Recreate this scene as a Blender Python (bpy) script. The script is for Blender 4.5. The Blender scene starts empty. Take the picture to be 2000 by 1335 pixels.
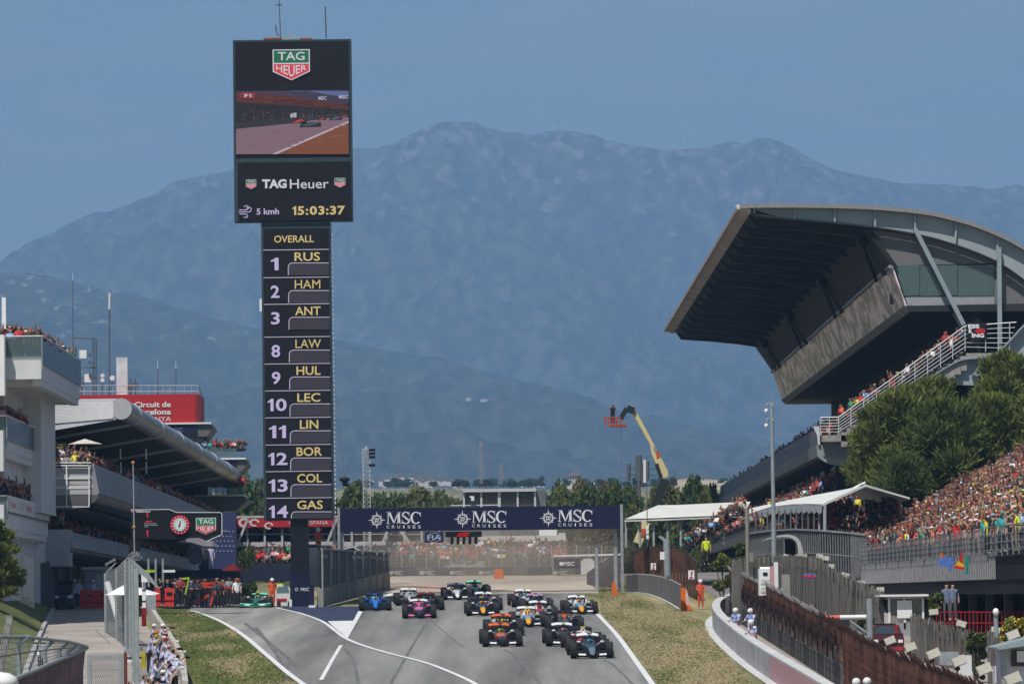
import bpy, math, random
import numpy as np
from mathutils import Vector, Matrix, noise
random.seed(7)
R = math.radians
scene = bpy.context.scene
col = scene.collection
# ------------------------------------------------------------------ camera
FPX, IW, IH = 9600.0, 2000.0, 1335.0
CAMZ = 8.8
PITCH = math.atan((1220 - 667.5) / FPX)
ROLL = R(-0.70)
cd = bpy.data.cameras.new('camera')
cam = bpy.data.objects.new('camera', cd)
col.objects.link(cam)
cd.sensor_width = 36.0
cd.lens = 36.0 * FPX / IW
cd.clip_start = 1.0
cd.clip_end = 60000.0
YAW = -53.2 / FPX                          # the track axis meets the horizon left of the middle
MROT = (Matrix.Rotation(YAW, 3, 'Z') @ Matrix.Rotation(R(90) + PITCH, 3, 'X') @ Matrix.Rotation(ROLL, 3, 'Z'))
cam.matrix_world = Matrix.Translation((0, 0, CAMZ)) @ MROT.to_4x4()
scene.camera = cam
# ------------------------------------------------------------------ world and sun
SUN_EL, SUN_AZ = R(58), R(205)          # azimuth clockwise from +Y: behind the camera, a little to the left
world = bpy.data.worlds.new('World')
scene.world = world
world.use_nodes = True
wn = world.node_tree
for n in list(wn.nodes):
 wn.nodes.remove(n)
w_out = wn.nodes.new('ShaderNodeOutputWorld')
w_bg = wn.nodes.new('ShaderNodeBackground')
w_sky = wn.nodes.new('ShaderNodeTexSky')
w_sky.sky_type = 'NISHITA'
w_sky.sun_disc = False
w_sky.sun_elevation = SUN_EL
w_sky.sun_rotation = SUN_AZ
w_sky.altitude = 200
w_sky.air_density = 1.0
w_sky.dust_density = 0.6
w_sky.ozone_density = 3.0
w_tint = wn.nodes.new('ShaderNodeMix')
w_tint.data_type = 'RGBA'
w_tint.blend_type = 'MULTIPLY'
w_tint.inputs[0].default_value = 1.0
w_tint.inputs[7].default_value = (0.78, 0.81, 0.78, 1)
wn.links.new(w_sky.outputs[0], w_tint.inputs[6])
# thin high cloud, laid on the sky by direction
w_tc = wn.nodes.new('ShaderNodeTexCoord')
w_map = wn.nodes.new('ShaderNodeMapping')
w_map.inputs['Scale'].default_value = (7, 7, 42)
w_no = wn.nodes.new('ShaderNodeTexNoise')
w_no.inputs['Scale'].default_value = 2.2
w_no.inputs['Detail'].default_value = 6
w_no.inputs['Roughness'].default_value = 0.55
w_no.inputs['Distortion'].default_value = 0.6
w_rp = wn.nodes.new('ShaderNodeValToRGB')
w_rp.color_ramp.elements[0].position = 0.40
w_rp.color_ramp.elements[0].color = (0, 0, 0, 1)
w_rp.color_ramp.elements[1].position = 0.68
w_rp.color_ramp.elements[1].color = (0.42, 0.42, 0.42, 1)
w_cl = wn.nodes.new('ShaderNodeMix')
w_cl.data_type = 'RGBA'
w_cl.inputs[7].default_value = (4.2, 4.8, 5.5, 1)
wn.links.new(w_tc.outputs['Generated'], w_map.inputs[0])
wn.links.new(w_map.outputs[0], w_no.inputs['Vector'])
wn.links.new(w_no.outputs[0], w_rp.inputs[0])
wn.links.new(w_rp.outputs[0], w_cl.inputs[0])
wn.links.new(w_tint.outputs[2], w_cl.inputs[6])
wn.links.new(w_cl.outputs[2], w_bg.inputs[0])
w_bg.inputs[1].default_value = 0.10
wn.links.new(w_bg.outputs[0], w_out.inputs[0])
sd = bpy.data.lights.new('sun', 'SUN')
sd.energy = 4.8
sd.angle = R(0.5)
sd.color = (1.0, 0.955, 0.88)
sun = bpy.data.objects.new('sun', sd)
col.objects.link(sun)
to_sun = Vector((math.sin(SUN_AZ) * math.cos(SUN_EL), math.cos(SUN_AZ) * math.cos(SUN_EL), math.sin(SUN_EL)))
sun.rotation_euler = to_sun.to_track_quat('Z', 'Y').to_euler()
sun.location = (-40, -40, 120)
scene.view_settings.view_transform = 'Standard'
scene.view_settings.look = 'None'
scene.view_settings.gamma = 1.0
scene.view_settings.exposure = 0.0
scene.view_settings.use_curve_mapping = False
scene.cycles.max_bounces = 6
scene.cycles.volume_bounces = 0
scene.cycles.transparent_max_bounces = 12
# ------------------------------------------------------------------ helpers
SLOPE = 320.0 / FPX                        # the track climbs away from the camera
def pdir(px, py):
 return MROT @ Vector(((px - 1000) / FPX, -(py - 667.5) / FPX, -1))
def P(px, py, Y):
 """the point of the place at distance Y that lies in that direction"""
 d = pdir(px, py)
 return Vector((0, 0, CAMZ)) + d * (Y / d.y)
def G(px, py, dz=0.0):
 """the point on the sloping track plane in that direction"""
 d = pdir(px, py)
 t = -(CAMZ - dz) / (d.z - SLOPE * d.y)
 return Vector((0, 0, CAMZ)) + d * t
def gz(y):
 return SLOPE * y
def PX(px, Y, py=1000):
 return P(px, py, Y).x
def PZ(py, Y, px=1000):
 return P(px, py, Y).z
BASE = {}
def tag(o, label=None, cat=None, group=None, kind=None):
 if label:
  o['label'] = label
 if cat:
  o['category'] = cat
 if group:
  o['group'] = group
 if kind:
  o['kind'] = kind
 return o
def thing(name, label, cat, loc=(0, 0, 0), group=None):
 o = bpy.data.objects.new(name, None)
 o.empty_display_size = 0.3
 col.objects.link(o)
 o.location = loc
 BASE[o.name] = Vector(loc)
 return tag(o, label, cat, group)
class MB:
 def __init__(self):
  self.v, self.f, self.m, self.s = [], [], [], []
 def add(self, vs, fs, mi=0, smooth=False):
  b = len(self.v)
  self.v.extend([tuple(p) for p in vs])
  for f in fs:
   self.f.append(tuple(b + i for i in f))
   self.m.append(mi)
   self.s.append(smooth)
  return self
 def box(self, x0, x1, y0, y1, z0, z1, mi=0):
  vs = [(x0, y0, z0), (x1, y0, z0), (x1, y1, z0), (x0, y1, z0), (x0, y0, z1), (x1, y0, z1), (x1, y1, z1), (x0, y1, z1)]
  return self.add(vs, [(0, 3, 2, 1), (4, 5, 6, 7), (0, 1, 5, 4), (1, 2, 6, 5), (2, 3, 7, 6), (3, 0, 4, 7)], mi)
 def beam(self, p, q, w, h, mi=0, up=(0, 0, 1)):
  """a square bar from p to q, w across and h along up"""
  p, q = Vector(p), Vector(q)
  d = (q - p).normalized()
  u = Vector(up)
  s = d.cross(u)
  if s.length < 1e-4:
   s = d.cross(Vector((0, 1, 0)))
  s.normalize()
  u = s.cross(d).normalized()
  vs = []
  for c in (p, q):
   for a, b in ((-1, -1), (1, -1), (1, 1), (-1, 1)):
    vs.append(c + s * (a * w / 2) + u * (b * h / 2))
  return self.add(vs, [(0, 1, 2, 3), (7, 6, 5, 4), (0, 4, 5, 1), (1, 5, 6, 2), (2, 6, 7, 3), (3, 7, 4, 0)], mi)
 def tube(self, p, q, r, r2=None, n=8, mi=0, cap=True):
  p, q = Vector(p), Vector(q)
  r2 = r if r2 is None else r2
  d = (q - p).normalized()
  a = d.orthogonal().normalized()
  b = d.cross(a)
  vs = []
  for c, rr in ((p, r), (q, r2)):
   for i in range(n):
    t = 2 * math.pi * i / n
    vs.append(c + (a * math.cos(t) + b * math.sin(t)) * rr)
  self.add(vs, [(i, (i + 1) % n, n + (i + 1) % n, n + i) for i in range(n)], mi, n > 6)
  if cap:
   self.add(vs[:n], [tuple(range(n - 1, -1, -1))], mi)
   self.add(vs[n:], [tuple(range(n))], mi)
  return self
 def path(self, pts, r, n=6, mi=0):
  for a, b in zip(pts[:-1], pts[1:]):
   self.tube(a, b, r, n=n, mi=mi)
  return self
 def prism(self, pts, vec, mi=0):
  """polygon pts pushed along vec"""
  n = len(pts)
  v = Vector(vec)
  vs = [Vector(p) for p in pts] + [Vector(p) + v for p in pts]
  fs = [tuple(range(n)), tuple(range(2 * n - 1, n - 1, -1))] + [(i, n + i, n + (i + 1) % n, (i + 1) % n) for i in range(n)]
  return self.add(vs, fs, mi)
 def poly(self, pts, mi=0):
  return self.add(pts, [tuple(range(len(pts)))], mi)
 def loft(self, secs, mi=0, cap=True, smooth=True):
  n = len(secs[0])
  vs = [p for s in secs for p in s]
  fs = []
  for k in range(len(secs) - 1):
   for i in range(n):
    j = (i + 1) % n
    fs.append((k * n + i, k * n + j, (k + 1) * n + j, (k + 1) * n + i))
  self.add(vs, fs, mi, smooth)
  if cap:
   self.add(secs[0], [tuple(range(n - 1, -1, -1))], mi)
   self.add(secs[-1], [tuple(range(n))], mi)
  return self
 def ball(self, c, r, sx=1, sy=1, sz=1, n=8, m=6, mi=0):
  secs = []
  c = Vector(c)
  for k in range(1, m):
   t = math.pi * k / m
   secs.append([c + Vector((math.sin(t) * math.cos(2 * math.pi * i / n) * r * sx, math.sin(t) * math.sin(2 * math.pi * i / n) * r * sy,
      -math.cos(t) * r * sz)) for i in range(n)])
  b = len(self.v)
  self.loft(secs, mi, cap=False)
  e = len(self.v)
  self.v.append(tuple(c - Vector((0, 0, r * sz))))
  self.v.append(tuple(c + Vector((0, 0, r * sz))))
  for i in range(n):
   j = (i + 1) % n
   self.f.append((e, b + j, b + i)); self.m.append(mi); self.s.append(True)
   t0 = b + (m - 2) * n
   self.f.append((e + 1, t0 + i, t0 + j)); self.m.append(mi); self.s.append(True)
  return self
 def mesh(self, name, off=Vector((0, 0, 0))):
  me = bpy.data.meshes.new(name)
  off = Vector(off)
  me.from_pydata([(x - off.x, y - off.y, z - off.z) for x, y, z in self.v], [], self.f)
  me.polygons.foreach_set('material_index', self.m)
  me.polygons.foreach_set('use_smooth', self.s)
  me.update()
  return me
 def build(self, name, mats, parent=None, label=None, cat=None, group=None, kind=None, fix=True):
  if not isinstance(mats, (list, tuple)):
   mats = [mats]
  if parent is not None:
   off = BASE[parent.name]
  else:
   a = np.array(self.v)
   off = Vector(((a[:, 0].min() + a[:, 0].max()) / 2, (a[:, 1].min() + a[:, 1].max()) / 2, a[:, 2].min()))
  me = self.mesh(name, off)
  for m in mats:
   me.materials.append(m)
  if fix:
   fixn(me)
  o = bpy.data.objects.new(name, me)
  col.objects.link(o)
  if parent is not None:
   o.parent = parent
   BASE[o.name] = off
  else:
   o.location = off
   BASE[o.name] = off
  return tag(o, label, cat, group, kind)
def fixn(me):
 import bmesh
 bm = bmesh.new()
 bm.from_mesh(me)
 bmesh.ops.recalc_face_normals(bm, faces=bm.faces)
 bm.to_mesh(me)
 bm.free()
def place_mesh(name, me, parent, mats=None, loc=None, rot=None, scale=None):
 """an object on shared mesh data; mats override the mesh's own materials on this object alone"""
 o = bpy.data.objects.new(name, me)
 col.objects.link(o)
 if parent is not None:
  o.parent = parent
 if loc is not None:
  o.location = loc
 if rot is not None:
  o.rotation_euler = rot
 if scale is not None:
  o.scale = scale
 if mats:
  for i, m in enumerate(mats):
   o.material_slots[i].link = 'OBJECT'
   o.material_slots[i].material = m
 return o
# ------------------------------------------------------------------ materials
MATS = {}
def lin(c):
 return tuple(((x / 255.0) / 12.92 if x / 255.0 <= 0.04045 else ((x / 255.0 + 0.055) / 1.055) ** 2.4) for x in c)
def mat(name, c, rough=0.7, metal=0.0, var=0.12, scale=3.0, bump=0.0, bscale=None, emit=None, estr=0.0, stretch=None, c2=None, detail=4,
  spec=0.18, alpha=None, coat=0.0, lo=0.35, hi=0.65, big=0, place=False):
 if name in MATS:
  return MATS[name]
 m = bpy.data.materials.new(name)
 m.use_nodes = True
 nt = m.node_tree
 b = nt.nodes['Principled BSDF']
 b.inputs['Roughness'].default_value = rough
 b.inputs['Metallic'].default_value = metal
 b.inputs['Specular IOR Level'].default_value = spec
 b.inputs['Coat Weight'].default_value = coat
 if var > 0 or c2 is not None or bump > 0:
  tc = nt.nodes.new('ShaderNodeTexCoord')
  mp = nt.nodes.new('ShaderNodeMapping')
  nt.links.new(nt.nodes.new('ShaderNodeNewGeometry').outputs['Position'] if place else tc.outputs['Object'], mp.inputs[0])
  if stretch:
   mp.inputs['Scale'].default_value = stretch
  no = nt.nodes.new('ShaderNodeTexNoise')
  no.inputs['Scale'].default_value = scale
  no.inputs['Detail'].default_value = detail
  no.inputs['Roughness'].default_value = 0.6
  nt.links.new(mp.outputs[0], no.inputs['Vector'])
  rp = nt.nodes.new('ShaderNodeValToRGB')
  rp.color_ramp.elements[0].position = lo
  rp.color_ramp.elements[1].position = hi
  a = tuple(x * (1 - var) for x in c)
  z = c2 if c2 is not None else tuple(min(1, x * (1 + var)) for x in c)
  rp.color_ramp.elements[0].color = (*a, 1)
  rp.color_ramp.elements[1].color = (*z, 1)
  nt.links.new(no.outputs[0], rp.inputs[0])
  co = rp.outputs[0]
  if big:
   n3 = nt.nodes.new('ShaderNodeTexNoise')
   n3.inputs['Scale'].default_value = big
   n3.inputs['Detail'].default_value = 5
   n3.inputs['Distortion'].default_value = 1.2
   nt.links.new(mp.outputs[0], n3.inputs['Vector'])
   mr = nt.nodes.new('ShaderNodeMapRange')
   for i_, q_ in enumerate((.36, .64, .68, 1.12)):
    mr.inputs[i_ + 1].default_value = q_
   nt.links.new(n3.outputs[0], mr.inputs[0])
   mx = nt.nodes.new('ShaderNodeVectorMath')
   mx.operation = 'SCALE'
   nt.links.new(co, mx.inputs[0])
   nt.links.new(mr.outputs[0], mx.inputs['Scale'])
   co = mx.outputs[0]
  nt.links.new(co, b.inputs['Base Color'])
  if bump > 0:
   n2 = nt.nodes.new('ShaderNodeTexNoise')
   n2.inputs['Scale'].default_value = bscale or scale * 4
   n2.inputs['Detail'].default_value = 3
   nt.links.new(mp.outputs[0], n2.inputs['Vector'])
   bp = nt.nodes.new('ShaderNodeBump')
   bp.inputs['Strength'].default_value = bump
   bp.inputs['Distance'].default_value = 0.05
   nt.links.new(n2.outputs[0], bp.inputs['Height'])
   nt.links.new(bp.outputs[0], b.inputs['Normal'])
 else:
  b.inputs['Base Color'].default_value = (*c, 1)
 if emit is not None:
  b.inputs['Emission Color'].default_value = (*emit, 1)
  b.inputs['Emission Strength'].default_value = estr
 if alpha is not None:
  b.inputs['Alpha'].default_value = alpha
 MATS[name] = m
 return m
def flat(name, c, rough=0.6, **k):
 return mat(name, c, rough, var=0, **k)
def glass(name, c, alpha, rough=0.05):
 m = flat(name, c, rough, spec=0.8)
 m.node_tree.nodes['Principled BSDF'].inputs['Alpha'].default_value = alpha
 return m
def wiremesh(name, c, period, width, rough=0.5, diamond=True, metal=0.6):
 """chain-link: wires drawn by a wave on the object's own coordinates, open between"""
 if name in MATS:
  return MATS[name]
 m = bpy.data.materials.new(name)
 m.use_nodes = True
 nt = m.node_tree
 b = nt.nodes['Principled BSDF']
 b.inputs['Base Color'].default_value = (*c, 1)
 b.inputs['Metallic'].default_value = metal
 b.inputs['Roughness'].default_value = rough
 uv = nt.nodes.new('ShaderNodeUVMap')
 sep = nt.nodes.new('ShaderNodeSeparateXYZ')
 nt.links.new(uv.outputs[0], sep.inputs[0])
 def M(op, a, bb=None):
  n = nt.nodes.new('ShaderNodeMath')
  n.operation = op
  for i, x in enumerate((a, bb)):
   if x is None:
    continue
   if isinstance(x, (int, float)):
    n.inputs[i].default_value = x
   else:
    nt.links.new(x, n.inputs[i])
  return n.outputs[0]
 if diamond:
  u = M('ADD', sep.outputs[0], sep.outputs[1])
  v = M('SUBTRACT', sep.outputs[0], sep.outputs[1])
 else:
  u, v = sep.outputs[0], sep.outputs[1]
 fu = M('LESS_THAN', M('FRACT', M('DIVIDE', u, period)), width)
 fv = M('LESS_THAN', M('FRACT', M('DIVIDE', v, period)), width)
 nt.links.new(M('MAXIMUM', fu, fv), b.inputs['Alpha'])
 MATS[name] = m
 return m
# object-coloured material for people's clothes
def objcolor(name, rough=0.8):
 m = bpy.data.materials.new(name)
 m.use_nodes = True
 nt = m.node_tree
 oi = nt.nodes.new('ShaderNodeObjectInfo')
 nt.links.new(oi.outputs['Color'], nt.nodes['Principled BSDF'].inputs['Base Color'])
 nt.nodes['Principled BSDF'].inputs['Roughness'].default_value = rough
 return m
def attrcolor(name, rough=0.8):
 m = bpy.data.materials.new(name)
 m.use_nodes = True
 nt = m.node_tree
 a = nt.nodes.new('ShaderNodeAttribute')
 a.attribute_name = 'Col'
 nt.links.new(a.outputs['Color'], nt.nodes['Principled BSDF'].inputs['Base Color'])
 nt.nodes['Principled BSDF'].inputs['Roughness'].default_value = rough
 return m
M_WHITE = mat('white_paint', (.72, .72, .72), .5, var=.06, scale=.8)
M_BLACK = mat('black_paint', (.012, .012, .014), .45, var=.2)
M_STEEL = mat('galvanised_steel', (.36, .38, .40), .45, metal=.5, var=.15, scale=4)
M_GREYSTEEL = mat('grey_blue_steel', (.25, .30, .32), .5, var=.08, scale=.7)
M_CONC = mat('concrete', (.36, .35, .335), .85, var=.14, scale=1.2, bump=.15, c2=(.44, .43, .41))
M_CONCW = mat('pale_concrete', (.50, .50, .50), .8, var=.1, scale=.5, bump=.05)
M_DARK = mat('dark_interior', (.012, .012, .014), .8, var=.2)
M_LOGOWHITE = mat('logo_white', (.72, .72, .74), .5, var=.03)
M_LOGORED = mat('logo_red', (.62, .03, .04), .5, var=.05)
M_LOGOGREEN = mat('logo_green', (.01, .20, .10), .5, var=.05)
M_NAVY = mat('navy_banner', (.012, .014, .045), .55, var=.12, scale=.6)
# ------------------------------------------------------------------ lettering
_fc = {}
def text_mesh(s, bold=0.0):
 k = (s, bold)
 if k in _fc:
  return _fc[k]
 if '1' in s:                       # the built-in 1 is a bare bar: draw one with its flag
  h = text_mesh('0', bold)[0][:, 1]
  y0, y1 = h.min(), h.max()
  H = y1 - y0
  x, vs, fs = 0.0, [], []
  for ch in s:
   if ch == '1':
    p = [(.14, 0), (.30, 0), (.30, 1), (.17, 1), (.12, .89), (.0, .80), (.0, .66), (.14, .74)]
    v = [(x + a * H * 1.15, y0 + c * H, 0) for a, c in p]
    f = [(0, 1, 2, 7), (2, 3, 4, 7), (4, 5, 6, 7)]
    w = .30 * H * 1.15
   else:
    a, f = text_mesh(ch, bold)
    w = a[:, 0].max() - a[:, 0].min()
    v = [(x + q[0] - a[:, 0].min(), q[1], 0) for q in a]
   b0 = len(vs)
   vs += v
   fs += [tuple(b0 + i for i in g_) for g_ in f]
   x += w + .13 * H
  _fc[k] = (np.array(vs), fs)
  return _fc[k]
 cu = bpy.data.curves.new('t', 'FONT')
 cu.body = s
 cu.offset = bold
 cu.resolution_u = 3
 ob = bpy.data.objects.new('t', cu)
 col.objects.link(ob)
 bpy.context.view_layer.update()
 dg = bpy.context.evaluated_depsgraph_get()
 me = bpy.data.meshes.new_from_object(ob.evaluated_get(dg))
 vs = np.array([v.co[:] for v in me.vertices])
 fs = [tuple(p.vertices) for p in me.polygons]
 bpy.data.objects.remove(ob)
 bpy.data.curves.remove(cu)
 bpy.data.meshes.remove(me)
 _fc[k] = (vs, fs)
 return _fc[k]
def text(s, c, w, h, m, parent, u=(1, 0, 0), v=(0, 0, 1), push=0.02, bold=0.0, name='lettering'):
 """lettering fitted to a w x h box centred on c in the plane of u and v"""
 vs, fs = text_mesh(s, bold)
 lo, hi = vs.min(0), vs.max(0)
 u, v, c = Vector(u).normalized(), Vector(v).normalized(), Vector(c)
 n = u.cross(v)
 b = MB()
 pts = [c + u * ((p[0] - lo[0]) / (hi[0] - lo[0]) - .5) * w + v * ((p[1] - lo[1]) / (hi[1] - lo[1]) - .5) * h + n * push for p in vs]
 b.add(pts, fs)
 return b.build(name, m, parent, fix=False)
# ------------------------------------------------------------------ ground
def xwall(y):
 return -10.2 + max(0, min(y, 382) - 300) * 3.3 / 42
def smooth(a, b, x):
 t = max(0, min(1, (x - a) / (b - a)))
 return t * t * (3 - 2 * t)
def far_z(y):
 pts = [(380, 12.67), (480, 12.8), (600, 15), (900, 24), (1300, 34), (1800, 52), (2600, 78), (3600, 100), (5000, 118), (9000, 170), (15800, 200)]
 for (a, za), (b, zb) in zip(pts[:-1], pts[1:]):
  if y <= b:
   return za + (zb - za) * (y - a) / (b - a)
 return pts[-1][1]
def ground_z(x, y):
 if y <= 300:
  return gz(y)
 if y > 380:
  l = 10.0 + (far_z(y) - 10) * smooth(400, 520, y)
  return l if x < xwall(y) + .01 and y < 520 else far_z(y)
 return 10.0 if x <= xwall(y) + .01 else gz(y)
rows = [-150, -60, 0, 60, 120, 180, 240, 270, 299.9, 300.1, 320, 340, 360, 380, 400, 440, 480, 520, 600, 750, 900, 1100, 1300, 1550, 1800, 2200, 2600, 3100, 3600,
  4300, 5000, 7000, 9000, 12000, 15700]
g = MB()
vs, fs = [], []
for y in rows:
 xw = xwall(y)
 for x in (-4800, -2000, -700, -250, -90, xw - 22, xw, xw + .35, xw + 30, 90, 250, 700, 2000, 4800):
  z = ground_z(x, y)
  if y > 700:
   z += noise.noise(Vector((x / 400, y / 500, 3.1))) * min(22, (y - 700) / 60)
  vs.append((x, y, z))
nc = 14
for r_ in range(len(rows) - 1):
 for c_ in range(nc - 1):
  a = r_ * nc + c_
  fs.append((a, a + 1, a + nc + 1, a + nc))
g.add(vs, fs)
M_GRASS = mat('dry_grass', (.11, .13, .045), .95, c2=(.33, .275, .155), scale=.30, detail=9, bump=.6, bscale=3, stretch=(1, .10, 1), lo=.38, hi=.62, big=.06)
g.build('ground', M_GRASS, kind='structure')
M_ASPH = mat('asphalt', (.16, .158, .150), .85, c2=(.30, .29, .27), scale=.22, detail=12, bump=.3, bscale=6, stretch=(2.2, .10, 1), lo=.32, hi=.68, big=.05)
M_ASPH2 = mat('dark_asphalt', (.085, .088, .095), .85, c2=(.15, .15, .155), scale=.25, detail=7, bump=.25, bscale=6, stretch=(1.6, .2, 1))
M_RUN = mat('dusty_run_off', (.36, .30, .245), .9, c2=(.44, .375, .31), scale=.12, stretch=(1, .3, 1))
M_LINE = mat('track_line_paint', (.66, .66, .66), .6, var=.12, scale=2)
M_SROAD = mat('service_road', (.30, .265, .235), .9, c2=(.37, .33, .30), scale=.3, detail=7, bump=.1)
M_BLUEP = mat('navy_painted_asphalt', (.035, .045, .085), .7, var=.2, scale=1)
M_KERBRED = mat('faded_red_kerb', (.50, .17, .15), .8, var=.2, scale=2)
def sheet(name, px, m, dz, kind='structure', parent=None):
 b = MB()
 b.poly([G(x, y, 0) + Vector((0, 0, dz)) for x, y in px])
 o = b.build(name, m, parent, kind=kind)
 return o
def smooth_line(pts, k=6):
 """Catmull-Rom through the points"""
 out = []
 p = [pts[0]] + list(pts) + [pts[-1]]
 for i in range(1, len(p) - 2):
  for j in range(k):
   t = j / k
   a, b, c, d = (np.array(q, float) for q in p[i - 1:i + 3])
   out.append(tuple(.5 * ((2 * b) + (c - a) * t + (2 * a - 5 * b + 4 * c - d) * t * t + (3 * b - a - 3 * c + d) * t ** 3)))
 out.append(tuple(float(q) for q in pts[-1]))
 return out
L_EXIT = smooth_line([(372, 1192), (400, 1200), (440, 1218), (480, 1244), (520, 1278), (560, 1312), (600, 1342), (640, 1375)])
L_RIGHT = smooth_line([(1135, 1163), (1168, 1200), (1205, 1240), (1240, 1288), (1275, 1337), (1305, 1380)])
L_MID = smooth_line([(540, 1187), (590, 1199), (630, 1214), (655, 1232), (676, 1247), (710, 1261), (760, 1276), (830, 1294), (885, 1315), (930, 1337), (985, 1375)])
track = [(x, y) for x, y in L_EXIT] + [(x, y) for x, y in reversed(L_RIGHT)] + [(1120, 1157), (740, 1157), (700, 1183), (372, 1187)]
sheet('race_track', track, M_ASPH, .012)
sheet('run_off_area', [(742, 1158), (1215, 1158), (1212, 1124), (700, 1124)], M_RUN, .014)
def ribbon(name, px, w, m, dz, kind='structure', dash=None):
 pts = [G(x, y) for x, y in px]
 b = MB()
 n = len(pts)
 L, Rr = [], []
 for i in range(n):
  d = (pts[min(i + 1, n - 1)] - pts[max(i - 1, 0)]).normalized()
  s = Vector((-d.y, d.x, 0)).normalized()
  L.append(pts[i] + s * w / 2 + Vector((0, 0, dz)))
  Rr.append(pts[i] - s * w / 2 + Vector((0, 0, dz)))
 for i in range(n - 1):
  b.poly([L[i], L[i + 1], Rr[i + 1], Rr[i]])
 return b.build(name, m, kind=kind)
sheet('painted_island', [(545, 1187), (590, 1196), (630, 1211), (650, 1221), (688, 1212), (704, 1190), (700, 1184), (560, 1184)], M_BLUEP, .022)
sheet('island_edge_marking', [(640, 1213), (655, 1227), (676, 1244), (684, 1237), (706, 1194), (700, 1193), (690, 1212)], M_LINE, .030)
ribbon('pit_exit_line', L_MID, .22, M_LINE, .038)
ribbon('pit_exit_edge_line', L_EXIT, .25, M_LINE, .030)
ribbon('right_edge_line', L_RIGHT, .24, M_LINE, .030)
ribbon('left_edge_line', [(676, 1246), (682, 1235), (705, 1195)], .2, M_LINE, .044)
ribbon('blend_line', [(666, 1260), (648, 1290), (627, 1328)], .17, M_LINE, .030)
ribbon('far_edge_line', [(742, 1170), (775, 1155)], .5, M_LINE, .030)
ribbon('red_kerb', [(745, 1146), (800, 1145), (870, 1148), (920, 1152), (990, 1153)], 1.5, M_KERBRED, .05)
# rubber laid down by braking cars
M_RUBBER = mat('tyre_marks', (.12, .12, .12), .8, c2=(.17, .168, .16), scale=1.2, stretch=(3, .3, 1))
for i, (a, w) in enumerate([([(580, 1300), (535, 1262), (478, 1216)], .22), ([(700, 1335), (690, 1290), (672, 1265)], .16), ([(830, 1200), (875, 1240), (905, 1262)], .06), ([(560, 1335), (545, 1285), (500, 1225)], .2), ([(760, 1340), (800, 1270), (835, 1212)], .12), ([(1060, 1340), (1010, 1285), (985, 1268)], .14), ([(1240, 1340), (1200, 1300), (1180, 1288)], .12)]):
 ribbon('tyre_mark', smooth_line(a), w, M_RUBBER, .022)
sheet('service_road', [(84, 1182), (100, 1192), (84, 1225), (70, 1262), (52, 1310), (35, 1380), (400, 1380), (345, 1310), (300, 1240), (268, 1195), (300, 1184)], M_SROAD, .014)
# thin crack in the service road
ribbon('road_crack', [(186, 1228), (196, 1240), (205, 1246), (215, 1258)], .05, M_RUBBER, .022)
M_GREEN = mat('green_grass', (.07, .115, .03), .95, c2=(.19, .19, .075), scale=.36, detail=9, bump=.6, bscale=4, stretch=(1, .12, 1), lo=.36, hi=.64, big=.08)
sheet('grass_verge', [(300, 1186), (372, 1191)] + [(x - 6, y) for x, y in L_EXIT] + [(420, 1385), (352, 1300), (310, 1235), (280, 1190)], M_GREEN, .016)
# pit lane: level beyond the crest
b = MB()
b.box(-48, -10.3, 300.2, 470, 9.7, 10.03)
b.build('pit_lane', M_ASPH2, kind='structure')
# grass bank at the left
b = MB()
prof = [((104, 1192), (52, 1150), (-60, 1120)), ((86, 1225), (40, 1195), (-60, 1150)), ((70, 1262), (25, 1240), (-60, 1190)), ((52, 1310), (0, 1290), (-60, 1260)), ((38, 1370), (-15, 1350), (-60, 1340))]
vs = []
for (a, c, d) in prof:
 ga = G(*a)
 vs += [ga + Vector((0, 0, .05)), P(c[0], c[1], ga.y + .4), P(d[0], d[1], ga.y + 1)]
b.add(vs, [(i * 3 + j, i * 3 + j + 1, i * 3 + j + 4, i * 3 + j + 3) for i in range(4) for j in range(2)], smooth=True)
b.build('grass_bank', M_GREEN, kind='structure')
b = MB()
kp = [G(104, 1192), G(100, 1200), G(86, 1225), G(70, 1262), G(52, 1310), G(38, 1370)]
for p, q in zip(kp[:-1], kp[1:]):
 b.beam(p + Vector((0, 0, .07)), q + Vector((0, 0, .07)), .2, .26)
b.build('road_kerb', M_CONC, kind='structure')
def grass_tufts(name, px, n, seed, cols, hmax=.16):
 """short upright blades over a ground polygon given in the picture"""
 rnd = np.random.RandomState(seed)
 pts = [G(x, y) for x, y in px]
 poly = [(p.x, p.y) for p in pts]
 x0, x1 = min(p[0] for p in poly), max(p[0] for p in poly)
 y0, y1 = min(p[1] for p in poly), max(p[1] for p in poly)
 V, mi = [], []
 while len(mi) < n:
  x, y = rnd.uniform(x0, x1), rnd.uniform(y0, y1)
  ins = False
  for (ax, ay), (bx, by) in zip(poly, poly[1:] + poly[:1]):
   if (ay > y) != (by > y) and x < (bx - ax) * (y - ay) / (by - ay) + ax:
    ins = not ins
  if not ins:
   continue
  q = noise.noise(Vector((x * .5, y * .08, seed)))
  h = hmax * rnd.uniform(.3, 1) * (.7 + q)
  w = rnd.uniform(.03, .10)
  a = rnd.uniform(0, 3.14)
  dx, dy = math.cos(a) * w, math.sin(a) * w
  z = gz(y) + .01
  V += [(x - dx, y - dy, z), (x + dx, y + dy, z), (x + rnd.uniform(-.04, .04), y, z + max(.02, h))]
  mi.append(int(np.clip((q + rnd.uniform(-.35, .35)) * 2 + 1.5, 0, 2)))
 me = bpy.data.meshes.new(name)
 me.from_pydata(V, [], [(3 * i, 3 * i + 1, 3 * i + 2) for i in range(n)])
 me.polygons.foreach_set('material_index', mi)
 for c in cols:
  me.materials.append(c)
 o = bpy.data.objects.new(name, me)
 col.objects.link(o)
 tag(o, kind='stuff')
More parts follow.
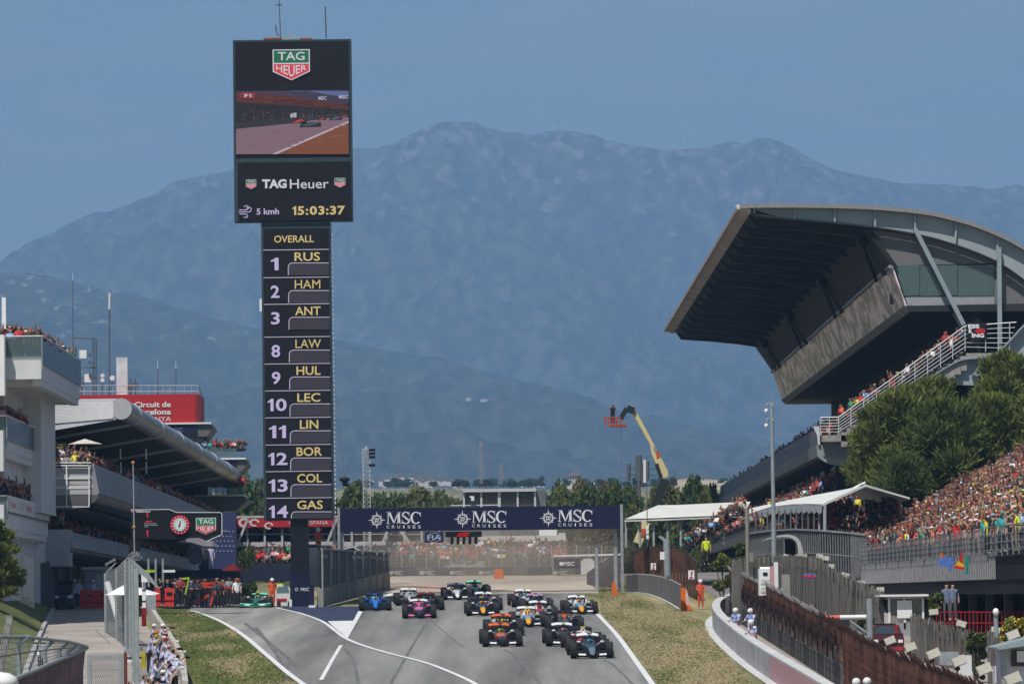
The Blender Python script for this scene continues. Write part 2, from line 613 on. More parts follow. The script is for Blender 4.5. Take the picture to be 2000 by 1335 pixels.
TUF = [flat('blade_green', (.075, .13, .03), .9), flat('blade_olive', (.17, .18, .065), .9), flat('blade_straw', (.38, .32, .19), .9)]
grass_tufts('grass', [(300, 1187), (370, 1193)] + [(x - 8, y) for x, y in L_EXIT[6:]] + [(420, 1385), (360, 1300), (318, 1240), (284, 1190)], 26000, 3, TUF, .11)
grass_tufts('grass', [(1172, 1162), (1225, 1160), (1330, 1196), (1380, 1215), (1384, 1240), (1480, 1345), (1320, 1375)] + [(x + 7, y) for x, y in L_RIGHT[:5:-1]], 34000, 4, [TUF[1], TUF[2], TUF[2]], .09)
grass_tufts('grass', [(1150, 1135), (1225, 1135), (1225, 1160), (1172, 1160)], 5000, 5, [TUF[1], TUF[1], TUF[2]], .1)
# ------------------------------------------------------------------ mountains
def ridge(pts, px):
 for (a, ya), (b_, yb) in zip(pts[:-1], pts[1:]):
  if px <= b_:
   t = (px - a) / (b_ - a)
   return ya + (yb - ya) * t
 return pts[-1][1]
RID1 = [(-900, 700), (-300, 600), (0, 532), (22, 527), (60, 505), (110, 478), (150, 458), (200, 436), (250, 422), (300, 392), (345, 362), (400, 343), (455, 330), (540, 312), (620, 298),
  (690, 291), (735, 291), (765, 278), (800, 262), (835, 253), (850, 247), (875, 246), (890, 249), (905, 256), (940, 262), (1000, 276), (1040, 275), (1065, 267), (1095, 262), (1130, 265),
  (1155, 263), (1180, 271), (1230, 284), (1280, 290), (1340, 292), (1380, 297), (1420, 286), (1450, 288), (1475, 283), (1500, 283), (1530, 297), (1570, 312), (1620, 327), (1690, 345),
  (1750, 356), (1800, 357), (1850, 360), (1930, 374), (2000, 380), (2300, 420), (2900, 560)]
RID2 = [(-900, 560), (-200, 520), (0, 529), (60, 535), (120, 548), (190, 566), (260, 576), (330, 600), (400, 622), (470, 640), (560, 655), (680, 672), (760, 690), (850, 702), (930, 722), (1000, 742),
  (1080, 765), (1180, 800), (1270, 822), (1350, 842), (1450, 872), (1560, 905), (1700, 925), (2100, 930), (2900, 935)]
def hill(name, pts, D, D0, zb, amp, nx, ny, m, seed, rough, power=1.15):
 b = MB()
 xs = np.linspace(-900, 2900, nx)
 vs = []
 for j in range(ny + 1):
  t = j / (ny - 3) if j <= ny - 3 else 1 + (j - (ny - 3)) * .06
  for px in xs:
   q_ = P(px, ridge(pts, px), D)
   x, h = q_.x, q_.z
   y = D0 + (D - D0) * t
   tt = min(t, 1)
   z0 = h * (tt ** power) + zb * (1 - tt ** power)
   if t > 1:
    z0 = h - (t - 1) * 2200
   q = Vector((x / rough, y / rough * .75, seed))
   f = 0.0
   a_ = 1.0
   for o_ in range(6):
    f += a_ * (abs(noise.noise(q)) * 2 - .55)
    q = q * 2.07
    a_ *= .52
   env = math.sin(math.pi * min(1, tt * 1.0)) ** .6 if tt < 1 else 0
   edge = noise.noise(Vector((x / rough * 9, 3.3, seed))) * amp * .035 * (1 if tt > .97 else 0)
   vs.append((x, y, z0 - f * amp * (.12 + .88 * env) * (0 if t >= 1 else 1) + edge))
 fs = []
 for j in range(ny):
  for i in range(nx - 1):
   a_ = j * nx + i
   fs.append((a_, a_ + 1, a_ + nx + 1, a_ + nx))
 b.add(vs, fs, smooth=True)
 return b.build(name, m, kind='structure', fix=False)
def mountain_mat(name, wood, scrub, rock, lo, hi, s, rough_t=(.50, .60)):
 m = bpy.data.materials.new(name)
 m.use_nodes = True
 nt = m.node_tree
 bs = nt.nodes['Principled BSDF']
 bs.inputs['Roughness'].default_value = 1
 bs.inputs['Specular IOR Level'].default_value = .1
 tc = nt.nodes.new('ShaderNodeNewGeometry')
 def no(scale, det, stretch=(1, 1, 1)):
  mp = nt.nodes.new('ShaderNodeMapping')
  mp.inputs['Scale'].default_value = stretch
  nt.links.new(tc.outputs['Position'], mp.inputs[0])
  n = nt.nodes.new('ShaderNodeTexNoise')
  n.inputs['Scale'].default_value = scale
  n.inputs['Detail'].default_value = det
  n.inputs['Roughness'].default_value = .65
  nt.links.new(mp.outputs[0], n.inputs['Vector'])
  return n.outputs[0]
 n1 = no(.022 * s, 9, (1, .22, .6))
 r1 = nt.nodes.new('ShaderNodeValToRGB')
 r1.color_ramp.elements[0].position, r1.color_ramp.elements[1].position = .42, .62  # wood against scrub; the contrast also paints in gully shade
 r1.color_ramp.elements[0].color = (*wood, 1)
 r1.color_ramp.elements[1].color = (*scrub, 1)
 nt.links.new(n1, r1.inputs[0])
 sp = nt.nodes.new('ShaderNodeSeparateXYZ')
 nt.links.new(tc.outputs['Position'], sp.inputs[0])
 mr = nt.nodes.new('ShaderNodeMapRange')
 mr.inputs[1].default_value, mr.inputs[2].default_value = lo, hi
 mr.inputs[3].default_value, mr.inputs[4].default_value = -.13, .13
 nt.links.new(sp.outputs[2], mr.inputs[0])
 n2 = no(.026 * s, 12, (1, .25, .8))
 ad = nt.nodes.new('ShaderNodeMath')
 nt.links.new(n2, ad.inputs[0])
 nt.links.new(mr.outputs[0], ad.inputs[1])
 r2 = nt.nodes.new('ShaderNodeValToRGB')
 r2.color_ramp.elements[0].position, r2.color_ramp.elements[1].position = rough_t
 r2.color_ramp.elements[0].color = (0, 0, 0, 1)
 r2.color_ramp.elements[1].color = (1, 1, 1, 1)
 nt.links.new(ad.outputs[0], r2.inputs[0])
 mx = nt.nodes.new('ShaderNodeMix')
 mx.data_type = 'RGBA'
 nt.links.new(r2.outputs[0], mx.inputs[0])
 nt.links.new(r1.outputs[0], mx.inputs[6])
 mx.inputs[7].default_value = (*rock, 1)
 nt.links.new(mx.outputs[2], bs.inputs['Base Color'])
 return m
M_MTN = mountain_mat('mountain_forest_and_rock', (.018, .026, .018), (.10, .098, .07), (.24, .225, .21), 600, 1500, 1.0, (.58, .74))
M_HILL = mountain_mat('wooded_hill', (.022, .03, .02), (.07, .075, .045), (.26, .25, .2), 200, 900, 1.6, (.60, .68))
hill('mountain', RID1, 14000, 9600, 150, 190, 620, 190, M_MTN, 1.7, 1100, 1.15)
hill('wooded_hill', RID2, 9400, 5400, 110, 75, 460, 100, M_HILL, 5.2, 750, 1.3)
# ------------------------------------------------------------------ air
hz = MB()
hz.box(-4950, 4950, -200, 15900, -8, 1560)
hzo = hz.build('haze', [], kind='stuff')
mh = bpy.data.materials.new('haze_air')
mh.use_nodes = True
nt = mh.node_tree
nt.nodes.remove(nt.nodes['Principled BSDF'])
pv = nt.nodes.new('ShaderNodeVolumePrincipled')
pv.inputs['Color'].default_value = (.34, .60, 1.0, 1)
pv.inputs['Density'].default_value = 1.2e-4
pv.inputs['Anisotropy'].default_value = 0.0
nt.links.new(pv.outputs[0], nt.nodes['Material Output'].inputs['Volume'])
hzo.data.materials.append(mh)
# dust thrown up behind the field
dc = MB().ball((0, 0, 0), 1, 1, 1, 1, n=20, m=12).mesh('dust')
dm = bpy.data.materials.new('dust_air')
dm.use_nodes = True
nt = dm.node_tree
nt.nodes.remove(nt.nodes['Principled BSDF'])
pv = nt.nodes.new('ShaderNodeVolumePrincipled')
pv.inputs['Color'].default_value = (.90, .76, .62, 1)
tc = nt.nodes.new('ShaderNodeTexCoord')
vl = nt.nodes.new('ShaderNodeVectorMath')
vl.operation = 'LENGTH'
nt.links.new(tc.outputs['Object'], vl.inputs[0])
mr = nt.nodes.new('ShaderNodeMapRange')
mr.interpolation_type = 'SMOOTHSTEP'
for i, q in enumerate((.15, 1.0, .022, 0)):
 mr.inputs[i + 1].default_value = q
nt.links.new(vl.outputs['Value'], mr.inputs[0])
nt.links.new(mr.outputs[0], pv.inputs['Density'])
nt.links.new(pv.outputs[0], nt.nodes['Material Output'].inputs['Volume'])
dc.materials.append(dm)
dco = bpy.data.objects.new('dust_haze', dc)
col.objects.link(dco)
dco.location = (0, 364, 14)
dco.scale = (14, 30, 4.6)
tag(dco, kind='stuff')
# ------------------------------------------------------------------ timing tower
M_LEDBLACK = mat('led_panel_black', (.010, .010, .014), .55, var=.15, scale=.5)
M_LEDGREY = flat('led_panel_grey', (.03, .028, .036), .6, emit=(.5, .45, .6), estr=.030)
M_LEDLINE = flat('led_line_lilac', (.1, .1, .1), .6, emit=(.62, .55, .72), estr=.62)
M_LEDLILAC = flat('led_lilac', (.1, .1, .1), .6, emit=(.62, .52, .85), estr=.62)
M_LEDGOLD = flat('led_gold', (.1, .1, .1), .6, emit=(.74, .54, .16), estr=.66)
M_LEDWHITE = flat('led_white', (.1, .1, .1), .6, emit=(.66, .66, .74), estr=.70)
M_LEDRED = flat('led_red', (.1, .02, .02), .6, emit=(.72, .05, .07), estr=.7)
M_LEDGREEN = flat('led_green', (.01, .05, .03), .6, emit=(.02, .17, .08), estr=.5)
M_TFRAME = mat('tower_frame_blue_grey', (.035, .055, .065), .5, var=.12)
TY = 303.0
TS = TY / FPX
def shield(parent, cx, cy, Y, w, h, lit=True, bold=.012):
 """five-sided crest, green above and red below, two words"""
 s = Y / FPX
 c = P(cx, cy, Y)
 W, H = w * s, h * s
 mw, mg, mr = (M_LEDWHITE, M_LEDGREEN, M_LEDRED) if lit else (M_LOGOWHITE, M_LOGOGREEN, M_LOGORED)
 def pts(k, lo, hi, dy):
  out = []
  for x, z in ((-.5, .5), (.5, .5), (.5, -.22), (0, -.5), (-.5, -.22)):
   out.append(c + Vector((x * W * k, dy, z * H * k)))
  return out
 b = MB().poly(pts(1, 0, 0, -.02))
 crest = b.build('crest', mw, parent, fix=False)
 q = .94
 b = MB().poly([c + Vector((x * W * q, -.035, z * H * q)) for x, z in ((-.5, .5), (.5, .5), (.5, .07), (-.5, .07))])
 b.build('crest_field', mg, crest, fix=False)
 b = MB().poly([c + Vector((x * W * q, -.035, z * H * q)) for x, z in ((-.5, .03), (.5, .03), (.5, -.21), (0, -.5), (-.5, -.21))])
 b.build('crest_field', mr, crest, fix=False)
 text('TAG', c + Vector((0, -.03, .28 * H)), W * .72, H * .27, mw, crest, bold=bold)
 # the letters of the lower word grow towards the middle
 vs, fs = text_mesh('HEUER', bold)
 lo, hi = vs.min(0), vs.max(0)
 b = MB()
 out = []
 for p in vs:
  u = (p[0] - lo[0]) / (hi[0] - lo[0]) * 2 - 1
  v = (p[1] - lo[1]) / (hi[1] - lo[1])
  z0 = -.16 - (1 - abs(u)) * .23
  out.append(c + Vector((u * .41 * W, -.05, (z0 + (-.015 - z0) * v) * H)))
 b.add(out, fs)
 b.build('lettering', mw, crest, fix=False)
tb = G(585, 1183)
tower = thing('scoreboard_tower', 'tall black scoreboard tower, big screen on top of a column of driver names', 'scoreboard', (P(585, 1183, TY).x, TY + 1, 10.0))
def bxp(b, x0, y0, x1, y1, Y, dy, depth, mi=0):
 """upright box over the pixel rectangle, its front at Y + dy"""
 cx, cy = (x0 + x1) / 2, (y0 + y1) / 2
 c = P(cx, cy, Y)
 s = Y / FPX
 b.box(c.x - (x1 - x0) / 2 * s, c.x + (x1 - x0) / 2 * s, Y + dy, Y + dy + depth, c.z - (y1 - y0) / 2 * s, c.z + (y1 - y0) / 2 * s, mi)
 return b
def px_panel(name, x0, y0, x1, y1, Y, dy, depth, m, parent, **k):
 return bxp(MB(), x0, y0, x1, y1, Y, dy, depth).build(name, m, parent, **k)
px_panel('screen_cabinet', 455.5, 75.5, 687.5, 432, TY, .12, 1.5, M_TFRAME, tower)
px_panel('screen_panel', 459, 80, 682, 306, TY, .06, .1, M_LEDBLACK, tower)
px_panel('screen_panel', 464, 316, 686, 429, TY, .06, .1, M_LEDBLACK, tower)
px_panel('column_cabinet', 512, 433, 648, 1015, TY, .3, 1.3, M_TFRAME, tower)
px_panel('pylon', 567, 1014, 602, 1185, TY, .5, 1.0, mat('gloss_black_cladding', (.012, .013, .018), .25, var=.2), tower)
px_panel('pylon_wrap', 566, 1120, 603, 1184, TY, .44, 1.1, M_NAVY, tower)
text('MSC', P(589, 1150, TY) + Vector((.2, .42, 0)), 17 * TS, 6.5 * TS, M_LOGOWHITE, tower, bold=.01)
b = MB()
for k in range(12):
 a = math.pi * 2 * k / 12
 c = P(577, 1150, TY) + Vector((.05, .41, 0))
 b.poly([c + Vector((math.cos(a - .3) * .06, 0, math.sin(a - .3) * .06)), c + Vector((math.cos(a) * .13, 0, math.sin(a) * .13)), c + Vector((math.cos(a + .3) * .06, 0, math.sin(a + .3) * .06))])
b.build('sun_emblem', M_LOGOWHITE, tower, fix=False)
shield(tower, 569, 127, TY, 73, 61)
text('TAG', P(536, 359, TY), 48 * TS, 18 * TS, M_LEDWHITE, tower, bold=.045)
text('Heuer', P(604, 359, TY), 76 * TS, 18.5 * TS, M_LEDWHITE, tower, bold=.005)
shield(tower, 490.5, 360, TY, 20, 19)
shield(tower, 664, 357, TY, 21, 19)
text('5 kmh', P(523, 413, TY), 44 * TS, 12 * TS, M_LEDLILAC, tower, bold=.02)
text('15:03:37', P(622.5, 411, TY), 103 * TS, 17.5 * TS, M_LEDGOLD, tower, bold=.03)
# wind symbol
b = MB()
for (x, y, l, r_) in ((467, 410, 14, 4.2), (466, 414, 20, 4.8), (468, 418, 12, 3.6)):
 pts = [(x, y), (x + l, y)]
 sg = -1 if y < 416 else 1
 for k in range(8):
  a = k / 7 * math.pi * 1.4
  pts.append((x + l + math.sin(a) * r_, y + sg * (r_ - math.cos(a) * r_)))
 for p, q in zip(pts[:-1], pts[1:]):
  b.beam(P(p[0], p[1], TY), P(q[0], q[1], TY), .03, .05)
b.build('wind_symbol', M_LEDLILAC, tower)
# the picture on the screen
SC = (461.5, 176.5, 681.5, 301)
def scr(name, pts, c, e, dy, parent):
 c = tuple(x * .72 for x in c)
 m = flat('screen_' + name, (.01, .01, .01), .6, emit=c, estr=e)
 MB().poly([P(x, y, TY) + Vector((0, dy, 0)) for x, y in pts]).build('picture_area', m, parent, fix=False)
pic = px_panel('picture', *SC, TY, .035, .02, flat('screen_dark', (.02, .015, .03), .6, emit=(.035, .028, .045), estr=1), tower)
scr('sky', [(567, 177), (681, 178), (681, 197), (620, 184)], (.12, .16, .36), 1, .02, pic)
scr('stand_roof', [(461, 180), (560, 187), (681, 207), (681, 214), (560, 205), (461, 200)], (.11, .028, .022), 1, .015, pic)
scr('stand_dark', [(461, 200), (681, 214), (681, 232), (461, 240)], (.018, .015, .022), 1, .012, pic)
scr('asphalt', [(461, 252), (570, 241), (681, 225), (681, 243), (530, 301), (461, 301)], (.26, .16, .20), 1, .01, pic)
scr('run_off', [(681, 239), (681, 301), (536, 301)], (.24, .075, .03), 1, .008, pic)
scr('line', [(681, 236), (681, 239.5), (541, 301), (531, 301)], (.62, .50, .58), 1, .006, pic)
scr('banner', [(568, 179), (600, 177), (640, 185), (681, 190), (681, 200), (625, 192)], (.05, .05, .09), 1, .012, pic)
scr('boards', [(461, 240), (570, 230), (681, 220), (681, 224), (570, 240), (461, 250)], (.03, .03, .035), 1, .008, pic)
scr('badge', [(470, 181), (497, 182), (497, 192), (470, 191)], (.45, .03, .03), 1, .005, pic)
text('F1', P(484, 187, TY), 13 * TS, 6 * TS, M_LEDWHITE, pic, push=.01, bold=.03)
for x, y, w in ((630, 192, 16), (671, 189.5, 18)):
 text('MSC', P(x, y, TY), w * TS, 7 * TS, M_LEDLINE, pic, push=.03, bold=.02)
for i in range(22):      # posts and lamps of the pictured stand
 x = 466 + i * 9.6
 if i % 2:
  scr('post', [(x, 213), (x + .8, 213), (x + .8, 243 - i * .8), (x, 243 - i * .8)], (.09, .08, .11), 1, .004, pic)
rs = random.Random(8)
for i in range(150):     # specks of the pictured crowd, boards and kerb
 x = rs.uniform(463, 678)
 f = (x - 461) / 220
 band = rs.random()
 y = (214 + 12 * f + rs.uniform(0, 20 - 10 * f)) if band < .5 else (246 + rs.uniform(8, 50) - 14 * f) if band < .75 else (186 + 22 * f + rs.uniform(-3, 8))
 c = rs.choice([(.20, .13, .15), (.10, .07, .09), (.26, .2, .25), (.30, .06, .05)]) if band < .5 else rs.choice([(.22, .135, .17), (.29, .18, .23)]) if band < .75 else rs.choice([(.16, .05, .04), (.06, .02, .02)])
 w = rs.uniform(1, 3) if band < .5 else rs.uniform(8, 26)
 if band > .75 or band < .5 or y < 300 - .3 * max(0, x - 540):
  scr('speck_%.2f_%.2f' % (c[0], c[1]), [(x, y), (min(x + w, 681), y - w * .06), (min(x + w, 681), y + .9), (x, y + 1.1)], c, 1, .0025, pic)
def mini(cx, cy, s, c1, c2):
 scr('car_black', [(cx - 21 * s, cy + 5 * s), (cx + 22 * s, cy + 4 * s), (cx + 22 * s, cy - 5 * s), (cx - 16 * s, cy - 4 * s)], (.012, .012, .016), 1, -.006, pic)
 scr('car_' + c2, [(cx - 18 * s, cy + 2 * s), (cx - 2 * s, cy + 3 * s), (cx + 18 * s, cy - 3 * s), (cx + 4 * s, cy - 6 * s)], c1, 1, -.009, pic)
mini(605, 244, 1, (.05, .10, .13), 'teal')
mini(583, 237.5, .75, (.5, .07, .03), 'orange')
mini(655, 232, .6, (.10, .12, .22), 'blue')
mini(628, 233, .4, (.5, .07, .03), 'orange2')
mini(672, 227, .45, (.3, .05, .05), 'red2')
scr('truck', [(567, 222), (579, 220), (579, 229), (567, 230)], (.55, .53, .6), 1, .004, pic)
# the rows of names
rows_y = [487, 541, 593, 657, 709.5, 762, 814.5, 867.5, 919.5, 971.5, 1013]
names = ['RUS', 'HAM', 'ANT', 'LAW', 'HUL', 'LEC', 'LIN', 'BOR', 'COL', 'GAS']
nums = ['1', '2', '3', '8', '9', '10', '11', '12', '13', '14']
def lean(y):
 return (y - 500) * .0122
px_panel('row_panel', 514, 445, 642, 485.5, TY, .24, .1, M_LEDBLACK, tower)
text('OVERALL', P(574 , 466, TY) + Vector((0, .22, 0)), 78 * TS, 14 * TS, M_LEDGOLD, tower, bold=.012)
for i, nm in enumerate(names):
 y0, y1 = rows_y[i], rows_y[i + 1]
 l = lean(y0)
 row = px_panel('row_panel', 514 + l, y0 + .8, 642 + l, y1 - .8, TY, .24, .1, M_LEDBLACK, tower)
 px_panel('row_line', 514 + l, y0 - .6, 642 + l, y0 + .6, TY, .20, .12, M_LEDLINE, row)
 ty = y0 + 26 if i < 9 else y0 + 27
 yb = min(y1 - 1.5, y0 + 50)
 # grey box with a rounded corner and its outline
 c0 = [(563 + l, yb), (563 + l, ty + 8)] + [(563 + l + 8 * (1 - math.cos(a)), ty + 8 * (1 - math.sin(a))) for a in (.4, .8, 1.2, 1.57)] + [(642 + l, ty)]
 MB().poly([P(x, y, TY) + Vector((0, .20, 0)) for x, y in c0 + [(642 + l, yb)]]).build('row_box', M_LEDGREY, row, fix=False)
 o_ = MB()
 for p, q in zip(c0[:-1], c0[1:]):
  o_.beam(P(*p, TY) + Vector((0, .18, 0)), P(*q, TY) + Vector((0, .18, 0)), .03, .045)
 o_.build('row_box_line', M_LEDLINE, row)
 w = {'LIN': 36, 'LEC': 45, 'HUL': 47, 'COL': 49}.get(nm, 50)
 text(nm, P(600 + l * .9, y0 + 13.5, TY) + Vector((0, .20, 0)), w * TS, 17 * TS, M_LEDGOLD, row, bold=0 if 'M' in nm or 'W' in nm else .014)
 text(nums[i], P((536.5 if len(nums[i]) == 1 else 538) + l, y0 + (28 if i < 9 else 27), TY) + Vector((0, .20, 0)), (15 if nums[i] == '1' else 17 if len(nums[i]) == 1 else 37 if nums[i] != '11' else 33) * TS,
   24.5 * TS if i < 9 else 24 * TS, M_LEDLILAC, row, bold=.022)
b = MB()
b.box(tower.location.x - 1.9, tower.location.x - .9, TY + .4, TY + 1.2, PZ(75.5, TY, 560), PZ(72, TY, 560))
bm_ = b.build('roof_light', mat('orange_lamp', (.3, .09, .03), .5), tower)
b = MB()
for x0 in (500 + 26, 585):
 bxp(b, x0, 72.5, x0 + 24, 76, TY, .5, .6)
b.build('roof_light', mat('orange_lamp', (.3, .09, .03), .5), tower)
b = MB()
bxp(b, 555, 73, 580, 77, TY, .4, .6)
for p, q in (((556, 76), (562, 70)), ((562, 70), (573, 70)), ((573, 70), (580, 76))):
 b.beam(P(*p, TY + .6), P(*q, TY + .6), .1, .1)
b.build('roof_bracket', M_STEEL, tower)
M_ANT = mat('antenna_grey', (.10, .11, .12), .5, var=.1)
b = MB()
b.tube(P(548, 75, TY + .7), P(545, 1, TY + .7), .035, n=6)
b.tube(P(538.5, 10, TY + .7), P(551, 10, TY + .7), .04, n=6)
b.tube(P(548, 69, TY + .7), P(541, 68, TY + .7), .035, n=6)
b.tube(P(541, 69, TY + .7), P(538, 50, TY + .7), .04, n=6)
b.build('antenna', M_ANT, tower)
MB().tube(P(637, 75, TY + .7), P(635, 13, TY + .7), .045, n=6).build('antenna', M_ANT, tower)
# maintenance strips down both edges of the column
b = MB()
for k in range(62):
 y = 440 + k * 9.2
 l = lean(y)
 for x in (511, 648.5):
  c = P(x + l, y, TY)
  b.box(c.x - .03, c.x + .03, TY + .5, TY + .7, c.z, c.z + .12)
b.build('edge_clips', M_WHITE, tower, kind='stuff')
px_panel('service_box', 506, 582, 511, 607, TY, .6, .5, M_WHITE, tower)
# ------------------------------------------------------------------ start gantry with banner
GY = 328.0
GS = GY / FPX
gan = thing('start_gantry', 'dark navy banner gantry with three white sun emblems spanning the track behind the cars', 'gantry', (PX(940, GY), GY, gz(GY)))
zt, zb = P(940, 989.5, GY).z, P(940, 1034.5, GY).z
x0, x1 = PX(664, GY, 1015), PX(1211, GY, 1010)
MB().box(x0, x1, GY, GY + 1.1, zb, zt).build('banner_panel', M_NAVY, gan)
b = MB()
for x in (x0 - .08, x1 + .1):
 b.box(x - .09, x + .09, GY - .1, GY + .15, zb - (6 if x > 0 else 2.5), zt + .08)
b.build('banner_post', M_STEEL, gan)
for px, w in ((1202, 6.5), (1165, 6)):
 c = P(px, 1080, GY + .8)
 MB().box(c.x - w * GS / 2, c.x + w * GS / 2, GY + .7, GY + 1.1, gz(GY) - .3, (zb + .35) if px > 1190 else zb - 1.1).build('pillar', M_STEEL, gan)
c = P(668, 1060, GY + .3)
MB().box(c.x - .1, c.x + .12, GY + .2, GY + .5, gz(GY) - 1.2, zb).build('pillar', M_STEEL, gan)
M_EMB = flat('emblem_white', (.68, .68, .70), .5)
def serif(ch, c, w, h, parent):
 """capital with slab serifs, drawn as strokes"""
 c = Vector(c)
 b = MB()
 def q(x0, y0, x1, y1, x2, y2, x3, y3):
  b.poly([c + Vector(((x - .5) * w, 0, (y - .5) * h)) for x, y in ((x0, y0), (x1, y1), (x2, y2), (x3, y3))])
 def arc(cx, cy, rx, ry, tx, ty, a0, a1, n=14):
  pv = None
  for i in range(n + 1):
   a = a0 + (a1 - a0) * i / n
   o = (cx + math.cos(a) * rx, cy + math.sin(a) * ry)
   ii = (cx + math.cos(a) * (rx - tx), cy + math.sin(a) * (ry - ty))
   if pv:
    q(*pv[0], *o, *ii, *pv[1])
   pv = (o, ii)
 if ch == 'M':
  q(.06, 0, .12, 0, .16, 1, .10, 1)
  q(.08, 1, .27, 1, .56, .06, .49, .0)
  q(.53, .0, .49, .12, .80, 1, .86, 1)
  q(.77, 0, .95, 0, .93, 1, .76, 1)
  q(0, 0, .20, 0, .20, .07, 0, .07)
  q(.70, 0, 1, 0, 1, .07, .70, .07)
  q(.02, .93, .2, .93, .2, 1, .02, 1)
  q(.8, .93, .99, .93, .99, 1, .8, 1)
 elif ch == 'C':
  arc(.52, .5, .50, .52, .21, .08, math.pi * .28, math.pi * 1.74, 22)
  q(.88, .62, .94, .62, .94, .98, .88, .98)
  q(.80, .80, .9, .70, .9, .95, .82, .90)
 elif ch == 'S':
  arc(.5, .735, .42, .285, .18, .075, math.pi * .15, math.pi * 1.2, 14)
  arc(.5, .265, .46, .285, .19, .075, -math.pi * .85, math.pi * .22, 14)
  q(.10, .68, .30, .72, .90, .32, .72, .26)
  q(.84, .66, .90, .66, .90, 1, .84, 1)
  q(.06, .0, .12, .0, .12, .34, .06, .34)
 return b.build('lettering', M_EMB, parent, fix=False)
def sun_emblem(c, r, parent, m=None):
 c = Vector(c)
 b = MB()
 for k in range(16):
  a = math.pi * 2 * k / 16 + math.pi / 2
  rr = r if k % 4 == 0 else r * (.80 if k % 2 == 0 else .68)
  w = .17
  b.poly([c + Vector((math.cos(a + t) * q_, 0, math.sin(a + t) * q_)) for t, q_ in ((-w, r * .50), (0, rr), (w, r * .50))])
 for k in range(24):
  a0, a1 = math.pi * 2 * k / 24, math.pi * 2 * (k + 1) / 24
  b.poly([c + Vector((math.cos(a) * q_, 0, math.sin(a) * q_)) for a, q_ in ((a0, r * .52), (a1, r * .52), (a1, r * .42), (a0, r * .42))])
 e = b.build('sun_emblem', m or M_EMB, parent, fix=False)
 text('m', c + Vector((0, .0, r * .12)), r * .5, r * .22, m or M_EMB, e, bold=.03, push=.01)
 text('sc', c + Vector((0, .0, -r * .14)), r * .5, r * .22, m or M_EMB, e, bold=.03, push=.01)
 return e
for i, (ex, ey, tx) in enumerate(((736, 1015, 755), (903.5, 1013, 922), (1071, 1011, 1090))):
 off = Vector((0, -.03, 0))
 sun_emblem(P(ex, ey, GY) + off, 17.5 * GS, gan)
 for k, ch in enumerate('MSC'):
  cx = tx + (14, 37.5, 57)[k]
  serif(ch, P(cx, ey - 4.5, GY) + off, (28, 18, 22)[k] * GS, 23 * GS, gan)
 for k, ch in enumerate('CRUISES'):
  text(ch, P(tx + 3 + k * 10.2, ey + 13, GY) + off, (2.2 if ch == 'I' else 5.6) * GS, 6 * GS, M_EMB, gan, bold=.0)
# square federation panel
o = px_panel('hanging_panel', 829, 1038, 866, 1059, GY, -.1, .12, mat('navy_sign', (.018, .03, .075), .5), gan)
text('FIA', P(848, 1049, GY) + Vector((0, -.12, 0)), 27 * GS, 10 * GS, flat('sign_pale_blue', (.36, .42, .5), .5), o, bold=.015)
b = MB()
for k in range(28):
 a0, a1 = math.pi * 2 * k / 28, math.pi * 2 * (k + 1) / 28
 c = P(848, 1049, GY) + Vector((0, -.125, 0))
 b.poly([c + Vector((math.cos(a) * q_ * 1.35, 0, math.sin(a) * q_)) for a, q_ in ((a0, 9.3 * GS), (a1, 9.3 * GS), (a1, 8.4 * GS), (a0, 8.4 * GS))])
b.build('oval_ring', flat('sign_pale_blue', (.36, .42, .5), .5), o, fix=False)
# start light unit
o = px_panel('light_panel', 870, 1037, 941, 1048, GY, -.1, .3, M_BLACK, gan)
for k in range(5):
 cx = 883 + k * 11.6
 u = px_panel('start_light', cx - 3, 1048, cx + 3, 1062, GY, -.12, .25, M_BLACK, o)
M_F1R = flat('logo_bright_red', (.55, .01, .012), .5)
MB().poly([P(x, y, GY) + Vector((0, -.13, 0)) for x, y in ((891, 1047), (898, 1040), (919, 1039), (917, 1042), (903, 1042.5), (898, 1047))]).build('race_emblem', M_F1R, o, fix=False)
MB().poly([P(x, y, GY) + Vector((0, -.13, 0)) for x, y in ((901, 1047), (905, 1043.5), (916, 1043), (910, 1047))]).build('race_emblem', M_F1R, o, fix=False)
# truss on the back of the banner
b = MB()
for z in (zb + .05, zt - .05):
 b.beam((x0, GY + 1.35, z), (x1, GY + 1.35, z), .1, .1)
for k in range(24):
 xa, xb = x0 + (x1 - x0) * k / 24, x0 + (x1 - x0) * (k + 1) / 24
 b.beam((xa, GY + 1.35, zb + .05 if k % 2 else zt - .05), (xb, GY + 1.35, zt - .05 if k % 2 else zb + .05), .06, .06)
b.build('back_truss', M_STEEL, gan)
# camera and camera mast on the banner's top
t = thing('banner_camera', 'small white remote camera standing on top of the navy banner', 'camera', P(921, 989, GY + .4))
MB().tube(P(921, 990, GY + .4), P(921, 976, GY + .4), .05).build('camera_stalk', M_STEEL, t)
bxp(MB(), 917, 968, 926, 977, GY, .2, .5).build('camera_head', M_WHITE, t)
MB().tube(P(916, 973, GY + .1), P(919, 973, GY + .3), .09).build('camera_lens', M_BLACK, t)
t = thing('roof_edge_lights', 'row of small white lamps along the top edge of the navy banner', 'lights', P(930, 989, GY + .9))
bxp(MB(), 880, 984.5, 974, 986, GY, .9, .1).build('lamp_rail', M_WHITE, t)
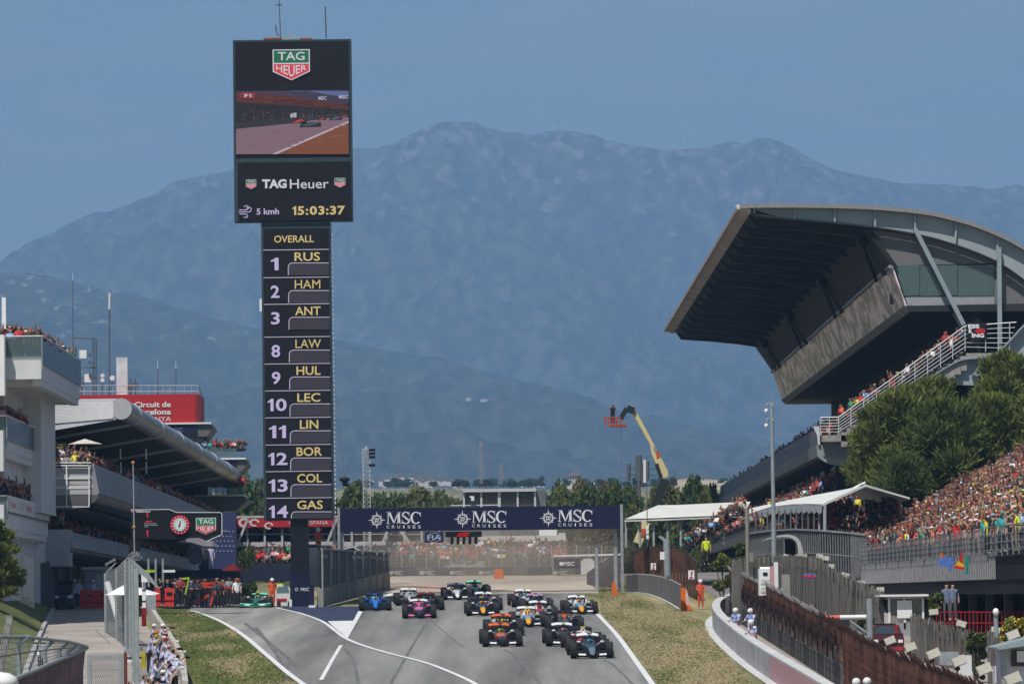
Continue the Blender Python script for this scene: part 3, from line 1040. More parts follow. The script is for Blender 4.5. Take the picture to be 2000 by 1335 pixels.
# ------------------------------------------------------------------ clock sign on its arm
CY = 288.0
CS = CY / FPX
M_SIGNBLACK = mat('sign_black', (.010, .010, .013), .5, var=.15)
cs = thing('pit_exit_clock_sign', 'black arm shaped sign with a red rimmed clock and a green and red crest', 'sign', (PX(264, CY, 1180), CY, gz(CY)))
outl = [(255, 995), (331, 994), (345, 1000), (430, 1000), (433.5, 1003), (433.5, 1042), (431, 1044), (404, 1056), (388, 1049), (345, 1052), (256, 1051)]
b = MB()
b.prism([P(x, y, CY) for x, y in outl], (0, .45, 0))
b.build('sign_panel', M_SIGNBLACK, cs)
b = MB()
ol = [(255, 995), (331, 994), (345, 1000), (430, 1000), (433.5, 1003), (433.5, 1042), (431, 1044), (404, 1056)]
for p, q in zip(ol[:-1], ol[1:]):
 b.beam(P(*p, CY - .01), P(*q, CY - .01), .06, .035)
b.build('sign_edge', M_LOGOWHITE, cs)
shield(cs, 402.3, 1027, CY - .03, 39, 33, lit=False)
text('TAG', P(272, 998, CY - .03), 15 * CS, 4 * CS, M_LOGOWHITE, cs, bold=.04)
text('Heuer', P(287.5, 998, CY - .03), 14 * CS, 4 * CS, M_LOGOWHITE, cs, bold=.01)
shield(cs, 258.5, 998, CY - .03, 4, 4, lit=False)
cc = P(351.5, 1024, CY - .05)
b = MB()
b.tube(cc, cc + Vector((0, -.12, 0)), 18.7 * CS, n=28)
cl = b.build('clock_rim', flat('clock_red', (.52, .015, .03), .4), cs)
MB().tube(cc + Vector((0, -.12, 0)), cc + Vector((0, -.15, 0)), 13.6 * CS, n=28).build('dial_ring', M_STEEL, cl)
dl = MB().tube(cc + Vector((0, -.15, 0)), cc + Vector((0, -.17, 0)), 12.4 * CS, n=28).build('clock_dial', flat('dial_white', (.62, .66, .66), .5), cl)
b = MB()
for k in range(12):
 a = k * math.pi / 6
 p = cc + Vector((math.sin(a) * 9.6 * CS, -.18, math.cos(a) * 9.6 * CS))
 q = cc + Vector((math.sin(a) * 11.6 * CS, -.18, math.cos(a) * 11.6 * CS))
 b.beam(p, q, .02, .03)
b.beam(cc + Vector((0, -.185, 0)), cc + Vector((0.03, -.185, 7 * CS)), .02, .06)
b.beam(cc + Vector((0, -.19, 0)), cc + Vector((-.07, -.19, -4 * CS)), .02, .07)
b.build('clock_hand', M_BLACK, cl)
b = MB()
for k in range(16):
 a = k * math.pi / 8 + .2
 p = cc + Vector((math.sin(a) * 15 * CS, -.125, math.cos(a) * 15 * CS))
 q = cc + Vector((math.sin(a) * 17.6 * CS, -.125, math.cos(a) * 17.6 * CS))
 b.beam(p, q, .02, .07)
b.build('rim_marks', flat('rim_pink', (.62, .3, .33), .5), cl)
for nm, pts, m in (('red', [(286, 1001), (289.5, 1001), (289, 1011), (287.5, 1011)], M_LOGORED), ('red', [(286, 1035), (290, 1035), (289, 1048), (287.5, 1048)], M_LOGORED),
     ('red', [(285, 1016.5), (297, 1016), (296, 1018.5), (284, 1019)], M_LOGORED),
     ('grey', [(282, 1021), (305, 1021), (305, 1022.3), (282, 1022.3)], M_STEEL), ('grey', [(282, 1024), (308, 1024), (308, 1025.3), (282, 1025.3)], M_STEEL),
     ('grey', [(282, 1027), (290, 1027), (290, 1028.3), (282, 1028.3)], M_STEEL)):
 MB().poly([P(x, y, CY - .03) for x, y in pts]).build('sign_print', m, cs, fix=False)
px_panel('sign_column', 252, 1051, 273, 1190, CY, .05, .5, M_SIGNBLACK, cs)
# ------------------------------------------------------------------ terrace building at the left edge
M_TWHITE = mat('terrace_white_render', (.56, .56, .57), .8, var=.07, scale=.6)
M_RAILGLASS = mat('smoked_blue_glass', (.045, .06, .075), .25, var=.25, scale=1.5, stretch=(4, 4, .3))
M_CLEARGLASS = glass('clear_rail_glass', (.10, .16, .17), .45)
M_SOFFIT = mat('soffit_grey', (.30, .30, .30), .8, var=.06)
TB = thing('terrace_building', 'white building with three crowded glass fronted terraces at the left edge', 'building', (PX(40, 284), 284, gz(284) - .3))
Y0, Y1 = 270.0, 295.5
ZT = lambda y: PZ(y, Y0, 40)
xt, xm, xe = PX(82, Y0, 700), PX(13, Y0, 840), PX(12, Y0, 700)
# core walls
MB().box(-60, xm - .6, Y0 + 4.5, Y1 + 6, gz(270) - 1, ZT(740)).build('wall', M_TWHITE, TB)
MB().box(xm - .6, PX(81, 286), 286, Y1, PZ(1000, 286, 50), ZT(742)).build('wall', M_TWHITE, TB)
MB().box(xm - 2, PX(45, 290), 290, Y1 + 4, 8, PZ(1000, 290, 50)).build('wall', M_DARK, TB)
decks = []
for nm, xr, yt, yb, ysof, ylow in (('top', xt, 657, 694, 740, 765), ('middle', xm + 2.3 - 2.3, 812, 842, 880, 905), ('low', PX(86, Y0, 1000) if 0 else xm + .0, 968, 985, 1030, 1060)):
 z_r, z_f, z_s, z_l = ZT(yt), ZT(yb), ZT(ysof), ZT(ylow)
 dk = MB().box(-60, xr - .05, Y0 + .1, Y1, z_s, z_f - .02).build('terrace_slab', M_TWHITE, TB)
 # front and side glass
 n = 3
 for k in range(n):
  a, c = (xr - 6.0) + k * 2.0, (xr - 6.0) + (k + 1) * 2.0
  MB().box(a + .03, c - .03, Y0 + .02, Y0 + .05, z_f - .1, z_r).build('glass_panel', M_CLEARGLASS, dk)
 m = 12
 for k in range(m):
  a, c = Y0 + (Y1 - Y0) * k / m, Y0 + (Y1 - Y0) * (k + 1) / m
  MB().box(xr, xr + .04, a + .02, c - .02, z_f - .45, z_r).build('glass_panel', M_RAILGLASS, dk)
 b = MB()
 b.box(-60, xr, Y0, Y0 + .06, z_r, z_r + .06)
 b.box(xr - .03, xr + .05, Y0, Y1, z_r + .001, z_r + .061)
 b.build('hand_rail', M_WHITE, dk)
 for k in range(4):
  x = xr - 6 + k * 2 - .02
  MB().box(x, x + .05, Y0 - .03, Y0 + .015, z_f - .8, z_r).build('rail_post', M_STEEL, dk)
 # downstand beams below the slab
 for k in range(8):
  y = Y0 + 1.2 + k * 3.2
  MB().box(xr - 7, xr - .12, y, y + .35, z_l + .35, z_s - .002).build('rib', M_TWHITE, dk)
 MB().box(xr - .55, xr - .1, Y0 + .4, Y1 - .3, z_s - .35, z_s - .001).build('edge_beam', M_TWHITE, dk)
 decks.append((xr, z_f, z_r))
# white sponsor strip on the lowest terrace side
xr, z_f, z_r = decks[2]
o = MB().box(xr + .045, xr + .07, Y0 + .1, Y1 - .2, z_f - .35, z_r + .05).build('banner_strip', mat('banner_white', (.62, .60, .62), .7, var=.08), TB)
for k, (s_, m_) in enumerate((('Rolex', M_LOGORED), ('PADDOCK', M_STEEL), ('Rolex', M_LOGORED), ('PADDOCK', M_STEEL), ('Rolex', flat('print_blue', (.05, .09, .35))))):
 text('Paddock' if s_ == 'Rolex' else 'CLUB', (xr + .075, Y0 + 3 + k * 4.6, (z_f + z_r) / 2 - .15), 3.2, .38, m_, o, u=(0, 1, 0), v=(0, 0, 1), push=.0)
MB().box(-60, xe, Y0 - 1.0, Y0 + .05, ZT(773), ZT(655)).build('fin_wall', M_WHITE, TB)
MB().box(-60, xe - .1, Y0 - .9, Y0 + .02, ZT(1040), ZT(985)).build('fin_wall', M_TWHITE, TB)
MB().box(-60, xe - .1, Y0 - .9, Y0 + .02, ZT(920), ZT(841)).build('fin_wall', M_TWHITE, TB)
px_panel('mast', 0, 578, 8, 640, Y0, 1, .2, M_WHITE, TB)
# ------------------------------------------------------------------ pit building
M_PANEL = mat('parapet_metal_panel', (.30, .30, .325), .55, var=.10, scale=.5, metal=.2)
M_ROOFW = mat('white_roof_louvre', (.66, .66, .66), .6, var=.05)
M_TUBE = mat('roof_edge_tube_metal', (.34, .34, .35), .38, metal=.5, var=.35, scale=.7, bump=.3, bscale=.8, stretch=(1, 1, 1))
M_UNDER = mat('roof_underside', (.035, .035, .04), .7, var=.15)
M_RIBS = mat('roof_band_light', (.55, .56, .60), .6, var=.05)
PB = thing('pit_building', 'long grey pit building with a curved tube edged roof and two crowded balconies', 'building', (-30, 375, 10.0))
PY0 = 310.0
tc_ = P(237, 798, PY0)
TR = 20.5 * PY0 / FPX
PYE = PY0 * (tc_.x / PX(461, 454, 940)) if 0 else 455.0
# the tube along the roof edge, in bays
bays = [PY0, 318.5, 340.5, 363, 386, 408, 430, PYE]
for k in range(len(bays) - 1):
 MB().tube((tc_.x, bays[k] + .25, tc_.z), (tc_.x, bays[k + 1] - .25, tc_.z), TR, n=24).build('roof_tube', M_TUBE, PB)
for y in bays[1:-1]:
 # light band that runs round the tube and back under the roof
 b = MB()
 b.tube((tc_.x, y - .55, tc_.z), (tc_.x, y + .55, tc_.z), TR * 1.08, n=24)
 b.beam((tc_.x - .1, y, tc_.z - TR - .02), (tc_.x - 6.5, y, tc_.z - TR - 1.05), .6, .16)
 b.beam((tc_.x - 6.5, y, tc_.z - TR - 1.05), (tc_.x - 13, y, tc_.z - TR - 2.6), .6, .16)
 b.build('roof_band', M_RIBS, PB)
b = MB()
b.tube((tc_.x, PY0 - .12, tc_.z), (tc_.x, PY0 + .24, tc_.z), TR * 1.02, n=24)
b.build('tube_end_cap', mat('tube_cap', (.40, .40, .42), .5, var=.04), PB)
# roof body: top skin and underside
xl = tc_.x - 14
b = MB()
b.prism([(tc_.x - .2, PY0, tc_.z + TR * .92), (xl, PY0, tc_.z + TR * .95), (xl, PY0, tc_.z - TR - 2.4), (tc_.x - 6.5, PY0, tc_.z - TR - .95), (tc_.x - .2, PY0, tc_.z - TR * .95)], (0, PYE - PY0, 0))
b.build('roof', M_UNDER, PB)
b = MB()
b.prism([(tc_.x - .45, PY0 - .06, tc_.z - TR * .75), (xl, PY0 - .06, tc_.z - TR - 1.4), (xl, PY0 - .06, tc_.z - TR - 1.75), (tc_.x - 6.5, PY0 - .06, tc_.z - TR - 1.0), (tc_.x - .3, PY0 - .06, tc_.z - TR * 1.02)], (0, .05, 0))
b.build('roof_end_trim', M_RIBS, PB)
n = 15
for k in range(n):
 f = k / (n - 1)
 z = tc_.z + TR * .70 - f * TR * 1.55
 xr = tc_.x - .5
 MB().beam((xr, PY0 - .1, z), (xl, PY0 - .1, z - f * 1.0), .05, .075).build('roof_slat', M_ROOFW, PB)
MB().box(xl, tc_.x - .3, PY0 - .1, PY0 - .02, tc_.z + TR * .78, tc_.z + TR * .98).build('roof_fascia', M_RIBS, PB)
def balcony(xc, ztop, zlip, zbot, y0, y1, name_pan, nb, curved=True):
 """leaning parapet panels over a rounded belly"""
 for k in range(nb):
  a, c = y0 + (y1 - y0) * k / nb + .03, y0 + (y1 - y0) * (k + 1) / nb - .03
  MB().prism([(xc, a, ztop), (xc + .32, a, zlip), (xc + .2, a, zlip - .12), (xc - .12, a, zlip - .12), (xc - .12, a, ztop)], (0, c - a, 0)).build(name_pan, M_PANEL, PB)
 prof = [(xc + .25, zlip - .13)]
 for i in range(1, 8):
  a = i / 7 * math.pi / 2
  prof.append((xc + .25 - (1 - math.cos(a)) * 1.9 * 1.0 - .0, zlip - .13 - math.sin(a) * (zlip - zbot - .1)))
 prof += [(xc - 9, zbot - .25), (xc - 9, zlip - .14)]
 MB().prism([(x, y0 + .02, z) for x, z in prof], (0, y1 - y0, 0)).build('balcony_belly', mat('belly_metal', (.13, .13, .135), .4, metal=.3, var=.25, scale=.5), PB)
by0 = 300.0
uz = lambda y, px=183: PZ(y, by0, px)
xu = PX(183, by0, 905)
balcony(xu, uz(905), uz(962), uz(992), by0, 452, 'parapet_panel', 16)
# end wall of the upper balcony with its white tube cage
MB().box(PX(84, by0), xu - .15, by0 + .1, by0 + .3, uz(980), uz(912)).build('end_wall', mat('end_wall_grey', (.40, .40, .41), .7, var=.05), PB)
for y in (932, 949):
 MB().box(PX(84, by0), xu - .1, by0 + .02, by0 + .09, uz(y + 2), uz(y - 2)).build('end_wall_band', M_TWHITE, PB)
b = MB()
for x in (85, 130, 174):
 b.beam(P(x, 907, by0 - .15), P(x, 989, by0 - .15), .07, .07)
for y in (903, 908.5):
 b.beam(P(83, y, by0 - .15), P(178, y, by0 - .15), .07, .07)
for y in (934, 953, 989):
 b.beam(P(83, y, by0 - .15), P(175, y, by0 - .15), .06, .06)
b.build('tube_cage', M_WHITE, PB)
# crowd floor, back wall
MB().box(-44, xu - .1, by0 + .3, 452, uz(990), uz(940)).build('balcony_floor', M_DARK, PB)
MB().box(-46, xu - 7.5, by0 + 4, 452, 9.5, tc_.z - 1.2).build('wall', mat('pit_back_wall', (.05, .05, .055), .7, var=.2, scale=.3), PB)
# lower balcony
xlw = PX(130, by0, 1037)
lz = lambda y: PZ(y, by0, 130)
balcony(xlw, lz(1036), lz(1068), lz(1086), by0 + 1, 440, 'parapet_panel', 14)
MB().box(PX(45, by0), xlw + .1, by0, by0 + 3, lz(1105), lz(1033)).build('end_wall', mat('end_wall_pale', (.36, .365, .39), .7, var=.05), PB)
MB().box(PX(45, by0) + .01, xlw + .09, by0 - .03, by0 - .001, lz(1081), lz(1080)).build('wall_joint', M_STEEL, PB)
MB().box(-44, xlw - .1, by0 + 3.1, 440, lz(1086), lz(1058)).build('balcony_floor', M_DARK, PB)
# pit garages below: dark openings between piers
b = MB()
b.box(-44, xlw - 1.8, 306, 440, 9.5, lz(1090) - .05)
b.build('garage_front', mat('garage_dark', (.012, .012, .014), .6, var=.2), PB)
for k in range(16):
 y = 304.5 + k * 8.2
 MB().box(xlw - 1.85, xlw - 1.55, y, y + .8, 9.9, lz(1090) - .1).build('garage_pier', mat('garage_pier_grey', (.16, .16, .17), .7, var=.1), PB)
for y in (316.6, 326):
 pass
# two white roof masts with lamps
for x in (236, 286):
 t = thing('balcony_mast', 'thin white mast with a dark fitting, %s of the two rising over the upper balcony' % ('left' if x == 236 else 'right'), 'mast', P(x, 925, 318), group='white masts over the upper pit balcony')
 MB().tube(P(x - 1, 876, 318), P(x, 925, 318), .045).build('pole', M_WHITE, t)
 MB().ball(P(x - 1, 899, 317.9), .09).build('fitting', M_BLACK, t)
# pit wing at the far end: navy hospitality wall with small marks
t = thing('navy_stage_wall', 'tall navy wall with rows of tiny pale marks beside the clock sign', 'wall', (PX(435, 352), 352, 10))
o = px_panel('wall_panel', 398, 1000, 461, 1110, 352, 0, 1, mat('navy_wall', (.035, .045, .115), .6, var=.08), t)
b = MB()
S = 352 / FPX
for r_ in range(5):
 for c_ in range(6):
  x, y = 418 + c_ * 7.5 - r_ * .8 + (r_ % 2) * 3.2, 1037 + r_ * 9.5
  if x < 457:
   c = P(x, y, 351.95)
   b.poly([c + Vector((dx * S, 0, dz * S)) for dx, dz in ((-1.6, -1.1), (1.2, -1.1), (1.6, 1.1), (-1.2, 1.1))])
b.build('printed_marks', flat('pale_blue_print', (.30, .33, .50)), o, kind='stuff', fix=False)
text('LEADING', P(436, 1036, 351.95), 18 * S, 3.2 * S, flat('pale_blue_print', (.30, .33, .50)), o, bold=.01)
# overhanging lower roof tip at the end of the pit building
MB().prism([P(x, y, 330) for x, y in ((345, 1058), (384, 1045), (413, 1058), (417, 1066), (398, 1066), (372, 1058))], (0, 6, 0)).build('canopy_tip', M_PANEL, PB)
MB().prism([P(x, y, 345) for x, y in ((372, 1058), (400, 1072), (396, 1090), (370, 1100), (366, 1075))], (0, 6, 0)).build('canopy_tip', mat('smoky_panel', (.10, .09, .115), .6, var=.4, scale=1), PB)
# ------------------------------------------------------------------ control tower with the red sign
CTY = 445.0
CTS = CTY / FPX
CT = thing('control_tower', 'control tower with a red sign wall and stacked wedge shaped viewing decks', 'tower', (PX(320, CTY), CTY, 10))
M_SIGNRED = mat('sign_red', (.42, .022, .025), .6, var=.06, scale=.3)
sg = px_panel('red_sign_wall', 149, 770, 388, 827, CTY, 0, 9, M_SIGNRED, CT)
px_panel('sign_edge_wall', 381, 771, 388.5, 826, CTY, -.05, .04, mat('sign_edge_red', (.22, .02, .03), .6), CT)
M_SIGNW = flat('sign_white', (.66, .64, .64), .6)
text('Circuit de', P(298, 789.5, CTY - .05), 71 * CTS, 11 * CTS, M_SIGNW, sg, bold=.03)
text('Barcelona', P(296.5, 804, CTY - .05), 75 * CTS, 11 * CTS, M_SIGNW, sg, bold=.03)
text('CATALUNYA', P(288, 818, CTY - .05), 92 * CTS, 9 * CTS, M_SIGNW, sg, bold=.0)
px_panel('tower_shaft', 340, 826, 404, 1100, CTY, 1.5, 8, mat('shaft_dark_glass', (.04, .05, .06), .3, var=.2), CT)
px_panel('stair_shaft', 300, 826, 345, 1100, CTY, 1.2, 8, M_PANEL, CT)
px_panel('window', 362, 852, 379, 875, CTY, 1.2, .25, flat('window_blue_glass', (.16, .25, .32), .15), CT)
px_panel('window', 379.5, 852, 396, 880, CTY, 1.3, .15, flat('window_pale_glass', (.22, .28, .30), .15), CT)
for (xa, xb, ya, yb, tip) in ((322, 404, 827, 852, 12), (398, 470, 896, 921, 14), (380, 462, 968, 996, 22)):
 w = MB()
 w.prism([P(x, y, CTY) for x, y in ((xa, ya), (xb + tip * .6, ya), (xb + tip, ya + 9), (xb, yb), (xa + 6, yb))], (0, 7, 0))
 dk = w.build('viewing_deck', mat('deck_soffit_grey', (.12, .115, .12), .5, var=.15), CT)
 MB().box(P(xa - 2, ya, CTY).x, P(xb + tip * .75, ya, CTY).x, CTY - .3, CTY + 7, P(xa, ya + 1.6, CTY).z, P(xa, ya - 1.6, CTY).z).build('deck_edge', M_WHITE, dk)
o = px_panel('deck_screen', 328, 830, 385, 848, CTY, -.12, .1, M_NAVY, CT)
text('MSC', P(346, 839, CTY - .14), 24 * CTS, 8 * CTS, flat('dim_blue_print', (.12, .14, .32)), o, bold=.02)
o = px_panel('deck_screen', 430, 899, 462, 918, CTY, -.12, .1, M_NAVY, CT)
text('SC', P(442, 909, CTY - .14), 14 * CTS, 8 * CTS, flat('dim_blue_print', (.12, .14, .32)), o, bold=.02)
# deck glass
for (xa, xb, ya, yb) in ((396, 462, 875, 896), (418, 474, 948, 967)):
 k = 0
 x = xa
 while x < xb:
  px_panel('glass_panel', x + .4, ya, min(xb, x + 11) - .4, yb, CTY, -.1, .03, M_CLEARGLASS, CT)
  x += 11
# roof furniture
b = MB()
for y in (752.5, 764):
 b.tube(P(150, y, CTY + .2), P(386, y, CTY + .2), .035, n=5)
for x in range(150, 390, 14):
 b.tube(P(x, 752.5, CTY + .2), P(x, 770, CTY + .2), .03, n=5)
b.build('roof_railing', mat('railing_pale', (.45, .46, .48), .5), CT)
MB().tube(P(388, 755, CTY + .2), P(395, 775, CTY + .2), .06, n=5).build('roof_davit', M_ANT, CT)
px_panel('chimney', 224, 695, 246, 771, CTY, 2, 1, mat('stained_white_stack', (.55, .56, .57), .7, var=.15, scale=.8), CT)
M_LAT = mat('lattice_dark', (.13, .14, .15), .5, metal=.4, var=.2)
def lattice(b, p, q, w, n, r=.03, faces=4):
 """square lattice mast from p up to q"""
 p, q = Vector(p), Vector(q)
 cs_ = [(-w / 2, -w / 2), (w / 2, -w / 2), (w / 2, w / 2), (-w / 2, w / 2)]
 for a, c in cs_:
  b.tube(p + Vector((a, c, 0)), q + Vector((a, c, 0)), r, n=4, cap=False)
 for k in range(n):
  u, v = p + (q - p) * (k / n), p + (q - p) * ((k + 1) / n)
  for i in range(4):
   a, c = cs_[i], cs_[(i + 1) % 4]
   b.tube(u + Vector((a[0], a[1], 0)), v + Vector((c[0], c[1], 0)), r * .6, n=3, cap=False)
   b.tube(v + Vector((a[0], a[1], 0)), v + Vector((c[0], c[1], 0)), r * .6, n=3, cap=False)
 return b
t = thing('roof_antenna_frame', 'dark gallows shaped antenna frame with small dishes on the red sign building', 'antenna', P(185, 771, CTY + 3))
b = MB()
b.beam(P(140, 660, CTY + 3), P(187, 661, CTY + 3), .12, .12)
lattice(b, P(185, 770, CTY + 3), P(185, 661, CTY + 3), .35, 14, .035)
b.beam(P(143, 771, CTY + 3), P(143, 655, CTY + 3), .14, .14)
b.beam(P(150, 718, CTY + 3), P(188, 718, CTY + 3), .12, .12)
b.beam(P(150, 737, CTY + 3), P(188, 737, CTY + 3), .12, .12)
b.build('frame', M_LAT, t)
for x, y in ((150, 680), (160, 727)):
 px_panel('panel_box', x, y, x + 14, y + 16, CTY, 2.8, .3, M_WHITE, t)
for x, y in ((175, 690), (175, 704), (176, 730)):
 MB().tube(P(x, y, CTY + 2.7), P(x, y + 6, CTY + 2.7), .12).build('sensor', M_LAT, t)
for x, yt, yb, lb, r_ in ((142, 533, 655, 'very tall thin mast above the gallows shaped antenna frame', .04), (213.5, 572, 771, 'tall dark mast with a white rod at its tip left of the white stack', .07),
       (308, 705, 771, 'short thin antenna near the middle of the red sign roof', .05), (343.5, 705, 771, 'short thin antenna nearest the right end of the red sign roof', .05)):
 t = thing('roof_antenna', lb, 'antenna', P(x, yb, CTY + 3), group='antennas on the red sign building')
 MB().tube(P(x, yb, CTY + 3), P(x, yt + (32 if yt == 572 else 15), CTY + 3), r_, n=6).build('pole', M_LAT, t)
 MB().tube(P(x, yt + (32 if yt == 572 else 15), CTY + 3), P(x + (.6 if yt == 572 else 0), yt, CTY + 3), r_ * (1.3 if yt == 572 else .5), n=6).build('rod', M_WHITE, t)
t = thing('dish_cluster', 'cluster of small drum and dish antennas beside the white roof stack', 'antenna', P(205, 771, CTY + 2))
for x, y, r_ in ((200, 733, 4), (200, 742, 4), (219, 738, 5), (160, 752, 6), (255, 755, 6), (264, 752, 5)):
 MB().tube(P(x, y, CTY + 2), P(x + 1, y, CTY + 2.5), r_ * CTS, n=12).build('dish', M_WHITE if x < 225 and x > 190 else M_LAT, t)
b = MB()
for x in (160, 200, 219, 255, 264):
 b.tube(P(x, 771, CTY + 2.5), P(x, 738, CTY + 2.5), .05, n=5)
b.build('stalk', M_LAT, t, kind='stuff')
for i in range(5):
 pass
# parasols on the upper balcony
for (x, y, lb) in ((166, 868, 'cream parasol among guests on the upper pit balcony'),):
 t = thing('balcony_parasol', lb, 'parasol', P(x, 900, 307))
 c = P(x, 864, 307)
 b = MB()
 for k in range(8):
  a0, a1 = k * math.pi / 4, (k + 1) * math.pi / 4
  b.poly([c + Vector((0, 0, .25)), c + Vector((math.cos(a0) * 1.1, math.sin(a0) * 1.1, -.1)), c + Vector((math.cos(a1) * 1.1, math.sin(a1) * 1.1, -.1))])
 b.build('canopy', mat('cream_canvas', (.55, .50, .44), .8, var=.05), t)
 MB().tube(c + Vector((0, 0, .2)), c + Vector((0, 0, -1.4)), .03).build('pole', M_STEEL, t)
# ------------------------------------------------------------------ things beside the service road
t = thing('grey_screen_wall', 'tall dark grey screen wall with a pale end post beside the service road', 'wall', G(88, 1196))
gp = G(96, 1196)
S = gp.y / FPX
M_SCREEN = mat('screen_grey_panels', (.065, .067, .072), .7, var=.12, scale=2)
b = MB()
A, Bq = P(80, 1100, gp.y), P(107, 1092, gp.y + 6)
zg = gp.z
for k in range(5):
 p, q = A.lerp(Bq, k / 5), A.lerp(Bq, (k + 1) / 5 - .01)
 MB().prism([(p.x, p.y, zg - .2), (q.x, q.y, zg - .2 + .03 * k), (q.x, q.y, q.z), (p.x, p.y, p.z)], (.0, .12, 0)).build('panel', M_SCREEN, t)
px_panel('end_post', 67, 1098, 80, 1195, gp.y, -.1, .4, mat('weathered_post', (.24, .235, .22), .85, var=.3, scale=3), t)
px_panel('gate_post', 42, 1090, 46, 1180, gp.y + 1, 0, .15, M_DARK, t)
# fence of horizontal pale slats with a diagonal brace, beyond the screen wall
t = thing('slatted_gate', 'pale slatted gate with a dark diagonal brace left of the grey screen wall', 'gate', P(56, 1180, gp.y + 3))
for k in range(16):
 y = 1106 + k * 4.3
 MB().beam(P(46, y, gp.y + 3), P(68, y, gp.y + 3), .05, .08).build('slat', mat('gate_slat_white', (.5, .5, .5), .6, var=.1), t)
MB().beam(P(46, 1118, gp.y + 2.9), P(68, 1142, gp.y + 2.9), .06, .08).build('brace', M_BLACK, t)
# parked van
def vehicle_van(px0, px1, yb, Y, z0):
 t = thing('parked_van', 'dark blue van parked in shade against the grey screen wall', 'van', (PX((px0 + px1) / 2, Y), Y, z0))
 x0, x1 = PX(px0, Y), PX(px1, Y)
 h = PZ(1133, Y, 120) - z0
 M_VAN = mat('van_dark_blue', (.02, .027, .04), .25, var=.05, coat=.5)
 body = MB()
 secs = []
 for y, w, zt_, zb_ in ((0, .86, .50, .18), (.15, .95, .54, .15), (1.0, 1.0, .58, .15), (1.7, .93, .97, .15), (2.1, .95, 1.0, .15), (4.7, .95, 1.0, .15), (4.9, .9, .95, .18)):
  xm_, hw = (x0 + x1) / 2, (x1 - x0) / 2 * w
  secs.append([Vector((xm_ + a * hw, Y + y, z0 + h * z)) for a, z in ((-1, zb_), (1, zb_), (1, .5 if zt_ > .6 else zt_ * .9), (.86, zt_), (-.86, zt_), (-1, .5 if zt_ > .6 else zt_ * .9))])
 body.loft(secs, smooth=False)
 body.build('body', M_VAN, t)
 xm_ = (x0 + x1) / 2
 hw = (x1 - x0) / 2
 MB().poly([(xm_ - hw * .84, Y + 1.0 - .02, z0 + h * .60), (xm_ + hw * .84, Y + .98, z0 + h * .60), (xm_ + hw * .78, Y + 1.62, z0 + h * .92), (xm_ - hw * .78, Y + 1.62, z0 + h * .92)]).build('windscreen', flat('van_glass', (.04, .055, .07), .1), t)
 for sx in (-1, 1):
  MB().ball((xm_ + sx * hw * .72, Y + .02, z0 + h * .44), .13, 1.5, .4, .8).build('headlight', M_WHITE, t)
  w = MB().tube((xm_ + sx * hw * .98, Y + .95, z0 + .32), (xm_ + sx * hw * .72, Y + .95, z0 + .32), .33, n=18).build('tyre', M_BLACK, t)
 MB().box(xm_ - hw * .5, xm_ + hw * .5, Y - .06, Y + .02, z0 + h * .27, z0 + h * .34).build('bumper', M_BLACK, t)
 MB().box(xm_ + hw * 1.02, xm_ + hw * 1.16, Y + 1.3, Y + 1.45, z0 + h * .58, z0 + h * .68).build('mirror', M_WHITE, t)
 return t
v0 = G(122, 1190)
vehicle_van(105, 140, 1190, v0.y, v0.z)
t = thing('panel_cabin', 'pale blue grey cabin in the shade behind the dark van', 'cabin', (PX(178, 309), 309, 10))
px_panel('body', 165, 1112, 208, 1185, 309, 0, 3, mat('cabin_blue_grey', (.22, .26, .30), .6, var=.08), t)
px_panel('roof', 160, 1106, 212, 1112, 309, -.2, 3.4, M_STEEL, t)
px_panel('door', 186, 1120, 204, 1184, 309, -.04, .03, mat('cabin_door', (.30, .35, .38), .6, var=.05), t)
# red plastic barriers
M_REDP = mat('red_plastic', (.52, .035, .025), .5, var=.1)
def barrier_block(x0, x1, yt, yb, Y, lb):
 g0 = PZ(yb, Y, (x0 + x1) / 2)
 t = thing('red_barrier', lb, 'barrier', (PX((x0 + x1) / 2, Y), Y, g0), group='red plastic barriers')
 a, c = PX(x0, Y), PX(x1, Y)
 h = PZ(yt, Y, x0) - g0
 MB().prism([(a, Y, g0), (a, Y + .5, g0), (a, Y + .4, g0 + h * .35), (a, Y + .32, g0 + h), (a, Y + .12, g0 + h), (a, Y + .04, g0 + h * .35)], (c - a, 0, 0)).build('body', M_REDP, t)
 MB().box(a + .05, c - .05, Y - .02, Y + .03, g0 + h * .3, g0 + h * .36).build('groove', mat('red_plastic_dark', (.22, .015, .012), .6), t)
 MB().box(a + (c - a) * .62, c - .1, Y + .02, Y + .06, g0 + h * .62, g0 + h * .78).build('handle_slot', M_BLACK, t)
 return t
barrier_block(155, 180, 1152, 1186, 304, 'red plastic barrier standing next to the parked van side')
barrier_block(181, 207, 1152, 1186, 304, 'red plastic barrier whose right end is behind the mesh fence')
barrier_block(301, 338, 1148, 1183, 302, 'red plastic barrier with a crew member leaning over it')
# small bins
M_BIN = mat('bin_green', (.012, .30, .20), .5, var=.08)
for (x0, x1, y0, y1, Y, lb) in ((32, 57, 1164, 1187, 285, 'green bin on the grass bank below the chain fence'), (-6, 10, 1216, 1234, 255, 'green bin cut by the left edge of the photo')):
 t = thing('waste_bin', lb, 'bin', P((x0 + x1) / 2, y1, Y), group='green bins')
 c0, c1 = P((x0 + x1) / 2, y1, Y), P((x0 + x1) / 2, y0, Y)
 s = Y / FPX
 MB().tube(c0, c1 - Vector((0, 0, .08)), (x1 - x0) * .44 * s, (x1 - x0) * .5 * s, n=16).build('body', M_BIN, t)
 MB().tube(c1 - Vector((0, 0, .08)), c1, (x1 - x0) * .52 * s, n=16).build('rim', M_BIN, t)
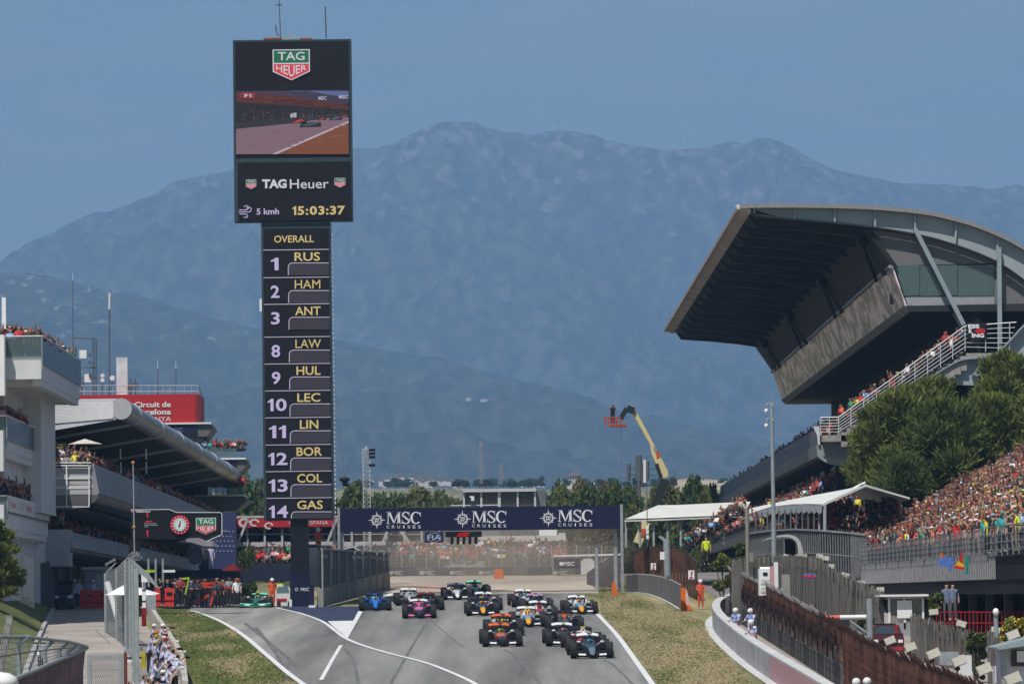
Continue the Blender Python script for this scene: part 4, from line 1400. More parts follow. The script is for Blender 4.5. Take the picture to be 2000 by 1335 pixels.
# ------------------------------------------------------------------ main grandstand on the right
NY, FY = 340.0, 483.0
GSD = thing('main_grandstand', 'huge grandstand with a cantilevered dark ribbed roof on the right side', 'grandstand', (30, 400, 11))
N = lambda x, y, dy=0: P(x, y, NY + dy)
L_ = FY - NY
M_ROOFTOP = mat('roof_edge_fawn', (.36, .30, .28), .6, var=.25, scale=.25, stretch=(.4, 1, 1))
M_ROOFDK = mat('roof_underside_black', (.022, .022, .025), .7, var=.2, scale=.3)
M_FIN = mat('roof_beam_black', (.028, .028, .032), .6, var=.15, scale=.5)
M_GIRD = mat('gable_steel_blue_grey', (.30, .345, .36), .55, var=.07, scale=.4)
top = smooth_line([(1440, 401), (1465, 399), (1520, 398.5), (1600, 399), (1700, 402), (1800, 411), (1870, 426), (1930, 446), (2000, 481), (2120, 560), (2230, 680)], 3)
bot = smooth_line([(1466, 416), (1520, 423), (1600, 430), (1700, 441), (1800, 458), (1870, 478), (1930, 501), (1965, 520), (2000, 545), (2110, 630), (2200, 740)], 3)
# roof skin along the whole length
n = len(top)
b = MB()
for k in range(n - 1):
 p, q = N(*top[k]), N(*top[k + 1])
 b.prism([p, q, q - Vector((0, 0, .28)), p - Vector((0, 0, .28))], (0, L_, 0))
b.build('roof_skin', M_ROOFTOP, GSD)
# leading edge fascia: a tapering nose with darker underside
p0 = N(1440, 401)
nose = [p0, N(1466, 399.5), N(1466, 417), N(1440, 405)]
for k in range(6):
 a, c = L_ * k / 6 + .02, L_ * (k + 1) / 6 - .02
 MB().prism([p + Vector((0, a, 0)) for p in (N(1440, 401), N(1465, 400), N(1467, 413), N(1442, 406))], (0, c - a, 0)).build('fascia_panel', M_ROOFTOP, GSD)
MB().prism([N(1436, 400, -.3), N(1466, 398, -.3), N(1466, 413, -.3), N(1440, 408, -.3)], (0, .3, 0)).build('nose_cap', mat('nose_cap_pale', (.55, .55, .56), .5, var=.05), GSD)
# gable girder at the near end: web, top flange, lower pale strip, stiffeners
web = MB()
for k in range(n - 1):
 a, c, d, e = top[k], top[k + 1], bot[k + 1], bot[k]
 if a[0] < 1462:
  continue
 web.prism([N(a[0], a[1] + 7, -.05), N(c[0], c[1] + 7, -.05), N(*d, -.05), N(*e, -.05)], (0, .2, 0))
web.build('gable_web', M_GIRD, GSD)
b = MB()
for k in range(1, n - 1):
 a, c = top[k], top[k + 1]
 b.prism([N(a[0], a[1] - 1, -.7), N(c[0], c[1] - 1, -.7), N(c[0], c[1] + 7, -.7), N(a[0], a[1] + 7, -.7)], (0, .65, 0))
b.build('gable_flange', mat('flange_grey', (.23, .225, .225), .6, var=.08), GSD)
b = MB()
for k in range(n - 1):
 a, c = bot[k], bot[k + 1]
 b.prism([N(a[0], a[1] - 0, -.45), N(c[0], c[1], -.45), N(c[0], c[1] + 3, -.45), N(a[0], a[1] + 3, -.45)], (0, .4, 0))
b.build('gable_lower_flange', M_FIN, GSD)
def at_x(line, x):
 for p, q in zip(line[:-1], line[1:]):
  if p[0] <= x <= q[0]:
   t = (x - p[0]) / (q[0] - p[0])
   return p[1] + (q[1] - p[1]) * t
 return line[-1][1]
for x in (1473, 1552, 1630, 1709, 1787, 1868, 1950, 2030, 2105):
 xo = -6 if x > 1900 else (-3 if x > 1830 else 0)
 MB().beam(N(x, at_x(top, x) + 7, -.2), N(x + xo, at_x(bot, x + xo), -.2), .12, .25, up=(0, 1, 0)).build('stiffener', M_GIRD, GSD)
# ribs below the roof
xw0, xw1 = 1690, 1742                       # louvre wall: head and foot at the near end
for k in range(17):
 y = L_ * (k + .35) / 17
 # profile: deep fin, thinning towards the nose
 pr = [N(1466, 412), N(1480, 419), N(1560, 424), N(1640, 432), N(1700, 440), N(1712, 460), N(1694, 459), N(1640, 451), N(1560, 443), N(1482, 438), N(1467, 417)]
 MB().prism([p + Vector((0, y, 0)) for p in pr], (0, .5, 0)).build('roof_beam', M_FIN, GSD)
 MB().prism([p + Vector((0, y - .08, 0)) for p in (N(1466, 414.5), N(1482, 420.5), N(1482, 422.2), N(1466, 416))], (0, .06, 0)).build('beam_tip_edge', M_STEEL, GSD) if 0 else None
# ceiling between the beams
b = MB()
for k in range(n - 1):
 a, c = top[k], top[k + 1]
 if a[0] < 1455:
  continue
 p, q = N(a[0], a[1] + 9), N(c[0], c[1] + 9)
 b.prism([p + Vector((0, .4, 0)), q + Vector((0, .4, 0)), q + Vector((0, .4, -.1)), p + Vector((0, .4, -.1))], (0, L_ - .8, 0))
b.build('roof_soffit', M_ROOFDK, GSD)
# louvre wall, slats one above another down the slope
M_LOUV = mat('louvre_dark', (.022, .02, .018), .7, var=.2)
M_SLATB = mat('louvre_slat_brown', (.075, .068, .06), .6, var=.15)
A0, A1 = N(1692, 447), N(1744, 521)
MB().prism([A0, A1, A1 + Vector((.35, 0, 0)), A0 + Vector((.35, 0, 0))], (0, L_, 0)).build('louvre_wall', M_LOUV, GSD)
nr = Vector((A0.z - A1.z, 0, A1.x - A0.x)).normalized() * -1
for k in range(26):
 c = A0.lerp(A1, (k + .5) / 26) + nr * .04
 MB().beam(c, c + Vector((0, L_, 0)), .05, .045).build('louvre_slat', M_SLATB, GSD)
for y in (2.5, 44, 87, 126):
 MB().beam(A0.lerp(A1, .25) + nr * .4 + Vector((0, y, 0)), A1 + nr * .4 + Vector((0, y, -.2)), .32, .32).build('wall_post', mat('post_dark_blue', (.05, .055, .07), .5), GSD)
 MB().ball(A0.lerp(A1, .18) + nr * .5 + Vector((0, y, 0)), .55, .8, 1.4, .9, mi=0).build('speaker_cluster', M_BLACK, GSD)
 MB().beam(A0.lerp(A1, .2) + nr * .45 + Vector((0, y + .5, 0)), A1 + nr * .3 + Vector((0, y + 9, 0)), .2, .2).build('wall_brace', M_BLACK, GSD)
# leaning glass front of the lounge box
M_LOUNGE = mat('leaning_glass_painted_reflections', (1.0, .76, .84), .3, metal=.3, c2=(.20, .16, .17), place=True, scale=1.6, bump=.5, bscale=2.2, stretch=(1.2, .22, .35), detail=8, lo=.44, hi=.55)  # mottled pink and dark base colour paints in the reflections
B0, B1 = N(1742, 523), N(1768, 597)
for k in range(34):
 a, c = L_ * k / 34 + .015, L_ * (k + 1) / 34 - .015
 MB().prism([B0 + Vector((0, a, 0)), B1 + Vector((0, a, 0)), B1 + Vector((.12, a, 0)), B0 + Vector((.12, a, 0))], (0, c - a, 0)).build('leaning_glass_panel', M_LOUNGE, GSD)
MB().beam(B0 + Vector((-.05, 0, .1)), B0 + Vector((-.05, L_, .1)), .35, .2).build('glass_head_rail', M_PANEL, GSD)
C0, C1 = N(1768, 597), N(1776, 608)
for k in range(42):
 a, c = L_ * k / 42 + .1, L_ * (k + 1) / 42 - .1
 MB().prism([C0 + Vector((-.1, a, 0)), C1 + Vector((0, a, 0)), C1 + Vector((.5, a, 0)), C0 + Vector((.5, a, .1))], (0, c - a, 0)).build('sill_panel', mat('sill_grey', (.18, .18, .185), .6, var=.2), GSD)
MB().prism([C0 + Vector((.05, 0, 0)), C1 + Vector((.1, 0, -.02)), C1 + Vector((14, 0, -.1)), C0 + Vector((14, 0, .1))], (0, L_, 0)).build('box_floor', M_FIN, GSD)
MB().box(N(1893, 0).x, N(1893, 0).x + .4, NY + .3, FY, N(1893, 700).z - 2, N(1893, 606).z).build('back_wall', M_DARK, GSD)
MB().box(N(1893, 0).x, N(2100, 0).x, NY + 3, NY + 3.3, N(1893, 700).z - 1, N(1893, 606).z).build('back_wall', M_DARK, GSD)
# near end of the lounge: window band
MB().prism([N(1694, 449, .3), N(1790, 462, .3), N(1880, 484, .3), N(1965, 524, .3), N(2120, 640, .3), N(2120, 606, .3), N(1776, 606, .3), N(1745, 516, .3)], (0, .4, 0)).build('end_wall', mat('lounge_wall_grey', (.15, .147, .15), .8, var=.06), GSD) if 0 else None
M_LWALL = mat('lounge_wall_grey', (.15, .147, .15), .8, var=.06)
MB().prism([N(1700, 447, .3), N(1800, 462, .3), N(1880, 484, .3), N(1942, 509, .3), N(1942, 514, .3), N(1745, 518, .3)], (0, .4, 0)).build('end_wall', M_LWALL, GSD)
MB().prism([N(1942, 509, .3), N(1965, 524, .3), N(2120, 640, .3), N(2120, 606, .3), N(1942, 606, .3)], (0, .4, 0)).build('end_wall', M_LWALL, GSD)
MB().prism([N(1768, 580, .3), N(1942, 578, .3), N(1942, 606, .3), N(1776, 606, .3)], (0, .4, 0)).build('end_wall', mat('lounge_sill_grey', (.28, .30, .32), .7, var=.05), GSD)
for xa, xb in ((1747, 1796), (1797, 1870), (1871, 1941)):
 y0_ = 518
 pts = [N(xa, 518, .25), N(xb, 517, .25), N(xb, 577, .25), N(xa + (20 if xa < 1750 else 0), 578, .25)]
 MB().prism(pts, (0, .05, 0)).build('lounge_window', glass('lounge_glass', (.10, .16, .16), .55), GSD)
MB().box(N(1745, 0).x, N(2100, 0).x, NY + 7, NY + 7.3, N(1800, 580).z, N(1800, 515).z).build('lounge_back_wall', mat('lounge_back', (.09, .13, .13), .8, var=.3, scale=.8), GSD)
MB().box(N(1770, 0).x, N(1942, 0).x, NY + .6, NY + 7, N(1800, 581).z, N(1800, 579).z).build('lounge_floor', M_PANEL, GSD)
for x in (1790, 1815, 1868, 1905):
 t = thing('lounge_table', 'small white table behind the lounge window, seen %s' % {1790: 'left of the slanting strut', 1815: 'just beside the slanting strut', 1868: 'in the middle pane', 1905: 'in the right pane'}[x], 'table', N(x, 578, 2.5), group='tables in the lounge')
 MB().box(N(x - 8, 0).x, N(x + 8, 0).x, NY + 2, NY + 3, N(x, 562).z, N(x, 560.5).z).build('table_top', M_WHITE, t)
 MB().tube(N(x, 561, 2.5), N(x, 578, 2.5), .04).build('leg', M_WHITE, t)
px_panel('roller_banner', 1926, 543, 1936, 577, NY, 1.5, .1, M_WHITE, GSD)
# struts
MB().beam(N(1787, 447, -.4), N(1882, 634, -.4), .38, .3).build('strut', M_GREYSTEEL, GSD)
MB().beam(N(1951, 483, -.4), N(1953, 690, -.4), .32, .3).build('strut', M_GREYSTEEL, GSD)
MB().beam(N(1862, 606, 2), N(1880, 640, 2), .45, .3).build('strut', M_GREYSTEEL, GSD)
# terrace: parapet, beam below, rake of seating
K0 = N(1597, 835)
for k in range(14):
 a, c = L_ * k / 14 + .02, L_ * (k + 1) / 14 - .02
 MB().prism([N(1597, 835) + Vector((0, a, 0)), N(1601, 835) + Vector((0, a, 0)), N(1603, 868) + Vector((0, a, 0)), N(1597, 868) + Vector((0, a, 0))], (0, c - a, 0)).build('parapet_panel', mat('parapet_dark_blue_grey', (.085, .09, .105), .5, var=.08), GSD)
 MB().prism([N(1594, 869) + Vector((0, a, 0)), N(1612, 869) + Vector((0, a, 0)), N(1616, 889) + Vector((0, a, 0)), N(1597, 891) + Vector((0, a, 0))], (0, c - a, 0)).build('deck_beam', mat('deck_beam_concrete', (.20, .20, .20), .8, var=.15, scale=.6), GSD)
MB().prism([N(1588, 832, -.2), N(1600, 832, -.2), N(1602, 868, -.2), N(1598, 868, -.2), N(1596, 850, -.2)], (0, .3, 0)).build('parapet_end', M_TWHITE, GSD)
cb = smooth_line([(1597, 891), (1612, 902), (1632, 908), (1655, 906), (1690, 898)], 3)
MB().prism([N(1597, 868, .0), N(1690, 866, 0)] + [N(*p, 0) for p in reversed(cb)], (0, .5, 0)).build('curved_end_beam', mat('curved_beam_steel', (.26, .275, .28), .6, var=.06), GSD)
MB().prism([N(1608, 862, -.1), N(1672, 860, -.1), N(1672, 893, -.1), N(1608, 890, -.1)], (0, .1, 0)).build('end_panel', mat('end_panel_blue_grey', (.20, .22, .235), .6, var=.1, stretch=(6, 1, .3)), GSD)
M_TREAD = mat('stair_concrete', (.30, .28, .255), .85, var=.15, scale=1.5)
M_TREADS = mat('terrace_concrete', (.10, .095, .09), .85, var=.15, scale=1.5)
# the rake: each step a slab running the length of the stand
b = MB()
for (xa, ya, xb, yb) in ((14.5, 292, 90, 380), (10, 380.2, 90, 500)):
 b.poly([(x, y, ground_z(x, y) + .02) for x, y in ((xa, ya), (xb, ya), (xb, yb), (xa, yb))])
b.build('paved_paddock', mat('paddock_paving', (.20, .19, .185), .9, var=.15, scale=.4), kind='structure', fix=False)
R0, R1 = N(1604, 868), N(1884, 690)
NS = 24
for k in range(NS):
 a = R0.lerp(R1, k / NS)
 c = R0.lerp(R1, (k + 1) / NS)
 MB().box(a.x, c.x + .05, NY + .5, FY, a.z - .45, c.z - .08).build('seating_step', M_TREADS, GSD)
# outer stair flight along the near end
for k in range(21):
 f0, f1 = k / 21, (k + 1) / 21
 a, c = N(1640, 852).lerp(N(1884, 697), f0), N(1640, 852).lerp(N(1884, 697), f1)
 MB().box(a.x, c.x + .02, NY - 1.3, NY + .45, a.z - .75, c.z).build('stair_step', M_TREAD, GSD)
px_panel('landing', 1884, 691, 1945, 702, NY, -1.3, 2, M_TREAD, GSD)
px_panel('landing', 1604, 851, 1662, 863, NY, -1.3, 2, M_TREAD, GSD)
# railing of the stair
M_RAIL = mat('railing_white', (.55, .56, .57), .45, metal=.2, var=.05)
rp = [(1602, 815), (1638, 814), (1885, 636), (1985, 629)]
bp_ = [(1602, 843), (1638, 843), (1885, 677), (1966, 680)]
for k in range(6):
 f = k / 5
 b = MB()
 for (p, q, r_, s_) in zip(rp[:-1], rp[1:], bp_[:-1], bp_[1:]):
  u = N(p[0], p[1] + (r_[1] - p[1]) * f, -1.35)
  v = N(q[0] - 14 * f * (q[0] > 1950), q[1] + (s_[1] - q[1]) * f, -1.35)
  b.tube(u, v, .04 if k == 0 else .02, n=5)
 b.build('rail_bar', M_RAIL, GSD)
for x in (1602, 1620, 1638, 1662, 1687, 1712, 1737, 1762, 1787, 1812, 1837, 1861, 1885, 1925, 1950, 1972):
 yt_, yb_ = at_x(rp, x), at_x(bp_, x if x < 1966 else 1966)
 MB().tube(N(x, yt_, -1.35), N(x, yb_ + 8, -1.35), .035, n=5).build('rail_post', M_RAIL, GSD)
# steel plate girder under the stair, bending up to the right
gp_ = smooth_line([(1806, 744), (1850, 716), (1880, 702), (1922, 698), (1946, 690), (1975, 662), (2000, 635), (2080, 560)], 3)
gl = [(2080, 760), (2000, 752), (1900, 752), (1840, 750)]
MB().prism([N(x, y, -.9) for x, y in gp_] + [N(x, y, -.9) for x, y in gl], (0, .6, 0)).build('plate_girder', M_GIRD, GSD)
b = MB()
for p, q in zip(gp_[:-1], gp_[1:]):
 b.beam(N(p[0], p[1], -1.1), N(q[0], q[1], -1.1), .8, .1, up=(0, 0, 1))
b.beam(N(1925, 700, -1.1), N(1900, 735, -1.1), .3, .2)
b.beam(N(1900, 735, -1.1), N(2010, 700, -1.1), .3, .12)
b.beam(N(1985, 745, -1.1), N(2030, 690, -1.1), .3, .12)
b.build('girder_flange', M_GREYSTEEL, GSD)
# dark soffit, columns and glazed boxes under the terrace
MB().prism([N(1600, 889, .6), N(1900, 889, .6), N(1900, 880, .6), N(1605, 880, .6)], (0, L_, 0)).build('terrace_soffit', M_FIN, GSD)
xb = N(1652, 950).x
MB().box(xb + 2.5, xb + 3, NY + .5, FY, 9, N(1700, 890).z).build('back_wall', M_DARK, GSD)
M_BOXGL = mat('box_glass_reflecting', (.42, .36, .34), .12, metal=.8, c2=(.10, .09, .09), scale=3, bump=.9, bscale=5, stretch=(1, .5, .4))
for k in range(12):
 a, c = NY + 2 + L_ * k / 12, NY + 2 + L_ * (k + 1) / 12
 MB().box(xb - .2, xb - .1, a + 2.2, c - .3, N(1650, 950).z, N(1650, 903).z).build('box_window', M_BOXGL, GSD)
 MB().box(xb - .5, xb + .3, a - .2, a + .9, 9, N(1650, 896).z).build('column', M_DARK, GSD)
# lower tier in front of the glazed boxes
lo0, lo1 = N(1560, 1010), N(1648, 955)
for k in range(8):
 a, c = lo0.lerp(lo1, k / 8), lo0.lerp(lo1, (k + 1) / 8)
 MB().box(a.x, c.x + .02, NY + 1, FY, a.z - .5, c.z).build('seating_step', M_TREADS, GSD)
b = MB()
for f in (0, .4, .8):
 b.tube(P(1648, 962 - 0 + f * 18, 318), P(1690, 941 + f * 18, 318), .06 if f == 0 else .04, n=5)
for x in (1650, 1668, 1688):
 b.tube(P(x, 962 - (x - 1648) * .5, 318), P(x, 985, 318), .05, n=5)
b.build('ramp_railing', M_RAIL, GSD)
# flag hung on the stair railing
o = MB().prism([N(1889, 629, -1.5), N(1927, 629, -1.5), N(1927, 661, -1.5), N(1916, 664, -1.5), N(1889, 661, -1.5)], (0, .04, 0)).build('hung_flag', mat('black_cloth', (.012, .012, .016), .8, var=.2), None,
  'black flag with bold white lettering and a red wedge hung on the stair railing', 'flag')
fs_ = NY / FPX
for s_, x, y, w, h in (('EIS', 1902, 637, 22, 8), ('K', 1896, 646, 8, 9), ('ING', 1910, 655, 24, 8)):
 text(s_, N(x, y, -1.53), w * fs_, h * fs_, M_LOGOWHITE, o, bold=.05)
MB().poly([N(1903, 646, -1.56), N(1912, 640, -1.56), N(1924, 643, -1.56), N(1923, 651, -1.56), N(1908, 650, -1.56)]).build('printed_wedge', flat('flag_red', (.5, .02, .02)), o, fix=False)
# ------------------------------------------------------------------ pale tents
M_TENT = mat('tent_canvas_white', (.60, .60, .57), .75, var=.07, scale=.8, bump=.1)
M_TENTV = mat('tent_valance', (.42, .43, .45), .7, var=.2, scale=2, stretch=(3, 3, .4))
TA = thing('long_tent', 'long white canopy tent on thin posts, farther of the two tents right of the gantry', 'tent', (PX(1340, 346), 346, 12))
roofA = [((1220, 1013), (1285, 986)), ((1260, 1012), (1330, 985)), ((1310, 1010), (1375, 983)), ((1360, 1008), (1418, 981)), ((1410, 1006), (1452, 979.5)), ((1450, 1004), (1466, 979))]
for (p, q), (r_, s_) in zip(roofA[:-1], roofA[1:]):
 MB().prism([P(*p, 340), P(*r_, 340), P(*s_, 349), P(*q, 349)], (0, 0, -.08)).build('roof_panel', M_TENT, TA)
 MB().prism([P(*p, 340), P(*r_, 340), P(r_[0], r_[1] + 5, 340), P(p[0], p[1] + 5, 340)], (0, .04, 0)).build('valance', M_TENT, TA)
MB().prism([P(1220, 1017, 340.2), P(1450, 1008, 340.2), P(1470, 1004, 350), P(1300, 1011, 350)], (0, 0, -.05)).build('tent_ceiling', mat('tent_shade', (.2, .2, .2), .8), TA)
for x in (1223, 1250, 1277, 1304, 1330, 1357, 1386, 1413):
 MB().tube(P(x, 1016, 340.5), P(x, 1068 - (x - 1223) * .02, 340.5), .09).build('tent_post', mat('tent_post', (.33, .34, .35), .6), TA)
TBt = thing('gabled_tent', 'white gabled canopy tent with a scalloped valance, nearer of the two tents by the trees', 'tent', (PX(1600, 305), 305, 11))
ridgeB = [(1690, 947, 296), (1640, 957, 304), (1590, 966, 312), (1530, 978, 322), (1465, 992, 334)]
eaveB = [(1605, 984, 294), (1575, 983, 301), (1545, 984, 309), (1505, 989, 319), (1458, 1004, 331)]
for k in range(4):
 MB().prism([P(*eaveB[k]), P(*eaveB[k + 1]), P(*ridgeB[k + 1]), P(*ridgeB[k])], (0, 0, -.08)).build('roof_panel', M_TENT, TBt)
 for j in range(3):
  u = [P(*eaveB[k]).lerp(P(*eaveB[k + 1]), (j + t) / 3) for t in (0, .5, 1)]
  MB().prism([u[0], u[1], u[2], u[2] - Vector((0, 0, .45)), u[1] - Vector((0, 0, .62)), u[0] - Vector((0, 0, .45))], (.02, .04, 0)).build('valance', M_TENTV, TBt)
MB().prism([P(1690, 945, 295.8), P(1777, 971, 293), P(1777, 974, 293), P(1691, 950, 295.8), P(1606, 988, 293.8), P(1605, 984, 293.8)], (0, .12, 0)).build('gable_trim', M_TENT, TBt)
MB().prism([P(1690, 947, 296), P(1777, 972, 293), P(1740, 985, 330), P(1640, 965, 334)], (0, 0, -.08)).build('roof_panel', M_TENT, TBt)
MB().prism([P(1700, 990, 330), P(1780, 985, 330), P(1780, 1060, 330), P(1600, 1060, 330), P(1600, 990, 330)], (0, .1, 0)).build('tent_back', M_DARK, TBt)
for x, y, Y in ((1611, 985, 294), (1458, 1004, 331), (1600, 986, 297)):
 MB().tube(P(x, y, Y), P(x + .5, 1086, Y), .11 if Y == 294 else .07).build('tent_post', mat('tent_post', (.33, .34, .35), .6), TBt)
for i in range(11):
 f = i / 11
 x, Y = 1590 - f * 125, 298 + f * 30
 MB().tube(P(x, 988 + f * 14, Y), P(x, 1042, Y), .06).build('tent_post', mat('tent_post_dark', (.12, .125, .13), .6), TBt)
# screen of vertical slats below the tent
M_SLATG = mat('slat_grey', (.13, .135, .14), .6, var=.2)
SW = thing('slatted_screen', 'curved grey screen of close vertical slats under the gabled tent', 'fence', (PX(1560, 300), 300, 10))
pts = smooth_line([(1448, 1046, 300), (1490, 1038, 297), (1550, 1033, 294), (1600, 1035, 292), (1650, 1040, 290), (1700, 1046, 289)], 7) if 0 else None
base = [(1458, 1042, 308), (1500, 1036, 301), (1550, 1033, 296), (1600, 1035, 292), (1660, 1040, 290), (1692, 1044, 289)]
m_ = 60
for k in range(m_):
 f = k / m_ * (len(base) - 1)
 i = int(f)
 t = f - i
 a, c = base[i], base[i + 1]
 x, y, Y = (a[j] + (c[j] - a[j]) * t for j in range(3))
 u = P(x, y, Y)
 w = 232 / m_ * Y / FPX
 MB().box(u.x, u.x + w * .72, Y, Y + .05, P(x, 1128, Y).z, u.z).build('slat', M_SLATG, SW)
b = MB()
for p, q in zip(base[:-1], base[1:]):
 b.beam(P(*p), P(*q), .1, .1)
 b.beam(P(p[0], p[1] + 45, p[2] + .1), P(q[0], q[1] + 45, q[2] + .1), .06, .06)
b.build('top_rail', M_STEEL, SW)
MB().prism([P(a, y_, Y + .6) for a, y_, Y in base] + [P(a, 1128, Y + .6) for a, y_, Y in reversed(base)], (0, .05, 0)).build('backing', M_DARK, SW)
# arched porch
AP = thing('arched_porch', 'pale arched entrance porch with a dark doorway below the gabled tent', 'porch', P(1535, 1096, 262))
ar = smooth_line([(1495, 1052), (1515, 1046), (1537, 1043), (1552, 1046), (1562, 1055), (1568, 1075), (1569, 1100)], 3)
ai = smooth_line([(1495, 1053.5), (1515, 1049), (1537, 1048), (1549, 1052), (1556, 1060), (1559, 1077), (1559, 1100)], 3)
MB().prism([P(x, y, 262) for x, y in ar] + [P(x, y, 262) for x, y in reversed(ai)], (0, 3, 0)).build('arch', mat('porch_grey', (.40, .40, .41), .6, var=.05), AP)
px_panel('door_frame', 1511, 1053, 1513.5, 1100, 262, .5, .1, M_WHITE, AP)
px_panel('door_frame', 1532, 1053, 1534, 1100, 262, .5, .1, M_WHITE, AP)
px_panel('glass_pane', 1514, 1053, 1531, 1100, 262, .7, .03, glass('porch_glass', (.12, .13, .13), .6), AP)
px_panel('dark_opening', 1534, 1051, 1557, 1102, 262, 1.5, .1, M_DARK, AP)
# ------------------------------------------------------------------ hillside stand on the right
SX0 = 22.2
SY0, SY1 = 195.0, 320.0
def zfront(y):
 return PZ(1088, 215, 1900) if 0 else 11.7 + (y - 215) * .0055
HS = thing('hillside_stand', 'raised steel stand packed with spectators behind a long mesh railing', 'grandstand', (28, 260, 8))
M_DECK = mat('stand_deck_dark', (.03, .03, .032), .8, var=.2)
NR = 22
for k in range(NR):
 x = SX0 + .8 + k * .78
 z = zfront(260) + .05 + k * .40
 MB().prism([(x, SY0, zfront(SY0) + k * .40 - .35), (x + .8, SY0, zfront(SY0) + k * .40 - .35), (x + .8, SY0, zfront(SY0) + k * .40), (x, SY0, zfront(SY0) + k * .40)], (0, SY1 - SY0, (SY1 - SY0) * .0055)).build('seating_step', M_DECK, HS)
MB().prism([(SX0 - .2, SY0, zfront(SY0) - .25), (SX0 + 1.0, SY0, zfront(SY0) - .25), (SX0 + 1.0, SY0, zfront(SY0)), (SX0 - .2, SY0, zfront(SY0))], (0, SY1 - SY0, (SY1 - SY0) * .0055)).build('walkway', M_DECK, HS)
# ribbed steel edge under the walkway and the dark frame below it
M_RIBST = mat('ribbed_edge_steel', (.30, .30, .31), .6, var=.2)
y = SY0 + 18
i = 0
while y < SY1 - .5:
 zf = zfront(y)
 MB().box(SX0 - .235, SX0 - .2, y, y + .3, zf - 1.15, zf - .02).build('edge_rib', M_RIBST, HS)
 y += .78
MB().prism([(SX0 - .15, SY0, zfront(SY0) - 1.2), (SX0 + .1, SY0, zfront(SY0) - 1.2), (SX0 + .1, SY0, zfront(SY0) - .25), (SX0 - .15, SY0, zfront(SY0) - .25)], (0, SY1 - SY0, (SY1 - SY0) * .0055)).build('edge_backing', M_DARK, HS)
MB().prism([(SX0 - .1, SY0, zfront(SY0) - 1.8), (SX0 + 16, SY0, zfront(SY0) - 1.8), (SX0 + 16, SY0, zfront(SY0) - 1.2), (SX0 - .1, SY0, zfront(SY0) - 1.2)], (0, SY1 - SY0, (SY1 - SY0) * .0055)).build('under_beam', M_DARK, HS)
for k in range(14):
 y = SY0 + 6 + k * 8
 for x in (SX0 + .6, SX0 + 6):
  MB().box(x, x + .35, y, y + .35, gz(y) - 1, zfront(y) - 1.25).build('column', mat('column_dark', (.06, .06, .065), .7), HS)
MB().box(SX0 + 7, SX0 + 7.3, SY0, SY1, 5, zfront(SY0) - .3).build('back_wall', M_DARK, HS)
# mesh railing: panels with bars
M_BARS = mat('railing_grey', (.27, .28, .29), .5, metal=.4, var=.1)
y = 216.0
while y < SY1:
 L2 = 2.6
 zf, zg_ = zfront(y), zfront(y + L2)
 o = MB()
 o.beam((SX0 - .3, y, zf - .1), (SX0 - .3, y, zf + 1.12), .05, .05, up=(0, 1, 0))
 pn = o.build('rail_post', M_BARS, HS)
 b = MB()
 for q in range(5):
  yy = y + L2 * (q + .5) / 5
  zz = zfront(yy)
  b.box(SX0 - .31, SX0 - .294, yy - .008, yy + .012, zz, zz + 1.05)
 for h in (0.02, .27, .53, .79, 1.05):
  b.beam((SX0 - .32, y, zf + h), (SX0 - .32, y + L2, zg_ + h), .01, .018)
 b.build('mesh_panel', M_BARS, HS, kind='stuff')
 y += L2
y = 200.0
for k in range(9):
 yy = 198 + k * 2.25
 MB().beam((SX0 - .3, yy, zfront(yy) - .15), (SX0 - .3, yy, zfront(yy) + 1.1), .05, .05, up=(0, 1, 0)).build('rail_post', M_BARS, HS)
for h in (.1, .42, .75, 1.1):
 MB().beam((SX0 - .3, 196, zfront(196) + h), (SX0 - .3, 216, zfront(216) + h), .045, .045).build('rail_bar', M_BARS, HS)
# flags and cloths tied to the rail
for (pts, c, lb, extra) in (
  ([(1831, 1090), (1850, 1087), (1863, 1088), (1862, 1105), (1856, 1116), (1850, 1106), (1832, 1104)], (.08, .16, .45), 'crumpled blue and white flag tied to the stand railing', None),
  ([(1875, 1091), (1882, 1096), (1883, 1112), (1862, 1109)], (.62, .40, .02), 'small red and yellow striped flag hanging from the stand railing', 'es'),
  ([(1885, 1086), (1892, 1086), (1892, 1122), (1886, 1118)], (.012, .20, .14), 'narrow green flag hanging at the right end of the mesh railing', None)):
 Yq = PX(0, 1) and 9600 * (SX0 - .6) / (sum(p[0] for p in pts) / len(pts) - 940)
 o = MB().prism([P(x, y, Yq) for x, y in pts], (0, .03, 0)).build('hung_flag', mat('flag_cloth_%d' % pts[0][0], c, .8, var=.25, scale=6), None, lb, 'flag')
 if extra:
  MB().prism([P(x, y, Yq - .03) for x, y in ((1874, 1087), (1880, 1092), (1882, 1098), (1873, 1094))], (0, .02, 0)).build('stripe', flat('flag_red', (.5, .02, .02)), o)
  MB().prism([P(x, y, Yq - .03) for x, y in ((1862, 1109), (1866, 1103), (1883, 1107), (1883, 1112))], (0, .02, 0)).build('stripe', flat('flag_red', (.5, .02, .02)), o)
# orange cloth strips
for x, y0_, y1_ in ((1839, 1079, 1092), (1878, 1076, 1090)):
 Yq = 9600 * (SX0 - .6) / (x - 940)
 px_panel('hung_scarf', x - 2.5, y0_, x + 2.5, y1_, Yq, 0, .05, flat('scarf_orange' if x < 1850 else 'scarf_red', (.6, .12, .02) if x < 1850 else (.35, .02, .03)), None,
    label='%s scarf tied to the mesh railing above the flags' % ('orange' if x < 1850 else 'dark red'), cat='scarf')
